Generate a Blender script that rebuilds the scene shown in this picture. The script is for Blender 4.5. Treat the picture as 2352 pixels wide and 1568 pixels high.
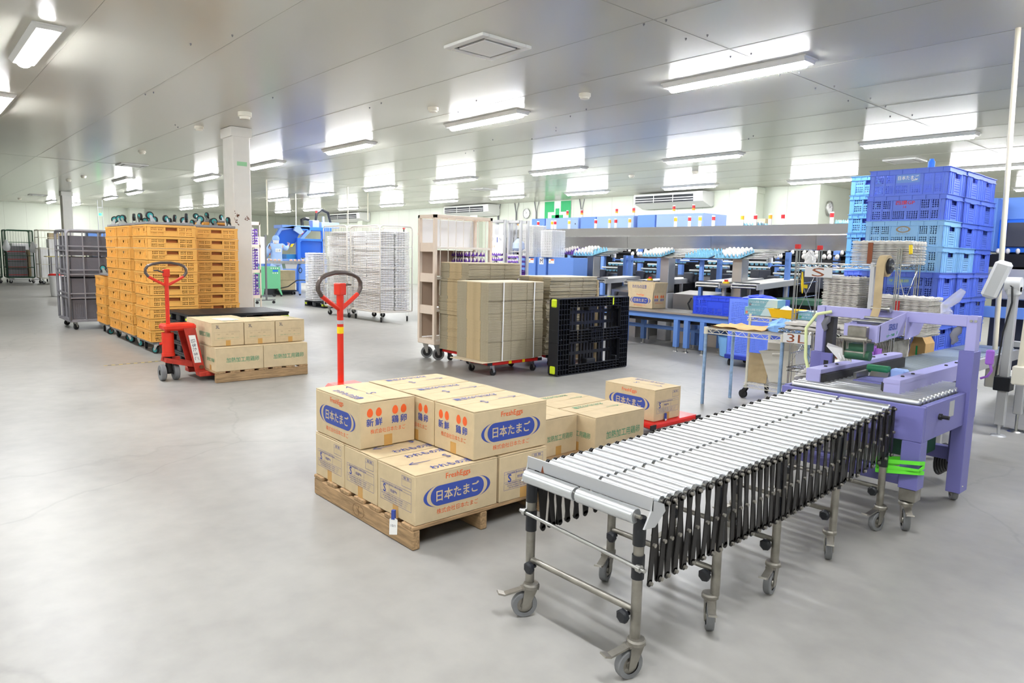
import bpy, math, random
from mathutils import Matrix, Vector
for _o in list(bpy.data.objects): bpy.data.objects.remove(_o)
S = bpy.context.scene
COL = S.collection
PI = math.pi
rnd = random.Random(7)
# ---------------------------------------------------------------- camera
CAMH = 1.45
YAW, PITCH, ROLL, FPX = -.846, .1225, .022, 1605.0
_cy, _sy, _cp, _sp, _cr, _sr = math.cos(YAW), math.sin(YAW), math.cos(PITCH), math.sin(PITCH), math.cos(ROLL), math.sin(ROLL)
_f0, _r0, _u0 = Vector((_sy, _cy, 0)), Vector((_cy, -_sy, 0)), Vector((0, 0, 1))
_f = _f0*_cp - _u0*_sp
_u = _u0*_cp + _f0*_sp
_r = _r0*_cr + _u*_sr
_u2 = _u*_cr - _r0*_sr
cam = bpy.data.cameras.new('camera')
cam.sensor_width = 36.0
cam.lens = FPX/2352*36.0
cam.clip_start, cam.clip_end = .05, 200
camo = bpy.data.objects.new('camera', cam)
COL.objects.link(camo)
camo.matrix_world = Matrix((( _r.x, _u2.x, -_f.x, 0), (_r.y, _u2.y, -_f.y, 0), (_r.z, _u2.z, -_f.z, CAMH), (0, 0, 0, 1)))
S.camera = camo
# ---------------------------------------------------------------- world and exposure
w = bpy.data.worlds.new('world'); S.world = w; w.use_nodes = True
w.node_tree.nodes['Background'].inputs[0].default_value = (1, 1, 1, 1)
w.node_tree.nodes['Background'].inputs[1].default_value = .05
S.view_settings.view_transform = 'Standard'
S.view_settings.look = 'None'
S.view_settings.gamma = 1
S.view_settings.exposure = EXPO = 1.0
S.view_settings.use_curve_mapping = False
S.cycles.use_light_tree = False
S.cycles.max_bounces = 5
S.cycles.diffuse_bounces = 4
S.cycles.glossy_bounces = 4
S.cycles.transmission_bounces = 4
S.cycles.transparent_max_bounces = 6
S.cycles.sample_clamp_indirect = 6
S.cycles.caustics_reflective = False
S.cycles.caustics_refractive = False
LAMP = 80.0
# ---------------------------------------------------------------- mesh builder
class MB:
    def __init__(s): s.v = []; s.f = []; s.mi = []; s.sm = []; s.cur = 0; s.M = None
    def m(s, i): s.cur = i; return s
    def add(s, vs, fs, smooth=False):
        b = len(s.v)
        if s.M is not None: vs = [s.M @ Vector(p) for p in vs]
        s.v.extend([tuple(p) for p in vs])
        for f in fs:
            s.f.append([b+i for i in f]); s.mi.append(s.cur); s.sm.append(smooth)
        return s
    def box(s, x0, x1, y0, y1, z0, z1, c=0):
        if c <= 0:
            return s.add([(x0,y0,z0),(x1,y0,z0),(x1,y1,z0),(x0,y1,z0),(x0,y0,z1),(x1,y0,z1),(x1,y1,z1),(x0,y1,z1)],
                         [(3,2,1,0),(4,5,6,7),(0,1,5,4),(1,2,6,5),(2,3,7,6),(3,0,4,7)])
        c = min(c, (x1-x0)*.45, (y1-y0)*.45, (z1-z0)*.45)
        V = []; I = {}
        for i, (x, dx) in enumerate(((x0, c), (x1, -c))):
            for j, (y, dy) in enumerate(((y0, c), (y1, -c))):
                for k, (z, dz) in enumerate(((z0, c), (z1, -c))):
                    I[i,j,k,0] = len(V); V.append((x, y+dy, z+dz))
                    I[i,j,k,1] = len(V); V.append((x+dx, y, z+dz))
                    I[i,j,k,2] = len(V); V.append((x+dx, y+dy, z))
        F = []
        def q(*k, flip=False):
            F.append([I[a] for a in (k[::-1] if flip else k)])
        for e in (0, 1):
            q((e,0,0,0),(e,1,0,0),(e,1,1,0),(e,0,1,0), flip=e == 0)
            q((0,e,0,1),(1,e,0,1),(1,e,1,1),(0,e,1,1), flip=e == 1)
            q((0,0,e,2),(1,0,e,2),(1,1,e,2),(0,1,e,2), flip=e == 0)
        for a in (0, 1):
            for b2 in (0, 1):
                q((a,b2,0,0),(a,b2,1,0),(a,b2,1,1),(a,b2,0,1), flip=(a+b2) % 2 == 1)
                q((a,0,b2,0),(a,0,b2,2),(a,1,b2,2),(a,1,b2,0), flip=(a+b2) % 2 == 0)
                q((0,a,b2,1),(1,a,b2,1),(1,a,b2,2),(0,a,b2,2), flip=(a+b2) % 2 == 0)
                for d in (0, 1):
                    q((a,b2,d,0),(a,b2,d,1),(a,b2,d,2), flip=(a+b2+d) % 2 == 1)
        return s.add(V, F)
    def bar(s, p, q, w, h=None, up=(0,0,1), c=0):
        p, q = Vector(p), Vector(q); d = q-p; L = d.length
        if L < 1e-6: return s
        d /= L; up = Vector(up)
        if abs(d.dot(up)) > .98: up = Vector((1,0,0)) if abs(d.x) < .9 else Vector((0,1,0))
        sd = d.cross(up).normalized(); up = sd.cross(d)
        h = w if h is None else h
        old = s.M
        R = Matrix(((d.x, sd.x, up.x, p.x), (d.y, sd.y, up.y, p.y), (d.z, sd.z, up.z, p.z), (0,0,0,1)))
        s.M = R if old is None else old @ R
        s.box(0, L, -w/2, w/2, -h/2, h/2, c)
        s.M = old
        return s
    def ring(s, p, d, r, n):
        d = Vector(d).normalized(); a = Vector((0,0,1)) if abs(d.z) < .9 else Vector((1,0,0))
        u = d.cross(a).normalized(); v = d.cross(u)
        return [Vector(p)+u*(r*math.cos(2*PI*i/n))+v*(r*math.sin(2*PI*i/n)) for i in range(n)]
    def cyl(s, p, q, r, n=12, r2=None, cap=True):
        p, q = Vector(p), Vector(q); d = q-p; r2 = r if r2 is None else r2
        s.add(s.ring(p, d, r, n)+s.ring(q, d, r2, n), [(i, n+i, n+(i+1) % n, (i+1) % n) for i in range(n)], True)
        if cap:
            s.add(s.ring(p, d, r, n), [tuple(range(n))]); s.add(s.ring(q, d, r2, n), [tuple(range(n))[::-1]])
        return s
    def tube(s, pts, r, n=8, closed=False):
        pts = [Vector(p) for p in pts]; m = len(pts); V = []; u = None
        for i, p in enumerate(pts):
            a = pts[i-1] if (i or closed) else p
            b = pts[(i+1) % m] if (i < m-1 or closed) else p
            d = (b-a).normalized()
            if u is None:
                t = Vector((0,0,1)) if abs(d.z) < .9 else Vector((1,0,0)); u = d.cross(t).normalized()
            u = (u-d*u.dot(d)).normalized(); v = d.cross(u)
            rr = r[i] if isinstance(r, (list, tuple)) else r
            V += [p+u*(rr*math.cos(2*PI*k/n))+v*(rr*math.sin(2*PI*k/n)) for k in range(n)]
        F = []
        for i in range(m if closed else m-1):
            for k in range(n):
                F.append((i*n+k, i*n+(k+1) % n, ((i+1) % m)*n+(k+1) % n, ((i+1) % m)*n+k))
        s.add(V, F, True)
        if not closed:
            s.add(V[:n], [tuple(range(n))[::-1]]); s.add(V[-n:], [tuple(range(n))])
        return s
    def lathe(s, prof, n=16, M=None, soft=False):
        old = s.M
        if M is not None: s.M = M if old is None else old @ M
        segs = [prof] if soft else [prof[i:i+2] for i in range(len(prof)-1)]
        for pf in segs:
            V = []; F = []; m = len(pf)
            for k in range(n):
                a = 2*PI*k/n
                V += [(r*math.cos(a), r*math.sin(a), z) for r, z in pf]
            for k in range(n):
                k2 = (k+1) % n
                for i in range(m-1): F.append((k*m+i, k2*m+i, k2*m+i+1, k*m+i+1))
            s.add(V, F, True)
        s.M = old
        return s
    def prism(s, poly, h0, h1, M=None):
        n = len(poly)
        V = [(x, y, h0) for x, y in poly]+[(x, y, h1) for x, y in poly]
        F = [tuple(range(n))[::-1], tuple(range(n, 2*n))]+[(i, (i+1) % n, n+(i+1) % n, n+i) for i in range(n)]
        old = s.M
        if M is not None: s.M = M if old is None else old @ M
        s.add(V, F); s.M = old
        return s
    def plane(s, o, u, v):
        o, u, v = Vector(o), Vector(u), Vector(v)
        return s.add([o, o+u, o+u+v, o+v], [(0,1,2,3)])
    def lattice(s, o, u, v, nu, nv, t=.0025, hole=.78):
        "flat plate spanned by u, v with nu x nv diamond holes, t thick"
        o, u, v = Vector(o), Vector(u), Vector(v); n = u.cross(v).normalized()*t
        du, dv = u/nu, v/nv; V = []; F = []
        for i in range(nu):
            for j in range(nv):
                a = o+du*i+dv*j; c = a+du*.5+dv*.5
                b = len(V)
                for off in (Vector((0,0,0)), -n):
                    V += [a+off, a+du+off, a+du+dv+off, a+dv+off,
                          c-dv*.5*hole+off, c+du*.5*hole+off, c+dv*.5*hole+off, c-du*.5*hole+off]
                for k in range(4):
                    k2 = (k+1) % 4
                    F += [(b+k, b+k2, b+4+k), (b+4+k, b+k2, b+4+k2)]
                    F += [(b+8+k2, b+8+k, b+12+k), (b+8+k2, b+12+k, b+12+k2)]
                    F += [(b+4+k2, b+12+k2, b+12+k, b+4+k)]
        return s.add(V, F)
    def text(s, body, o, u, v, size, wid=None, bold=0.0):
        "lettering centred on o, reading along u, upright along v, size metres per em; wid fits the width"
        V, F, w_, h_ = text_mesh(body)
        o, u, v = Vector(o), Vector(u).normalized(), Vector(v).normalized()
        sx = size if wid is None else wid/w_
        n = u.cross(v)
        for k, (a, b) in enumerate(((0, 0), (1, .4), (-1, -.4), (.4, -1), (-.4, 1)) if bold else ((0, 0),)):
            q = o+(u*a+v*b)*(bold*size)+n*(.00004*k)
            s.add([q+u*(x*sx)+v*(y*size) for x, y in V], F)
        return s
_TX = {}
def text_mesh(body, bold=0.0):
    k = (body, bold)
    if k not in _TX:
        c = bpy.data.curves.new('lettering', 'FONT'); c.body = body; c.resolution_u = 2; c.offset = bold
        o = bpy.data.objects.new('lettering', c); COL.objects.link(o)
        bpy.context.view_layer.update()
        me = bpy.data.meshes.new_from_object(o.evaluated_get(bpy.context.evaluated_depsgraph_get()))
        xs = [q.co.x for q in me.vertices]; ys = [q.co.y for q in me.vertices]
        cx, cyy = (min(xs)+max(xs))/2, (min(ys)+max(ys))/2
        _TX[k] = ([(q.co.x-cx, q.co.y-cyy) for q in me.vertices], [tuple(p.vertices) for p in me.polygons], max(xs)-min(xs), max(ys)-min(ys))
        bpy.data.objects.remove(o); bpy.data.curves.remove(c); bpy.data.meshes.remove(me)
    return _TX[k]
def mesh(name, mb, mats):
    me = bpy.data.meshes.new(name)
    me.from_pydata(mb.v, [], mb.f)
    for m_ in (mats if isinstance(mats, (list, tuple)) else [mats]): me.materials.append(m_)
    me.polygons.foreach_set('material_index', mb.mi)
    me.polygons.foreach_set('use_smooth', mb.sm)
    me.update()
    return me
def obj(name, mb, mats, parent=None, loc=None, rot=None, label=None):
    me = mb if isinstance(mb, bpy.types.Mesh) else mesh(name, mb, mats)
    o = bpy.data.objects.new(name, me); COL.objects.link(o)
    if parent is not None: o.parent = parent
    if loc is not None: o.location = loc
    if rot is not None: o.rotation_euler = rot
    if label: o['label'] = label
    return o
def tag(o, label, cat, group=None, kind=None):
    o['label'] = label; o['category'] = cat
    if group: o['group'] = group
    if kind: o['kind'] = kind
    return o
def thing(name, label, cat, loc=(0,0,0), rotz=0, group=None):
    o = bpy.data.objects.new(name, None); COL.objects.link(o)
    o.empty_display_size = .1
    o.location = loc; o.rotation_euler = (0, 0, rotz)
    return tag(o, label, cat, group)
def one(name, mb, mats, label, cat, group=None, loc=None, rot=None, kind=None):
    return tag(obj(name, mb, mats, None, loc, rot), label, cat, group, kind)
def struct(name, mb, mats, parent=None):
    o = obj(name, mb, mats, parent)
    if parent is None: o['kind'] = 'structure'
    return o
_KIDS = {}
def dup(root, loc, rot=None, label=None, group=None):
    "a copy of a thing with copies of its parts and sub-parts"
    def cp(o, par):
        c = o.copy(); COL.objects.link(c); c.parent = par
        for ch in list(o.children): cp(ch, c)
        return c
    r = cp(root, None)
    r.location = loc
    if rot is not None: r.rotation_euler = rot if isinstance(rot, (tuple, list)) else (0, 0, rot)
    if label: r['label'] = label
    if group: r['group'] = group
    return r
def T(x, y, z): return Matrix.Translation((x, y, z))
def RZ(a): return Matrix.Rotation(a, 4, 'Z')
def RX(a): return Matrix.Rotation(a, 4, 'X')
def RY(a): return Matrix.Rotation(a, 4, 'Y')
ORD = ['bottom', 'second', 'third', 'fourth', 'fifth', 'sixth', 'seventh', 'eighth', 'ninth', 'tenth', 'eleventh', 'twelfth', 'thirteenth']
# ---------------------------------------------------------------- materials
def lin(c):
    if isinstance(c, str): c = tuple(int(c[i:i+2], 16)/255 for i in (0, 2, 4))
    return tuple(x/12.92 if x <= .04045 else ((x+.055)/1.055)**2.4 for x in c)
def mat(name, col, rough=.5, metal=0.0, spec=.5, var=0.0, vscale=8.0, bump=0.0, bscale=60.0, stretch=None, emit=0.0, alpha=None, coat=0.0, trans=0.0, ior=1.45):
    m = bpy.data.materials.new(name); m.use_nodes = True
    nt = m.node_tree; N = nt.nodes; Lk = nt.links
    b = N['Principled BSDF']
    c = lin(col)
    b.inputs['Base Color'].default_value = (*c, 1)
    b.inputs['Roughness'].default_value = rough
    b.inputs['Metallic'].default_value = metal
    b.inputs['Specular IOR Level'].default_value = spec
    b.inputs['Coat Weight'].default_value = coat
    b.inputs['IOR'].default_value = ior
    b.inputs['Transmission Weight'].default_value = trans
    if alpha is not None: b.inputs['Alpha'].default_value = alpha
    if emit > 0:
        b.inputs['Emission Color'].default_value = (*c, 1); b.inputs['Emission Strength'].default_value = emit
    if var > 0 or bump > 0:
        tc = N.new('ShaderNodeTexCoord'); mp = N.new('ShaderNodeMapping')
        Lk.new(tc.outputs['Object'], mp.inputs['Vector'])
        if stretch: mp.inputs['Scale'].default_value = stretch
    if var > 0:
        n = N.new('ShaderNodeTexNoise'); n.inputs['Scale'].default_value = vscale; n.inputs['Detail'].default_value = 5
        Lk.new(mp.outputs[0], n.inputs['Vector'])
        r = N.new('ShaderNodeValToRGB')
        r.color_ramp.elements[0].position = .3; r.color_ramp.elements[1].position = .7
        r.color_ramp.elements[0].color = (*[max(0, x*(1-var)) for x in c], 1)
        r.color_ramp.elements[1].color = (*[min(1, x*(1+var)) for x in c], 1)
        Lk.new(n.outputs['Fac'], r.inputs[0]); Lk.new(r.outputs[0], b.inputs['Base Color'])
    if bump > 0:
        n2 = N.new('ShaderNodeTexNoise'); n2.inputs['Scale'].default_value = bscale
        Lk.new(mp.outputs[0], n2.inputs['Vector'])
        bp = N.new('ShaderNodeBump'); bp.inputs['Strength'].default_value = bump; bp.inputs['Distance'].default_value = .004
        Lk.new(n2.outputs['Fac'], bp.inputs['Height']); Lk.new(bp.outputs[0], b.inputs['Normal'])
    return m
M = {}
def mk(k, *a, **kw): M[k] = mat(k, *a, **kw)
mk('carton', 'CEBA97', .75, var=.06, vscale=14, bump=.05, bscale=300, spec=.2)
mk('carton_dark', '6E5634', .9)
mk('corrug', 'A79D87', .9, var=.16, vscale=9, stretch=(1, 1, 30), spec=.1)
mk('kraft', 'B9A581', .8, var=.1, vscale=12)
mk('tape', 'C79A57', .35)
mk('ink_blue', '3B4FA0', .6); mk('ink_orange', 'E8622C', .6); mk('ink_green', '3F8F6C', .6); mk('ink_navy', '2C3350', .6)
mk('ink_red', 'D03030', .6); mk('ink_brown', '8A4A2A', .6); mk('ink_white', 'F4F4F4', .5); mk('ink_tan', 'A08A70', .6)
mk('wood', 'A58763', .8, var=.35, vscale=4, stretch=(2, 22, 22), bump=.25, bscale=40)
mk('wood_y', 'A58763', .8, var=.35, vscale=4, stretch=(22, 2, 22), bump=.25, bscale=40)
mk('roller', 'D8DBDE', .36, .9, var=.05, vscale=5)
mk('steel', 'BDBDBA', .3, 1.0, var=.12, vscale=12)
mk('steel_worn', '9A968E', .45, .9, var=.25, vscale=14, bump=.1)
mk('stainless', 'D0D0CE', .2, 1.0, var=.04, vscale=3, stretch=(1, 1, 20))
mk('stainless_rough', 'BDBBB7', .34, .9)
mk('black', '1E1E20', .5); mk('black_metal', '2A2827', .45, .3, var=.2, vscale=20); mk('rubber', '232325', .7); mk('rubber_grey', '77787A', .65, var=.1)
mk('plate_grey', 'BFC0C2', .4, .3)
mk('lilac', 'ABA9DC', .45); mk('lilac_dark', '7473B2', .45); mk('belt_black', '2C2B2C', .6)
mk('green_roller', '2F8A5E', .5); mk('green_enamel', '6FBF8F', .5); mk('green_dark', '2F5A43', .5)
mk('lime', '6BE83A', .6, var=.05)
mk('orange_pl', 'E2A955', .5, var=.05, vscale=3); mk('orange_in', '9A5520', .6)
mk('grey_pl', '87858A', .6, var=.08); mk('grey_dark', '6C6A70', .7); mk('grey_dolly', '8A8B8E', .55, var=.1)
mk('teal', '3AA0A0', .5); mk('chrome', 'CFCFCF', .2, 1.0)
mk('red', 'D8331F', .4, var=.08, vscale=10); mk('red_worn', 'B8392B', .5, var=.25, vscale=12); mk('handle_grey', '5E5450', .35, .4, var=.2)
mk('yellow', 'F2D21E', .5); mk('lime_yellow', 'D6EA28', .5); mk('silver_tape', 'B9BABD', .4)
mk('black_pl', '202227', .34, spec=.5); 
mk('white_pl', 'EDEDEE', .5); mk('white_tray', 'F6F6F6', .6, spec=.3); mk('cage_white', 'E2DCD3', .45, .1); mk('tub', 'DAD6CC', .5)
mk('beige', 'E2D2C2', .5, var=.04); mk('beige_dark', 'C2AC98', .6)
mk('pulp', 'D9D6D0', .95, var=.1, vscale=10, bump=.2, bscale=80); 
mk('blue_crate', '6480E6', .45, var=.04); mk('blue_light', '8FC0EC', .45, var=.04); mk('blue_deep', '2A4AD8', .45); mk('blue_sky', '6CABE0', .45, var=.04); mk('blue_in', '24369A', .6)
mk('blue_machine', '6E97E2', .4); mk('blue_post', '7096DE', .4); mk('blue_bright', '2E74E8', .4); mk('blue_pale', '9DB8EE', .4); mk('blue_table', '5F86C8', .45)
mk('blue_worn', '8FAACB', .5, var=.2, vscale=25); mk('cream', 'E3DFD0', .45); mk('cream_pipe', 'E0DAC6', .4)
mk('purple', '6B3FA8', .5); mk('egg', 'F3EEE8', .45, var=.02); mk('egg_pink', 'EDC6B4', .45); mk('sky_tray', '8CCBE6', .5)
mk('paper', 'F2F2F0', .7); mk('paper_brown', 'C7A26C', .85, var=.12, bump=.3, bscale=14); mk('cloth_blue', '86B4F2', .8, bump=.2, bscale=25); mk('gown', 'A9C4F4', .85, var=.04, vscale=10); mk('cap', '9FC0F2', .85)
mk('skin', 'D8AE94', .6); mk('mask_white', 'EEF0F4', .7); mk('hair', '2A2220', .6)
mk('box_teal', '7FB4C4', .5); mk('box_pale', 'C9E2EC', .5); mk('basin', 'F2C21A', .4); mk('bucket', '7FB4E6', .4)
mk('signal_white', 'F3F3F0', .4); mk('signal_red', 'C8202A', .3, emit=.15); mk('signal_amber', 'F0A020', .3, emit=.15); mk('led_green', '20E060', .4, emit=6)
mk('screen_grey', 'DADCDE', .45); mk('purple_clip', 'A56BD0', .4)
mk('plastic_bag', 'F2F4F6', .25, alpha=.55); mk('acrylic', 'E8EEF4', .1, alpha=.28); mk('acrylic_blue', '2A6AE0', .08, alpha=.75)
mk('dark_lane', '17171B', .6); mk('grey_box', '4A4C55', .5); mk('conveyor_white', 'F2F0EA', .5)
mk('red_dolly', 'D8231E', .35); mk('post_grey', '77777A', .5, .2); mk('sign_green', '12A05C', .5)
mk('column', 'DCD9D2', .4, var=.02); mk('ac_white', 'DFDFDC', .45); mk('ac_dark', '23262A', .6)
mk('rust', '6A4430', .9, var=.4, vscale=30); mk('clear_film', 'E6E6EA', .2, alpha=.35)
mk('sheet_top', 'D8C9AE', .8)
M['lamp'] = mat('lamp', 'FAFCFF', .4, emit=LAMP)
def special():
    # floor: sealed grey concrete, soft sheen, cloudy patches, hairline cracks
    m = bpy.data.materials.new('concrete_floor'); m.use_nodes = True; N = m.node_tree.nodes; L = m.node_tree.links; b = N['Principled BSDF']
    tc = N.new('ShaderNodeTexCoord')
    n1 = N.new('ShaderNodeTexNoise'); n1.inputs['Scale'].default_value = .55; n1.inputs['Detail'].default_value = 7; n1.inputs['Roughness'].default_value = .6
    n2 = N.new('ShaderNodeTexNoise'); n2.inputs['Scale'].default_value = 7; n2.inputs['Detail'].default_value = 8
    L.new(tc.outputs['Object'], n1.inputs[0]); L.new(tc.outputs['Object'], n2.inputs[0])
    mx = N.new('ShaderNodeMath'); mx.operation = 'MULTIPLY_ADD'; mx.inputs[1].default_value = .35; L.new(n2.outputs[0], mx.inputs[0]); L.new(n1.outputs[0], mx.inputs[2])
    r = N.new('ShaderNodeValToRGB'); e = r.color_ramp.elements
    e[0].position = .46; e[0].color = (*lin('8B8985'), 1); e[1].position = .84; e[1].color = (*lin('A5A39E'), 1)
    L.new(mx.outputs[0], r.inputs[0])
    v = N.new('ShaderNodeTexVoronoi'); v.feature = 'DISTANCE_TO_EDGE'; v.inputs['Scale'].default_value = .33
    n3 = N.new('ShaderNodeTexNoise'); n3.inputs['Scale'].default_value = 2.2; n3.inputs['Detail'].default_value = 6; L.new(tc.outputs['Object'], n3.inputs[0])
    ad = N.new('ShaderNodeMixRGB'); ad.inputs[0].default_value = .22; L.new(tc.outputs['Object'], ad.inputs[1]); L.new(n3.outputs['Color'], ad.inputs[2]); L.new(ad.outputs[0], v.inputs[0])
    cr = N.new('ShaderNodeValToRGB'); cr.color_ramp.elements[0].color = (.55, .55, .55, 1); cr.color_ramp.elements[0].position = .0; cr.color_ramp.elements[1].position = .0028
    L.new(v.outputs['Distance'], cr.inputs[0])
    mu = N.new('ShaderNodeMixRGB'); mu.blend_type = 'MULTIPLY'; mu.inputs[0].default_value = .3
    L.new(r.outputs[0], mu.inputs[1]); L.new(cr.outputs[0], mu.inputs[2]); L.new(mu.outputs[0], b.inputs['Base Color'])
    rr = N.new('ShaderNodeMapRange'); rr.inputs[3].default_value = .30; rr.inputs[4].default_value = .48; L.new(n1.outputs[0], rr.inputs[0]); L.new(rr.outputs[0], b.inputs['Roughness'])
    b.inputs['Specular IOR Level'].default_value = .5
    M['floor'] = m
    # ceiling: glossy painted steel sandwich panels
    m = mat('ceiling_panel', 'C9C8BC', .2, spec=.75, bump=.02, bscale=2.5); M['ceiling'] = m
    m = mat('wall_panel', 'C6CBBC', .4, var=.015, vscale=2); M['wall'] = m
    M['seam'] = mat('panel_joint', '9A988C', .6)
    # glassy crate lattice needs nothing more; flattened cartons: edge-on corrugation layers
special()
# ---------------------------------------------------------------- setting
CH = 3.5
struct('floor', MB().box(-42, 9, -9, 27, -.1, 0), M['floor'])
struct('ceiling', MB().box(-42, 9, -9, 27, CH, CH+.1), M['ceiling'])
struct('wall_left', MB().box(-42.1, -42, -9, 27, 0, CH), M['wall'])
struct('wall_back', MB().box(-42, -8.8, 18.6, 18.7, 0, CH), M['wall'])
struct('wall_return', MB().box(-8.9, -8.8, 18.7, 26.9, 0, CH), M['wall'])
struct('wall_far', MB().box(-8.8, 9, 26.9, 27, 0, CH), M['wall'])
struct('wall_right', MB().box(9, 9.1, -9, 27, 0, CH), M['wall'])
struct('wall_front', MB().box(-42, 9, -9.1, -9, 0, CH), M['wall'])
mb = MB()
for y in [1.48+1.2*i for i in range(-8, 21)]: mb.box(-42, 9, y-.002, y+.002, CH-.002, CH)
for x in (-3.98, -20, -36): mb.box(x-.003, x+.003, -9, 27, CH-.0025, CH)
struct('trim_1', mb, M['seam'])
mb = MB()
for x in [-8.8-.9*i for i in range(1, 36)]: mb.box(x-.003, x+.003, 18.598, 18.6, 0, CH)
for y in [-3+.9*i for i in range(24)]: mb.box(-42, -41.998, y-.003, y+.003, 0, CH)
struct('trim_2', mb, M['seam'])
mb = MB().box(-10.9, -10.4, 18.2, 18.6, 0, CH); mb.box(-10.93, -10.37, 18.17, 18.6, CH-.18, CH-.02)
struct('pilaster', mb, M['wall'])
for x in (-23.5, -33.0): struct('pilaster', MB().box(x, x+.5, 18.3, 18.6, 0, CH), M['wall'])
for y in (2.1, 9.6): struct('pilaster', MB().box(-42, -41.6, y, y+.7, 0, CH), M['wall'])
# the two free-standing columns
for i, (x0, x1, y0, y1) in enumerate(((-12.66, -12.2, 4.42, 4.72), (-32.1, -31.65, 5.0, 5.33))):
    mb = MB().box(x0, x1, y0, y1, 0, CH, .012); mb.box(x0-.025, x1+.025, y0-.025, y1+.025, CH-.16, CH-.005)
    c = struct('column', mb, M['column'])
    if i == 0:
        mb = MB()
        mb.m(0).box(x1, x1+.002, y0+.07, y0+.24, 2.86, 2.93)
        mb.m(1)
        for k in range(26):
            y = y0-.002+rnd.gauss(.03, .03); z = 1.98+rnd.gauss(0, .06)
            if y > y0: mb.box(x1, x1+.0015, y, y+rnd.uniform(.006, .025), z, z+rnd.uniform(.006, .03))
        for k in range(10):
            y = rnd.uniform(y1-.13, y1-.02); z = 1.98+rnd.gauss(0, .016)
            mb.box(x1, x1+.0015, y, y+.02, z, z+.012)
        struct('trim_3', mb, [mat('green_masking_tape', '9AD0A0', .6), M['rust']], c)
# ---------------------------------------------------------------- ceiling lights
LAMPS = [(-8.88, 1.24), (-12.9, 1.3), (-4.41, 7.07), (-8.48, 6.86), (-12.66, 6.83), (-16.75, 6.85), (-21.1, 6.88), (-24.2, 5.45), (-33.4, 7.0), (-29.1, 6.9), (-39.0, 5.72), (-40.2, 6.9),
         (-4.47, 12.7), (-8.26, 12.28), (-12.06, 12.0), (-15.74, 11.73), (-19.7, 11.7), (-23.7, 11.7), (-27.4, 11.66), (-8.2, 17.42), (-11.7, 16.85), (-15.3, 16.55), (-18.8, 16.26), (-22.2, 16.0), (-26.1, 16.1), (-30.0, 16.15), (-35.7, 15.45), (-32.5, 15.55),
         (-34.4, 11.4), (-38.1, 11.4), (-4.5, 17.15), (-.5, 7.07), (-.6, 12.7), (-.9, 1.3), (-4.9, 1.25), (-.7, 17.1), (-4.5, 22.3), (-.6, 22.3), (3.4, 1.3), (3.4, 7.07), (3.4, 12.7), (-8.9, -4.3), (-4.8, -4.3), (-.7, -4.3), (3.4, -4.3), (-13.0, -4.3)]
LROW = {-4: 'row behind the camera', 1: 'row nearest the camera', 6: 'row past the white column', 7: 'row past the white column', 5: 'row past the white column', 12: 'middle row over the egg sorting line', 11: 'middle row over the egg sorting line', 17: 'row beside the back wall', 16: 'row beside the back wall', 15: 'row beside the back wall', 22: 'row at the far right end'}
LAMPNAMES = {}
def make_lamp(label):
    t = thing('ceiling_light', label, 'ceiling light', (0, 0, CH), 0, 'long fluorescent lights on the ceiling')
    mb = MB().box(-.88, .88, -.135, .135, -.018, 0, .004)
    mb.prism([(-.13, -.018), (.13, -.018), (.1, -.055), (-.1, -.055)], -.86, .86, RZ(PI/2) @ RX(PI/2))
    obj('housing', mb, M['ac_white'], t)
    mb = MB(); n = 8
    prof = [(.066*math.cos(PI*k/n), -.052-.046*math.sin(PI*k/n)) for k in range(n+1)]
    V = [(x, y, z) for x in (-.81, .81) for y, z in prof]
    F = [(k, k+1, n+2+k, n+1+k) for k in range(n)]
    mb.add(V, F, True); mb.add(V, [tuple(range(n+1))[::-1], tuple(range(n+1, 2*n+2))])
    obj('diffuser', mb, M['lamp'], t)
    return t
_l0 = None
_rows = {}
for i, (x, y) in enumerate(LAMPS): _rows.setdefault(LROW[int(y)], []).append((-x, i))
_nth = {}
for r, l in _rows.items():
    for k, (_, i) in enumerate(sorted(l)): _nth[i] = '%s lit ceiling light from the right in the %s' % (['first', 'second', 'third', 'fourth', 'fifth', 'sixth', 'seventh', 'eighth', 'ninth', 'tenth', 'eleventh', 'twelfth'][k], r)
for i, (x, y) in enumerate(LAMPS):
    if _l0 is None: _l0 = t = make_lamp(_nth[i])
    else: t = dup(_l0, (0, 0, 0), 0, _nth[i])
    t.location = (x, y, CH)
# ---------------------------------------------------------------- ceiling cassettes, detectors, wall air conditioners
def make_cassette(label):
    t = thing('ceiling_air_conditioner', label, 'air conditioner', (0, 0, CH), 0, 'square ceiling cassettes')
    s = .31
    mb = MB()
    for a, b_, c_, d in ((-s, s, -s, -s+.075), (-s, s, s-.075, s), (-s, -s+.075, -s+.075, s-.075), (s-.075, s, -s+.075, s-.075)): mb.box(a, b_, c_, d, -.03, 0, .004)
    obj('frame', mb, M['ac_white'], t)
    obj('slot', MB().box(-s+.07, s-.07, -s+.07, s-.07, -.012, 0), M['ac_dark'], t)
    obj('panel', MB().box(-.2, .2, -.2, .2, -.034, -.012, .004), M['ac_white'], t)
    return t
c0 = make_cassette('square ceiling air conditioner cassette nearest, over the middle of the picture')
c0.location = (-5.6, 4.55, CH)
for x, y, l in ((-5.55, 15.25, 'square ceiling cassette above the tallest blue crates'), (-19.8, 4.67, 'square ceiling cassette above the orange crates'), (-17.4, 14.1, 'thin ceiling cassette left of the green cross sign'), (-34.9, 4.67, 'thin ceiling cassette near the left back wall')):
    dup(c0, (x, y, CH), 0, l)
def detector(x, y, l, r=.075, h=.07):
    mb = MB().lathe([(r, 0), (r, -h*.55), (r*.8, -h*.6), (r*.75, -h*.95), (0.0001, -h)], 18)
    one('smoke_detector', mb, M['cream'], l, 'smoke detector', 'round ceiling detectors', (x, y, CH))
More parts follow.
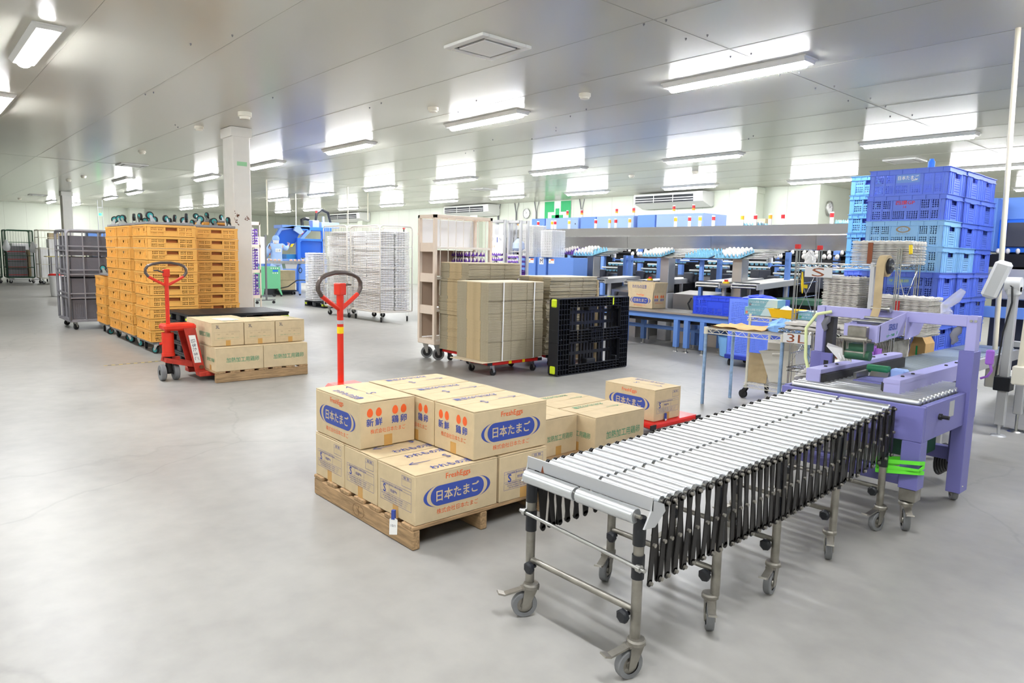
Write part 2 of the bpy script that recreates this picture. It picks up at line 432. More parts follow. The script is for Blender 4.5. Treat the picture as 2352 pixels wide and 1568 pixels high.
for x, y, l in ((-6.29, 6.71, 'round cream detector right of the nearest ceiling cassette'), (-12.67, 4.04, 'round cream detector left of the white column head'), (-16.8, 4.17, 'small detector above the orange crate stacks'), (-25.9, 4.3, 'square looking detector beside the far left column head'),
                (-11.4, 13.95, 'cream detector left of the air conditioner over the sorting line'), (-9.75, 14.25, 'cream detector above the air conditioner over the sorting line'), (-8.43, 5.88, 'flat small detector left of the second nearest light'), (-38.3, 4.44, 'detector over the green roll cage'), (-24.2, 4.4, 'detector left of the green signal reflection')): detector(x, y, l)
detector(-10.85, 4.13, 'large round cream detector in front of the white column head', .1, .11)
pts = [(-4.07, 5.0+.0*k) for k in range(0)]
for k, (x, y) in enumerate([(-3.9, 5.15), (-4.1, 5.1), (-3.88, 5.75), (-4.08, 5.7), (-3.9, 6.55), (-4.1, 6.5), (-3.9, 7.55), (-4.1, 7.5), (-3.9, 8.4), (-4.1, 8.35), (-3.85, 9.3), (-4.1, 9.25), (-3.9, 9.9), (-4.12, 9.85), (-3.85, 10.7), (-4.1, 10.6), (-8.7, 5.2), (-9.1, 5.25), (-7.6, 6.0), (-8.4, 6.3), (-9.5, 4.0), (-7.7, 2.4), (-7.1, 2.6), (-6.9, 7.4), (-7.4, 7.6), (-8.2, 8.1), (-8.4, 8.3), (-9.3, 8.6), (-11.2, 8.8), (-11.6, 8.9), (-12.8, 3.7), (-13.0, 3.8), (-10.6, 2.7), (-10.4, 2.75), (-9.9, 8.2), (-6.3, 10.8), (-6.5, 11.0)]):
    one('ceiling_screw', MB().lathe([(.009, 0), (.009, -.01), (.0001, -.024)], 8), M['post_grey'], 'small dark screw end poking through the ceiling panels', 'screw', 'screw ends in the ceiling', (x, y, CH))
def wall_ac(x0, x1, y, z0, z1, l):
    t = thing('wall_air_conditioner', l, 'air conditioner', (x0, y, z0), 0, 'long air conditioners under the ceiling')
    W = x1-x0; h = z1-z0; d = .62
    mb = MB().prism([(0, .04), (-.12, 0), (-d+.02, h*.35), (-d, h-.03), (-d+.03, h), (0, h)][::-1], 0, W, Matrix(((0,0,1,0),(1,0,0,0),(0,1,0,0),(0,0,0,1))))
    obj('casing', mb, M['ac_white'], t)
    mb = MB().box(.07, W-.32, -d-.004, -d+.1, h*.36, h*.84)
    obj('grille', mb, M['ac_dark'], t)
    mb = MB()
    for z in (h*.48, h*.64): mb.box(.07, W-.32, -d-.012, -d, z-.01, z+.012)
    for k in range(1, 3): mb.box(.07+(W-.39)*k/3-.01, .07+(W-.39)*k/3+.01, -d-.01, -d, h*.36, h*.84)
    obj('louvre', mb, M['ac_white'], t)
wall_ac(-14.55, -12.0, 18.58, 3.02, 3.46, 'long white air conditioner above the blue sorting line')
wall_ac(-24.9, -21.9, 18.58, 3.02, 3.47, 'long white air conditioner above the beige shelf trolley')
wall_ac(-35.6, -32.2, 18.58, 3.0, 3.46, 'long white air conditioner above the blue packing machine')
wall_ac(-3.4, -1.6, 18.0, 3.0, 3.42, 'grey air conditioner at the right edge beside the poles')
# wall clocks, green cross, conduits
def clock(loc, rotz, l):
    t = thing('wall_clock', l, 'clock', loc, rotz)
    A = RX(PI/2)
    obj('rim', MB().lathe([(.17, 0), (.2, .0), (.2, .045), (.17, .05), (.17, .0)], 28, A), M['steel'], t)
    obj('face', MB().lathe([(.0001, .02), (.172, .02)], 28, A), M['paper'], t)
    mb = MB()
    for k in range(12):
        a = k*PI/6; mb.bar((.14*math.sin(a), -.024, .14*math.cos(a)), (.158*math.sin(a), -.024, .158*math.cos(a)), .008, .003, (0, 1, 0))
    obj('dial_marks', mb, M['black'], t)
    obj('hand', MB().bar((0, -.028, 0), (.05, -.028, .06), .01, .003, (0, 1, 0)), M['black'], t)
    obj('hand', MB().bar((0, -.03, 0), (-.02, -.03, .12), .008, .003, (0, 1, 0)), M['black'], t)
clock((-20.3, 18.59, 3.07), 0, 'round white wall clock left of the green cross sign')
clock((-8.79, 19.15, 2.9), PI/2, 'round grey rimmed clock on the side wall left of the blue crates')
t = thing('safety_flag_sign', 'square green sign with a white outlined green cross', 'sign', (-18.6, 18.59, 2.95))
hw, hh = .68, .52
mb = MB().box(-hw, hw, -.015, 0, -hh, hh)
obj('panel', mb, M['paper'], t)
mb = MB()
def gb(x0, x1, z0, z1): mb.box(x0, x1, -.02, -.015, z0, z1)
mb_ = mb
gb(-hw, -.17, .13, hh); gb(.17, hw, .13, hh); gb(-hw, -.5, -hh, .13); gb(.5, hw, -hh, .13); gb(-hw, -.17, -hh, -.42); gb(.17, hw, -hh, -.42)
gb(-.1, .1, -.42, .26); gb(-.3, .3, -.2, .02)
obj('cross_print', mb, M['sign_green'], t)
for k, (x, z0, l) in enumerate(((-20.9, 1.9, 'left of the far clock'), (-19.75, 2.0, 'right of the far clock'), (-17.4, 2.3, 'right of the green cross'), (-22.0, 2.0, 'under the beige trolley air conditioner'))):
    mb = MB().tube([(x, 18.57, z0), (x, 18.57, 3.1), (x-.05, 18.57, 3.3), (x-.1, 18.57, CH)], .018, 6); mb.tube([(x+.05, 18.57, z0), (x+.05, 18.57, 3.15), (x+.14, 18.57, CH)], .012, 6)
    one('wall_conduit', mb, M['post_grey'], 'thin grey conduit running down the back wall '+l, 'conduit', 'conduits on the back wall')
# ---------------------------------------------------------------- cartons
CL, CW, CHT = .525, .352, .258
def carton_body(L=CL, W=CW, H=CHT):
    mb = MB(); mb.m(0).box(-L/2, L/2, -W/2, W/2, 0, H-.005, .004)
    return mb
def flap_mb(s, L=CL, W=CW, H=CHT):
    "one of the two long top flaps; its short ends ride up a little and leave a dark slit"
    mb = MB(); n = 10; V = []; F = []
    for i in range(n+1):
        x = -L/2+.001+(L-.002)*i/n; e = abs(2*i/n-1)
        for y, lift in ((s*(W/2-.001), .0), (s*.0015, 1.0)):
            z = H-.0035+lift*.003*e**8
            V += [(x, y, z), (x, y, z+.004)]
    for i in range(n):
        a, b = i*4, i*4+4
        for q in ((a+1, a+3, b+3, b+1), (a, b, b+2, a+2), (a, a+1, b+1, b), (a+2, b+2, b+3, a+3)): F.append(q if s < 0 else q[::-1])
    F += [(0, 2, 3, 1), (n*4, n*4+1, n*4+3, n*4+2)]
    mb.add(V, F)
    return mb
D_ = .0007
def pill(mb, o, u, v, w, h, mi, n=14):
    o, u, v = Vector(o), Vector(u), Vector(v); r = h/2; P = []
    for k in range(n+1): a = -PI/2+PI*k/n; P.append(o+u*(w/2-r+r*math.cos(a))+v*(r*math.sin(a)))
    for k in range(n+1): a = PI/2+PI*k/n; P.append(o+u*(-w/2+r+r*math.cos(a))+v*(r*math.sin(a)))
    mb.m(mi).add(P, [tuple(range(len(P)))])
def crescent(mb, o, u, v, r0, h, w, mi, sgn, n=14):
    o, u, v = Vector(o), Vector(u), Vector(v); V = []; F = []
    for k in range(n+1):
        a = -1.25+2.5*k/n; th = w*math.cos(a*1.2)**1.0 if abs(a*1.2) < PI/2 else 0
        p = o+u*(sgn*r0*math.cos(a))+v*(h/2*math.sin(a)); V += [p, p+u*(sgn*th)]
    for k in range(n): F.append((2*k, 2*k+1, 2*k+3, 2*k+2))
    mb.m(mi).add(V, F)
INK = ['ink_blue', 'ink_orange', 'carton', 'ink_green', 'ink_navy', 'ink_tan']
def IM(): return [M[k] for k in INK]
def print_logo(s, L=CL, W=CW, H=CHT):
    "long side s (+1 or -1 in local y)"
    mb = MB(); y = s*(W/2+D_); u = (-s, 0, 0); v = (0, 0, 1)
    o = lambda a, z, e=0: (-s*a, y+s*e, z)
    mb.m(1).text('FreshEggs', o(0, H*.845), u, v, .040, .155, .012)
    pill(mb, o(0, H*.5), u, v, .34, H*.40, 0)
    for g in (1, -1): crescent(mb, o(g*.115, H*.5), u, v, .078, H*.44, .02, 0, g)
    mb.m(2).text('日本たまご', o(0, H*.5, .0004), u, v, .062, .27, .016)
    mb.m(1).text('株式会社日本たまご', o(0, H*.185), u, v, .03, .265)
    return mb
def print_eggs(L=CL, W=CW, H=CHT):
    "short end at -x: four orange eggs, characters"
    mb = MB(); x = -L/2-D_; u = (0, -1, 0); v = (0, 0, 1)
    for a in (-.115, -.06, .045, .10):
        P = []
        for k in range(20):
            t = 2*PI*k/20; P.append((x, -(a+.019*math.sin(t)*(1-.12*math.cos(t))), H*.76+.025*math.cos(t)))
        mb.m(1).add(P, [tuple(range(20))])
    for c, a in zip('新鮮鶏卵', (-.115, -.06, .045, .10)): mb.m(0).text(c, (x, -a, H*.55), u, v, .047, None, .02)
    mb.m(1).text('株式会社日本たまご', (x, 0, H*.35), u, v, .029, .225)
    return mb
def frame(mb, o, u, v, w, h, t=.0014):
    o, u, v = Vector(o), Vector(u), Vector(v)
    for a, b, c, d in ((-w/2, w/2, -h/2, -h/2+t), (-w/2, w/2, h/2-t, h/2), (-w/2, -w/2+t, -h/2, h/2), (w/2-t, w/2, -h/2, h/2)):
        mb.add([o+u*a+v*c, o+u*b+v*c, o+u*b+v*d, o+u*a+v*d], [(0, 1, 2, 3)])
def print_label(size='S', mi=0, L=CL, W=CW, H=CHT):
    "short end at +x: grade table"
    mb = MB(); x = L/2+D_; u = Vector((0, 1, 0)); v = Vector((0, 0, 1)); P = lambda a, z: (x, a, z*H)
    mb.m(mi)
    frame(mb, P(.10, .80), u, v, .085, .055); mb.plane(Vector(P(.0585, .83)), u*.083, v*.0012)
    mb.text('個 数', P(.10, .868), u, v, .014, .055)
    frame(mb, P(0, .44), u, v, .29, H*.40)
    mb.plane(P(-.145, .41), u*.29, v*.0012); mb.plane(P(-.145, .58), u*.29, v*.001)
    for a in (-.06, .04): mb.plane(P(a, .41), u*.0012, v*(H*.23))
    mb.text(size, P(-.105, .49), u, v, .06, None, .02); mb.text('特級', P(-.03, .49), u, v, .02); mb.text('10kg', P(.0, .495), u, v, .016)
    mb.text('賞味期限 採卵日 選別包装者', P(-.03, .6), u, v, .009, .19)
    for k, z in enumerate((.375, .33, .285)): mb.text('生食の場合は賞味期限内に使用し期限後は十分加熱調理してください', P(-.01+.003*k, z), u, v, .0085, .25-.02*k)
    return mb
def print_top(mi, letter, lines=(.118,), L=CL, W=CW, H=CHT, green=False):
    mb = MB(); z = H+.0032; u = Vector((-1, 0, 0)); v = Vector((0, -1, 0)); mb.m(mi)
    for y in lines: mb.text('われもの注意', (-.02, y, z), u, v, .058, .30, .012)
    if not green: mb.text(letter, (-.06, -.01, z), u, v, .085)
    a = Vector((.06, .012, z)); b = Vector((.19, .012, z))
    def strip(p, q, w_):
        d = (q-p).normalized(); n = Vector((-d.y, d.x, 0))*w_/2; mb.add([p-n, q-n, q+n, p+n], [(0, 1, 2, 3)])
    strip(a, b, .005); strip(b, b+Vector((-.04, .024, 0)), .005); strip(b, b+Vector((-.04, -.024, 0)), .005)
    return mb
def print_green_side(s, L=CL, W=CW, H=CHT):
    mb = MB(); y = s*(W/2+D_)
    mb.m(3).text('加熱加工用鶏卵', (-s*.03, y, H*.47), (-s, 0, 0), (0, 0, 1), .06, .36, .006)
    return mb
def print_green_end(H=CHT, L=CL):
    mb = MB(); mb.m(3).text('加熱加工用鶏卵', (-L/2-D_, -.01, H*.47), (0, -1, 0), (0, 0, 1), .045, .24, .004); return mb
def print_3l(H=CHT, L=CL):
    mb = MB(); x = L/2+D_; u = Vector((0, 1, 0)); v = Vector((0, 0, 1))
    mb.m(4).text('3L', (x, -.11, H*.83), u, v, .05, .04, .01)
    mb.m(5); frame(mb, (x, -.01, H*.43), u, v, .28, H*.34); frame(mb, (x, .07, H*.6), u, v, .11, H*.06)
    for a, z in ((-.1, .5), (-.01, .5), (.05, .5)): mb.text('規格', (x, a, H*z), u, v, .014)
    mb.m(3).text('生食用には使用しないでください 十分加熱してください', (x, -.0, H*.34), u, v, .012, .24)
    return mb
def tapes(L=CL, W=CW, H=CHT):
    r = []
    for s in (1, -1):
        mb = MB(); e = .0004
        x0, x1 = sorted((s*(L/2-.0004), s*(L/2+e))); mb.box(x0, x1, -.026, .026, .0, .062)
        r.append(mb)
    return r
_kit = {}
def make_carton(kind, label, group):
    t = thing('cardboard_carton', label, 'carton', (0, 0, 0), 0, group)
    if kind not in _kit:
        k = {'body': mesh('body', carton_body(), [M['carton']]), 'f1': mesh('top_flap', flap_mb(1), M['carton']), 'f2': mesh('top_flap', flap_mb(-1), M['carton'])}
        tp = tapes(); k['t1'] = mesh('tape', tp[0], M['tape']); k['t2'] = mesh('tape', tp[1], M['tape'])
        if kind[0] == 'S':
            pr = [('logo', print_logo(1)), ('logo', print_logo(-1)), ('egg_print', print_eggs()), ('grade_table', print_label()), ('top_lettering', print_top(0, 'S', (-.118, .118) if kind == 'S2' else (.118,)))]
        else:
            pr = [('green_lettering', print_green_side(1)), ('green_lettering', print_green_side(-1)), ('green_lettering', print_green_end()), ('grade_table', print_3l()), ('top_lettering', print_top(3, '', green=True))]
        k['p'] = [(n, mesh(n, m_, IM())) for n, m_ in pr]
        _kit[kind] = k
    k = _kit[kind]
    for n in ('body', 'f1', 'f2', 't1', 't2'): obj({'f1': 'top_flap', 'f2': 'top_flap', 't1': 'tape', 't2': 'tape'}.get(n, n), k[n], None, t)
    for n, m_ in k['p']: obj(n, m_, None, t)
    return t
def carton(kind, loc, rotz, label, group): 
    t = make_carton(kind, label, group); t.location = loc; t.rotation_euler = (0, 0, rotz); return t
def make_pallet(label, loc, W=1.05, D=1.05, along='x', h=.12, stringers=3):
    "stringer pallet; stringers run along local x, deck boards along local y"
    t = thing('wooden_pallet', label, 'pallet', loc, 0, 'wooden pallets under the cartons')
    if along == 'y': t.rotation_euler = (0, 0, PI/2)
    for i in range(stringers):
        y = -D/2+.022+(D-.044)*i/(stringers-1)
        obj('stringer', MB().box(-W/2, W/2, y-.022, y+.022, 0, h-.02, .006), M['wood'], t)
    n = 7; bw = .105
    for i in range(n):
        x = -W/2+bw/2+(W-bw)*i/(n-1)
        obj('deck_board', MB().box(x-bw/2, x+bw/2, -D/2, D/2, h-.02, h, .003), M['wood_y'], t)
    for i in range(3):
        x = -W/2+.09+(W-.18)*i/2
        if i == 1: continue
    return t
# near pallet of printed egg cartons ------------------------------------------
BX, BY = -2.757, 1.832
PZ = .12
p = make_pallet('old wooden pallet under the blue printed egg cartons in front', (BX-.535, BY+.44, 0), 1.07, .90)
mb = MB()
for k in range(24):
    a = 2*PI*k/24
    mb.bar((.06*math.cos(a), -.4506, .05+.038*math.sin(a)), (.06*math.cos(a+.27), -.4506, .05+.038*math.sin(a+.27)), .003, .0012, (0, 1, 0))
mb.bar((-.0, -.4506, .025), (0, -.4506, .075), .004, .0012, (0, 1, 0)); mb.bar((-.02, -.4506, .06), (.02, -.4506, .04), .004, .0012, (0, 1, 0))
obj('burnt_mark', mb, mat('burnt_ink', '86694A', .8), p)
G1 = 'blue printed egg cartons on the front pallet'
Y1 = BY+CL/2+.004
nm = ['front corner carton of the lower layer, nearest the roller conveyor end', 'lower layer carton second from the front corner, grade table facing left', 'lower layer carton at the far left corner of the front pallet']
for i in range(3):
    carton('S2', (BX-CW/2-i*.358-.004, Y1, PZ), -PI/2, nm[i], G1)
Y2 = BY+CL+.018+CW/2
carton('S', (BX-CL/2, Y2, PZ), 0, 'lower layer carton with its grade table towards the conveyor, white tag hanging', G1)
carton('S', (BX-CL-.01-CL/2, Y2, PZ), 0, 'lower layer carton at the back left, hidden under the upper ones', G1)
Z2 = PZ+CHT+.006
nm = ['upper layer carton nearest, logo side towards the conveyor', 'upper layer carton in the middle of three with arrows on top', 'upper layer carton at the back of three with arrows on top']
for i in range(3):
    carton('S', (BX-.015-CW/2-i*.36, BY+.372+CL/2, Z2), PI/2, nm[i], G1)
carton('S', (BX-.545-CL/2, BY+.008+CW/2, Z2), PI, 'single carton set crosswise on the upper left, its logo facing left', G1)
def hang_tag(loc, rotz, l, tilt=.12):
    t = thing('hanging_tag', l, 'tag', loc, rotz, 'white tags clipped to cartons')
    obj('tag_card', MB().prism([(-.022, -.095), (.022, -.09), (.024, -.012), (.0, .0), (-.02, -.012)], -.0008, .0008, RX(PI/2-tilt*0)), M['paper'], t)
    obj('clip', MB().box(-.009, .009, -.004, .012, -.012, .035), M['ink_blue'], t)
    mb = MB().text('10/1', (0, -.0012, -.045), (1, 0, 0), (0, 0, 1), .018)
    obj('handwriting', mb, M['ink_navy'], t)
hang_tag((BX-.16, BY-.022, PZ+.01), .55, 'white tag clipped below the front corner carton')
hang_tag((BX+.02, Y2+.03, PZ+.02), PI/2-.4, 'white tag clipped below the carton behind the conveyor end')
# second pallet, green printed cartons -----------------------------------------
make_pallet('wooden pallet mostly hidden behind the front cartons and the conveyor', (-3.57, 3.56, 0), 1.05, 1.05)
G2 = 'green printed cartons behind the conveyor'
carton('G', (-3.06-CW/2, 3.478+CL/2, PZ), PI/2, 'green lettered carton nearest the conveyor, beside the red dolly', G2)
carton('G', (-3.06-CW-.012-CW/2, 3.478+CL/2, PZ), PI/2, 'green lettered carton behind, second from the conveyor', G2)
carton('G', (-3.222-CL/2, 3.118+CW/2, PZ), PI, 'green lettered carton set crosswise, close behind the front pallet', G2)
# left pallet -----------------------------------------------------------------
LX, LY = -7.73, 2.545
p = make_pallet('wooden pallet under the plain cartons beside the left red pallet jack', (LX-.53, LY+.54, 0), 1.06, 1.08, along='y')
mb = MB()
for k, c in enumerate('平山広業'): mb.text(c, (-.27+.18*k, -.5306, .05), (1, 0, 0), (0, 0, 1), .05)
obj('stencil', mb, M['ink_tan'], p)
G3 = 'green printed cartons on the left pallet'
for i in range(2):
    carton('G', (LX-CW/2, LY+.018+CL/2+i*.53, PZ), PI/2, ['lower carton of the left pallet next to the pallet jack', 'lower carton of the left pallet at its right end'][i], G3)
    carton('G', (LX-CW*1.5-.01, LY+.018+CL/2+i*.53, PZ), PI/2, ['lower carton in the second row of the left pallet, near the jack', 'lower carton in the second row, hidden at the right'][i], G3)
for i in range(3):
    carton('G', (LX-.13-CL/2, LY+.025+CW/2+i*.36, Z2), 0, ['upper 3L carton of the left pallet, nearest the jack', 'upper 3L carton in the middle of the left pallet', 'upper 3L carton at the right end of the left pallet'][i], G3)
carton('G', (LX-.66-CW/2, LY+.03+CL/2, Z2), PI/2, 'upper carton at the back left of the left pallet', G3)
one('paper_sheet', MB().box(-.14, .14, -.1, .1, 0, .002), M['paper'], 'white sheet of paper lying on the left pallet cartons', 'paper', None, (LX-.5, LY+.30, Z2+CHT+.0035), (0, 0, .1))
# carton on red dolly -----------------------------------------------------------
def make_dolly(label, loc, rotz, L=.6, W=.4, h=.15, group='red plastic dollies'):
    t = thing('red_dolly', label, 'dolly', loc, rotz, group)
    mb = MB().box(-L/2, L/2, -W/2, W/2, h-.045, h, .012)
    for s in (-1, 1):
        mb.box(-L/2+.05, L/2-.05, s*W*.28-.03, s*W*.28+.03, h-.06, h-.04, .004)
    obj('deck', mb, M['red_dolly'], t)
    for sx in (-1, 1):
        for sy in (-1, 1):
            obj('corner_pad', MB().box(sx*L/2-.035, sx*L/2+.035, sy*W/2-.006 if sy > 0 else sy*W/2-.004, sy*W/2+.004 if sy > 0 else sy*W/2+.006, h-.042, h-.004), M['black_pl'], t)
            c = obj('caster', MB().bar((sx*(L/2-.08)-.02, sy*(W/2-.06), h-.05), (sx*(L/2-.08)+.02, sy*(W/2-.06), h-.05), .05, .012).bar((sx*(L/2-.08), sy*(W/2-.06)-.022, h-.05), (sx*(L/2-.08)+.02, sy*(W/2-.06)-.022, .04), .03, .004, (0, 1, 0)).bar((sx*(L/2-.08), sy*(W/2-.06)+.022, h-.05), (sx*(L/2-.08)+.02, sy*(W/2-.06)+.022, .04), .03, .004, (0, 1, 0)), M['steel'], t)
            obj('wheel', MB().cyl((sx*(L/2-.08)+.02, sy*(W/2-.06)-.014, .04), (sx*(L/2-.08)+.02, sy*(W/2-.06)+.014, .04), .04, 16), M['rubber'], c)
    return t
make_dolly('red plastic dolly under the lone carton behind the conveyor', (-3.52, 4.76, 0), PI/2, .62, .42, .14)
carton('S', (-3.36-CL/2, 4.52+CW/2, .142), 0, 'lone blue printed carton standing on the red dolly', 'blue printed egg cartons')
hang_tag((-3.345, 4.66, .165), PI/2+.3, 'white tag clipped to the lone carton on the red dolly')
# ---------------------------------------------------------------- expanding roller conveyor
def caster_mb(r=.052, wid=.03):
    "locking swivel caster in four meshes; contact point at the origin, trailing to -y"
    fork = MB().lathe([(.0001, 2*r+.035), (.03, 2*r+.035), (.034, 2*r+.028), (.034, 2*r+.016), (.0001, 2*r+.012)], 14, T(0, .028, 0))
    for s in (-1, 1):
        P = [(-.014, r-.014), (.014, r-.012), (.05, 2*r+.016), (-.004, 2*r+.018)]
        fork.prism(P, s*(wid/2+.005)-.002, s*(wid/2+.005)+.002, Matrix(((0,0,1,0),(1,0,0,0),(0,1,0,0),(0,0,0,1))))
    fork.box(-wid/2-.006, wid/2+.006, -.012, .055, 2*r+.012, 2*r+.018)
    wheel = MB().lathe([(r*.62, -wid/2), (r*.95, -wid/2), (r, -wid/2+.005), (r, wid/2-.005), (r*.95, wid/2), (r*.62, wid/2)], 24, T(0, 0, r) @ RY(PI/2))
    hub = MB().lathe([(.0001, -wid/2-.002), (r*.3, -wid/2-.002), (r*.32, -wid/2+.004), (r*.64, -wid/2+.004), (r*.64, wid/2-.004), (r*.32, wid/2-.004), (r*.3, wid/2+.002), (.0001, wid/2+.002)], 18, T(0, 0, r) @ RY(PI/2))
    ped = MB().bar((0, -.01, 2*r+.014), (0, -.085, 2*r-.004), .03, .007).bar((0, -.083, 2*r-.003), (0, -.11, 2*r+.006), .034, .007)
    return fork, wheel, hub, ped
CAST = [mesh(n, m_, M[k]) for n, m_, k in zip(('fork', 'wheel', 'hub', 'brake_pedal'), caster_mb(), ('steel_worn', 'rubber_grey', 'steel_worn', 'steel_worn'))]
def caster(parent, loc, rotz):
    c = obj('caster', CAST[0], None, parent, loc, (0, 0, rotz))
    for n, m_ in (('wheel', CAST[1]), ('hub', CAST[2]), ('brake_pedal', CAST[3])): obj(n, m_, None, c)
    return c
def build_conveyor():
    X0, X1, YA, YB, ZT = -1.975, -1.405, 1.855, 4.03, .605
    YP = [1.913, 1.971, 2.012, 2.06, 2.115, 2.168, 2.235, 2.297, 2.348, 2.407, 2.454, 2.503, 2.557, 2.608, 2.658, 2.706, 2.755, 2.813, 2.876, 2.936, 2.998, 3.063, 3.128, 3.2, 3.264, 3.332, 3.4, 3.476, 3.557, 3.64, 3.735, 3.815, 3.90, 3.985]
    t = thing('roller_conveyor', 'expanding gravity roller conveyor with black scissor sides on casters in front', 'conveyor', (0, 0, 0))
    xm = (X0+X1)/2; n = len(YP); r = .0225
    half = (X1-X0)/2-.012
    hm = MB(); hm.lathe([(.0001, -half/2+.004), (.010, -half/2+.004), (r-.003, -half/2+.003), (r, -half/2+.007), (r, half/2-.007), (r-.003, half/2-.003), (.010, half/2-.004), (.0001, half/2-.004)], 18, RY(PI/2))
    hm = mesh('roller', hm, M['roller'])
    def wav(y):
        f = max(0, (y-1.9)/2.1); return ZT+.016*f+.054*f*f
    for y in YP:
        for s in (-1, 1): obj('roller', hm, None, t, (xm+s*(half/2+.004), y, wav(y)))
    ax = MB(); sep = MB()
    for y in YP:
        ax.cyl((X0-.012, y, wav(y)), (X1+.012, y, wav(y)), .006, 8)
        sep.cyl((xm-.005, y, wav(y)), (xm+.005, y, wav(y)), .011, 8)
    obj('axle', ax, M['steel_worn'], t)['kind'] = 'stuff'; obj('spacer', sep, M['steel_worn'], t)['kind'] = 'stuff'
    # scissor bars: packs between the leg pairs, two families crossing at mid height
    legs = [1.86, 2.36, 2.83, 3.40, 3.975]
    for s, X in ((-1, X0), (1, X1)):
        nb = MB(); rest = MB()
        for i in range(n):
            y = YP[i]
            seg = min(3, sum(1 for L_ in legs[1:] if y > L_))
            a = (y-legs[seg])/(legs[seg+1]-legs[seg])
            zb = .336+.015*max(0, (y-1.95)/1.05)+.045*max(0, (y-2.8)/.95)**1.2
            for fam, lean in ((0, (-.020, .006, -.018, .012)[seg]), (1, (.034, .040, .036, -.024)[seg])):
                off = s*(.012 if fam == 0 else .004)
                yb = y+lean; zt = wav(y)+.002
                b_ = MB() if s > 0 else rest
                b_.bar((X+off, y, zt), (X+off, yb, zb), .004, .025, (0, 1, 0))
                b_.cyl((X+off-.002, y, zt), (X+off+.002, y, zt), .0145, 10); b_.cyl((X+off-.002, yb, zb), (X+off+.002, yb, zb), .0135, 10)
                if s > 0: obj('scissor_bar', b_, M['black_metal'], t)
                for z_, y_ in ((zt, y), (zb, yb), ((zt+zb)/2, (y+yb)/2)):
                    if fam == 0: nb.cyl((X+off, y_, z_), (X+off+s*.012, y_, z_), .0075, 8)
        if s < 0: obj('scissor_bar_row', rest, M['black_metal'], t)['kind'] = 'stuff'
        obj('pivot_bolt_row', nb, M['steel_worn'], t)['kind'] = 'stuff'
    for k, y in enumerate(legs):
        for s, X in ((-1, X0+.015), (1, X1-.015)):
            L_ = obj('leg', MB().cyl((X, y, .135), (X, y, .57), .0185, 14), M['steel_worn'], t)
            sl = MB().cyl((X, y, .355), (X, y, .44), .0225, 14); sl.cyl((X, y, .475), (X, y, wav(y)-.03), .0225, 14)
            obj('sleeve', sl, M['black_pl'], L_)
            kb = MB(); kx = X-s*.03
            kb.lathe([(.0001, -.012), (.012, -.012), (.026, -.004), (.026, .008), (.018, .014), (.0001, .014)], 7, T(kx+.0*s, y-.032, .215) @ RX(PI/2))
            kb.cyl((kx, y-.03, .215), (kx, y, .215), .008, 8)
            obj('clamp_knob', kb, M['black_pl'], L_)
            caster(L_, (X, y-.028, 0), (rnd.uniform(-.5, .5) if s < 0 else rnd.uniform(-.3, .9)) - (.9 if k == 0 else 0))
        obj('cross_tube', MB().cyl((X0+.02, y, .235), (X1-.02, y, .235), .0125, 12), M['steel_worn'], t)
    obj('front_rod', MB().cyl((X0-.03, YA-.014, .43), (X1+.03, YA-.014, .40), .0075, 10).cyl((X0-.012, YA-.014, .4295), (X0+.004, YA-.014, .4293), .014, 10).cyl((X1-.004, YA-.014, .402), (X1+.012, YA-.014, .4015), .014, 10), M['steel'], t)
    # end stop plate and the low front roller pair
    mb = MB().bar((X0-.02, YA+.012, ZT+.024), (X1+.03, YA+.012, ZT+.024), .006, .046, (0, 0, 1))
    mb.prism([(YA-.03, ZT-.055), (YA+.03, ZT-.06), (YA+.085, ZT-.015), (YA+.075, ZT+.012), (YA+.012, ZT+.037), (YA+.006, ZT+.0)], X1+.024, X1+.03, Matrix(((0,0,1,0),(1,0,0,0),(0,1,0,0),(0,0,0,1))))
    mb.prism([(YA-.02, ZT-.05), (YA+.03, ZT-.055), (YA+.05, ZT-.005), (YA+.012, ZT+.037), (YA+.006, ZT+.0)], X0-.022, X0-.016, Matrix(((0,0,1,0),(1,0,0,0),(0,1,0,0),(0,0,0,1))))
    obj('end_plate', mb, M['plate_grey'], t)
    mb = MB().prism([(0, 0), (.016, 0), (.008, .028)], -.0002, .0006, T(X0+.06, YA+.0085, ZT+.0) @ RX(PI/2))
    obj('arrow_mark', mb, M['ink_brown'], t)
    for s in (-1, 1): obj('roller', hm, None, t, (xm+s*(half/2+.004), YA-.022, ZT-.020)).scale = (1, 1.25, 1.25)
    obj('axle', MB().cyl((X0, YA-.022, ZT-.02), (X1+.01, YA-.022, ZT-.02), .007, 8), M['steel_worn'], t)
    return t
build_conveyor()
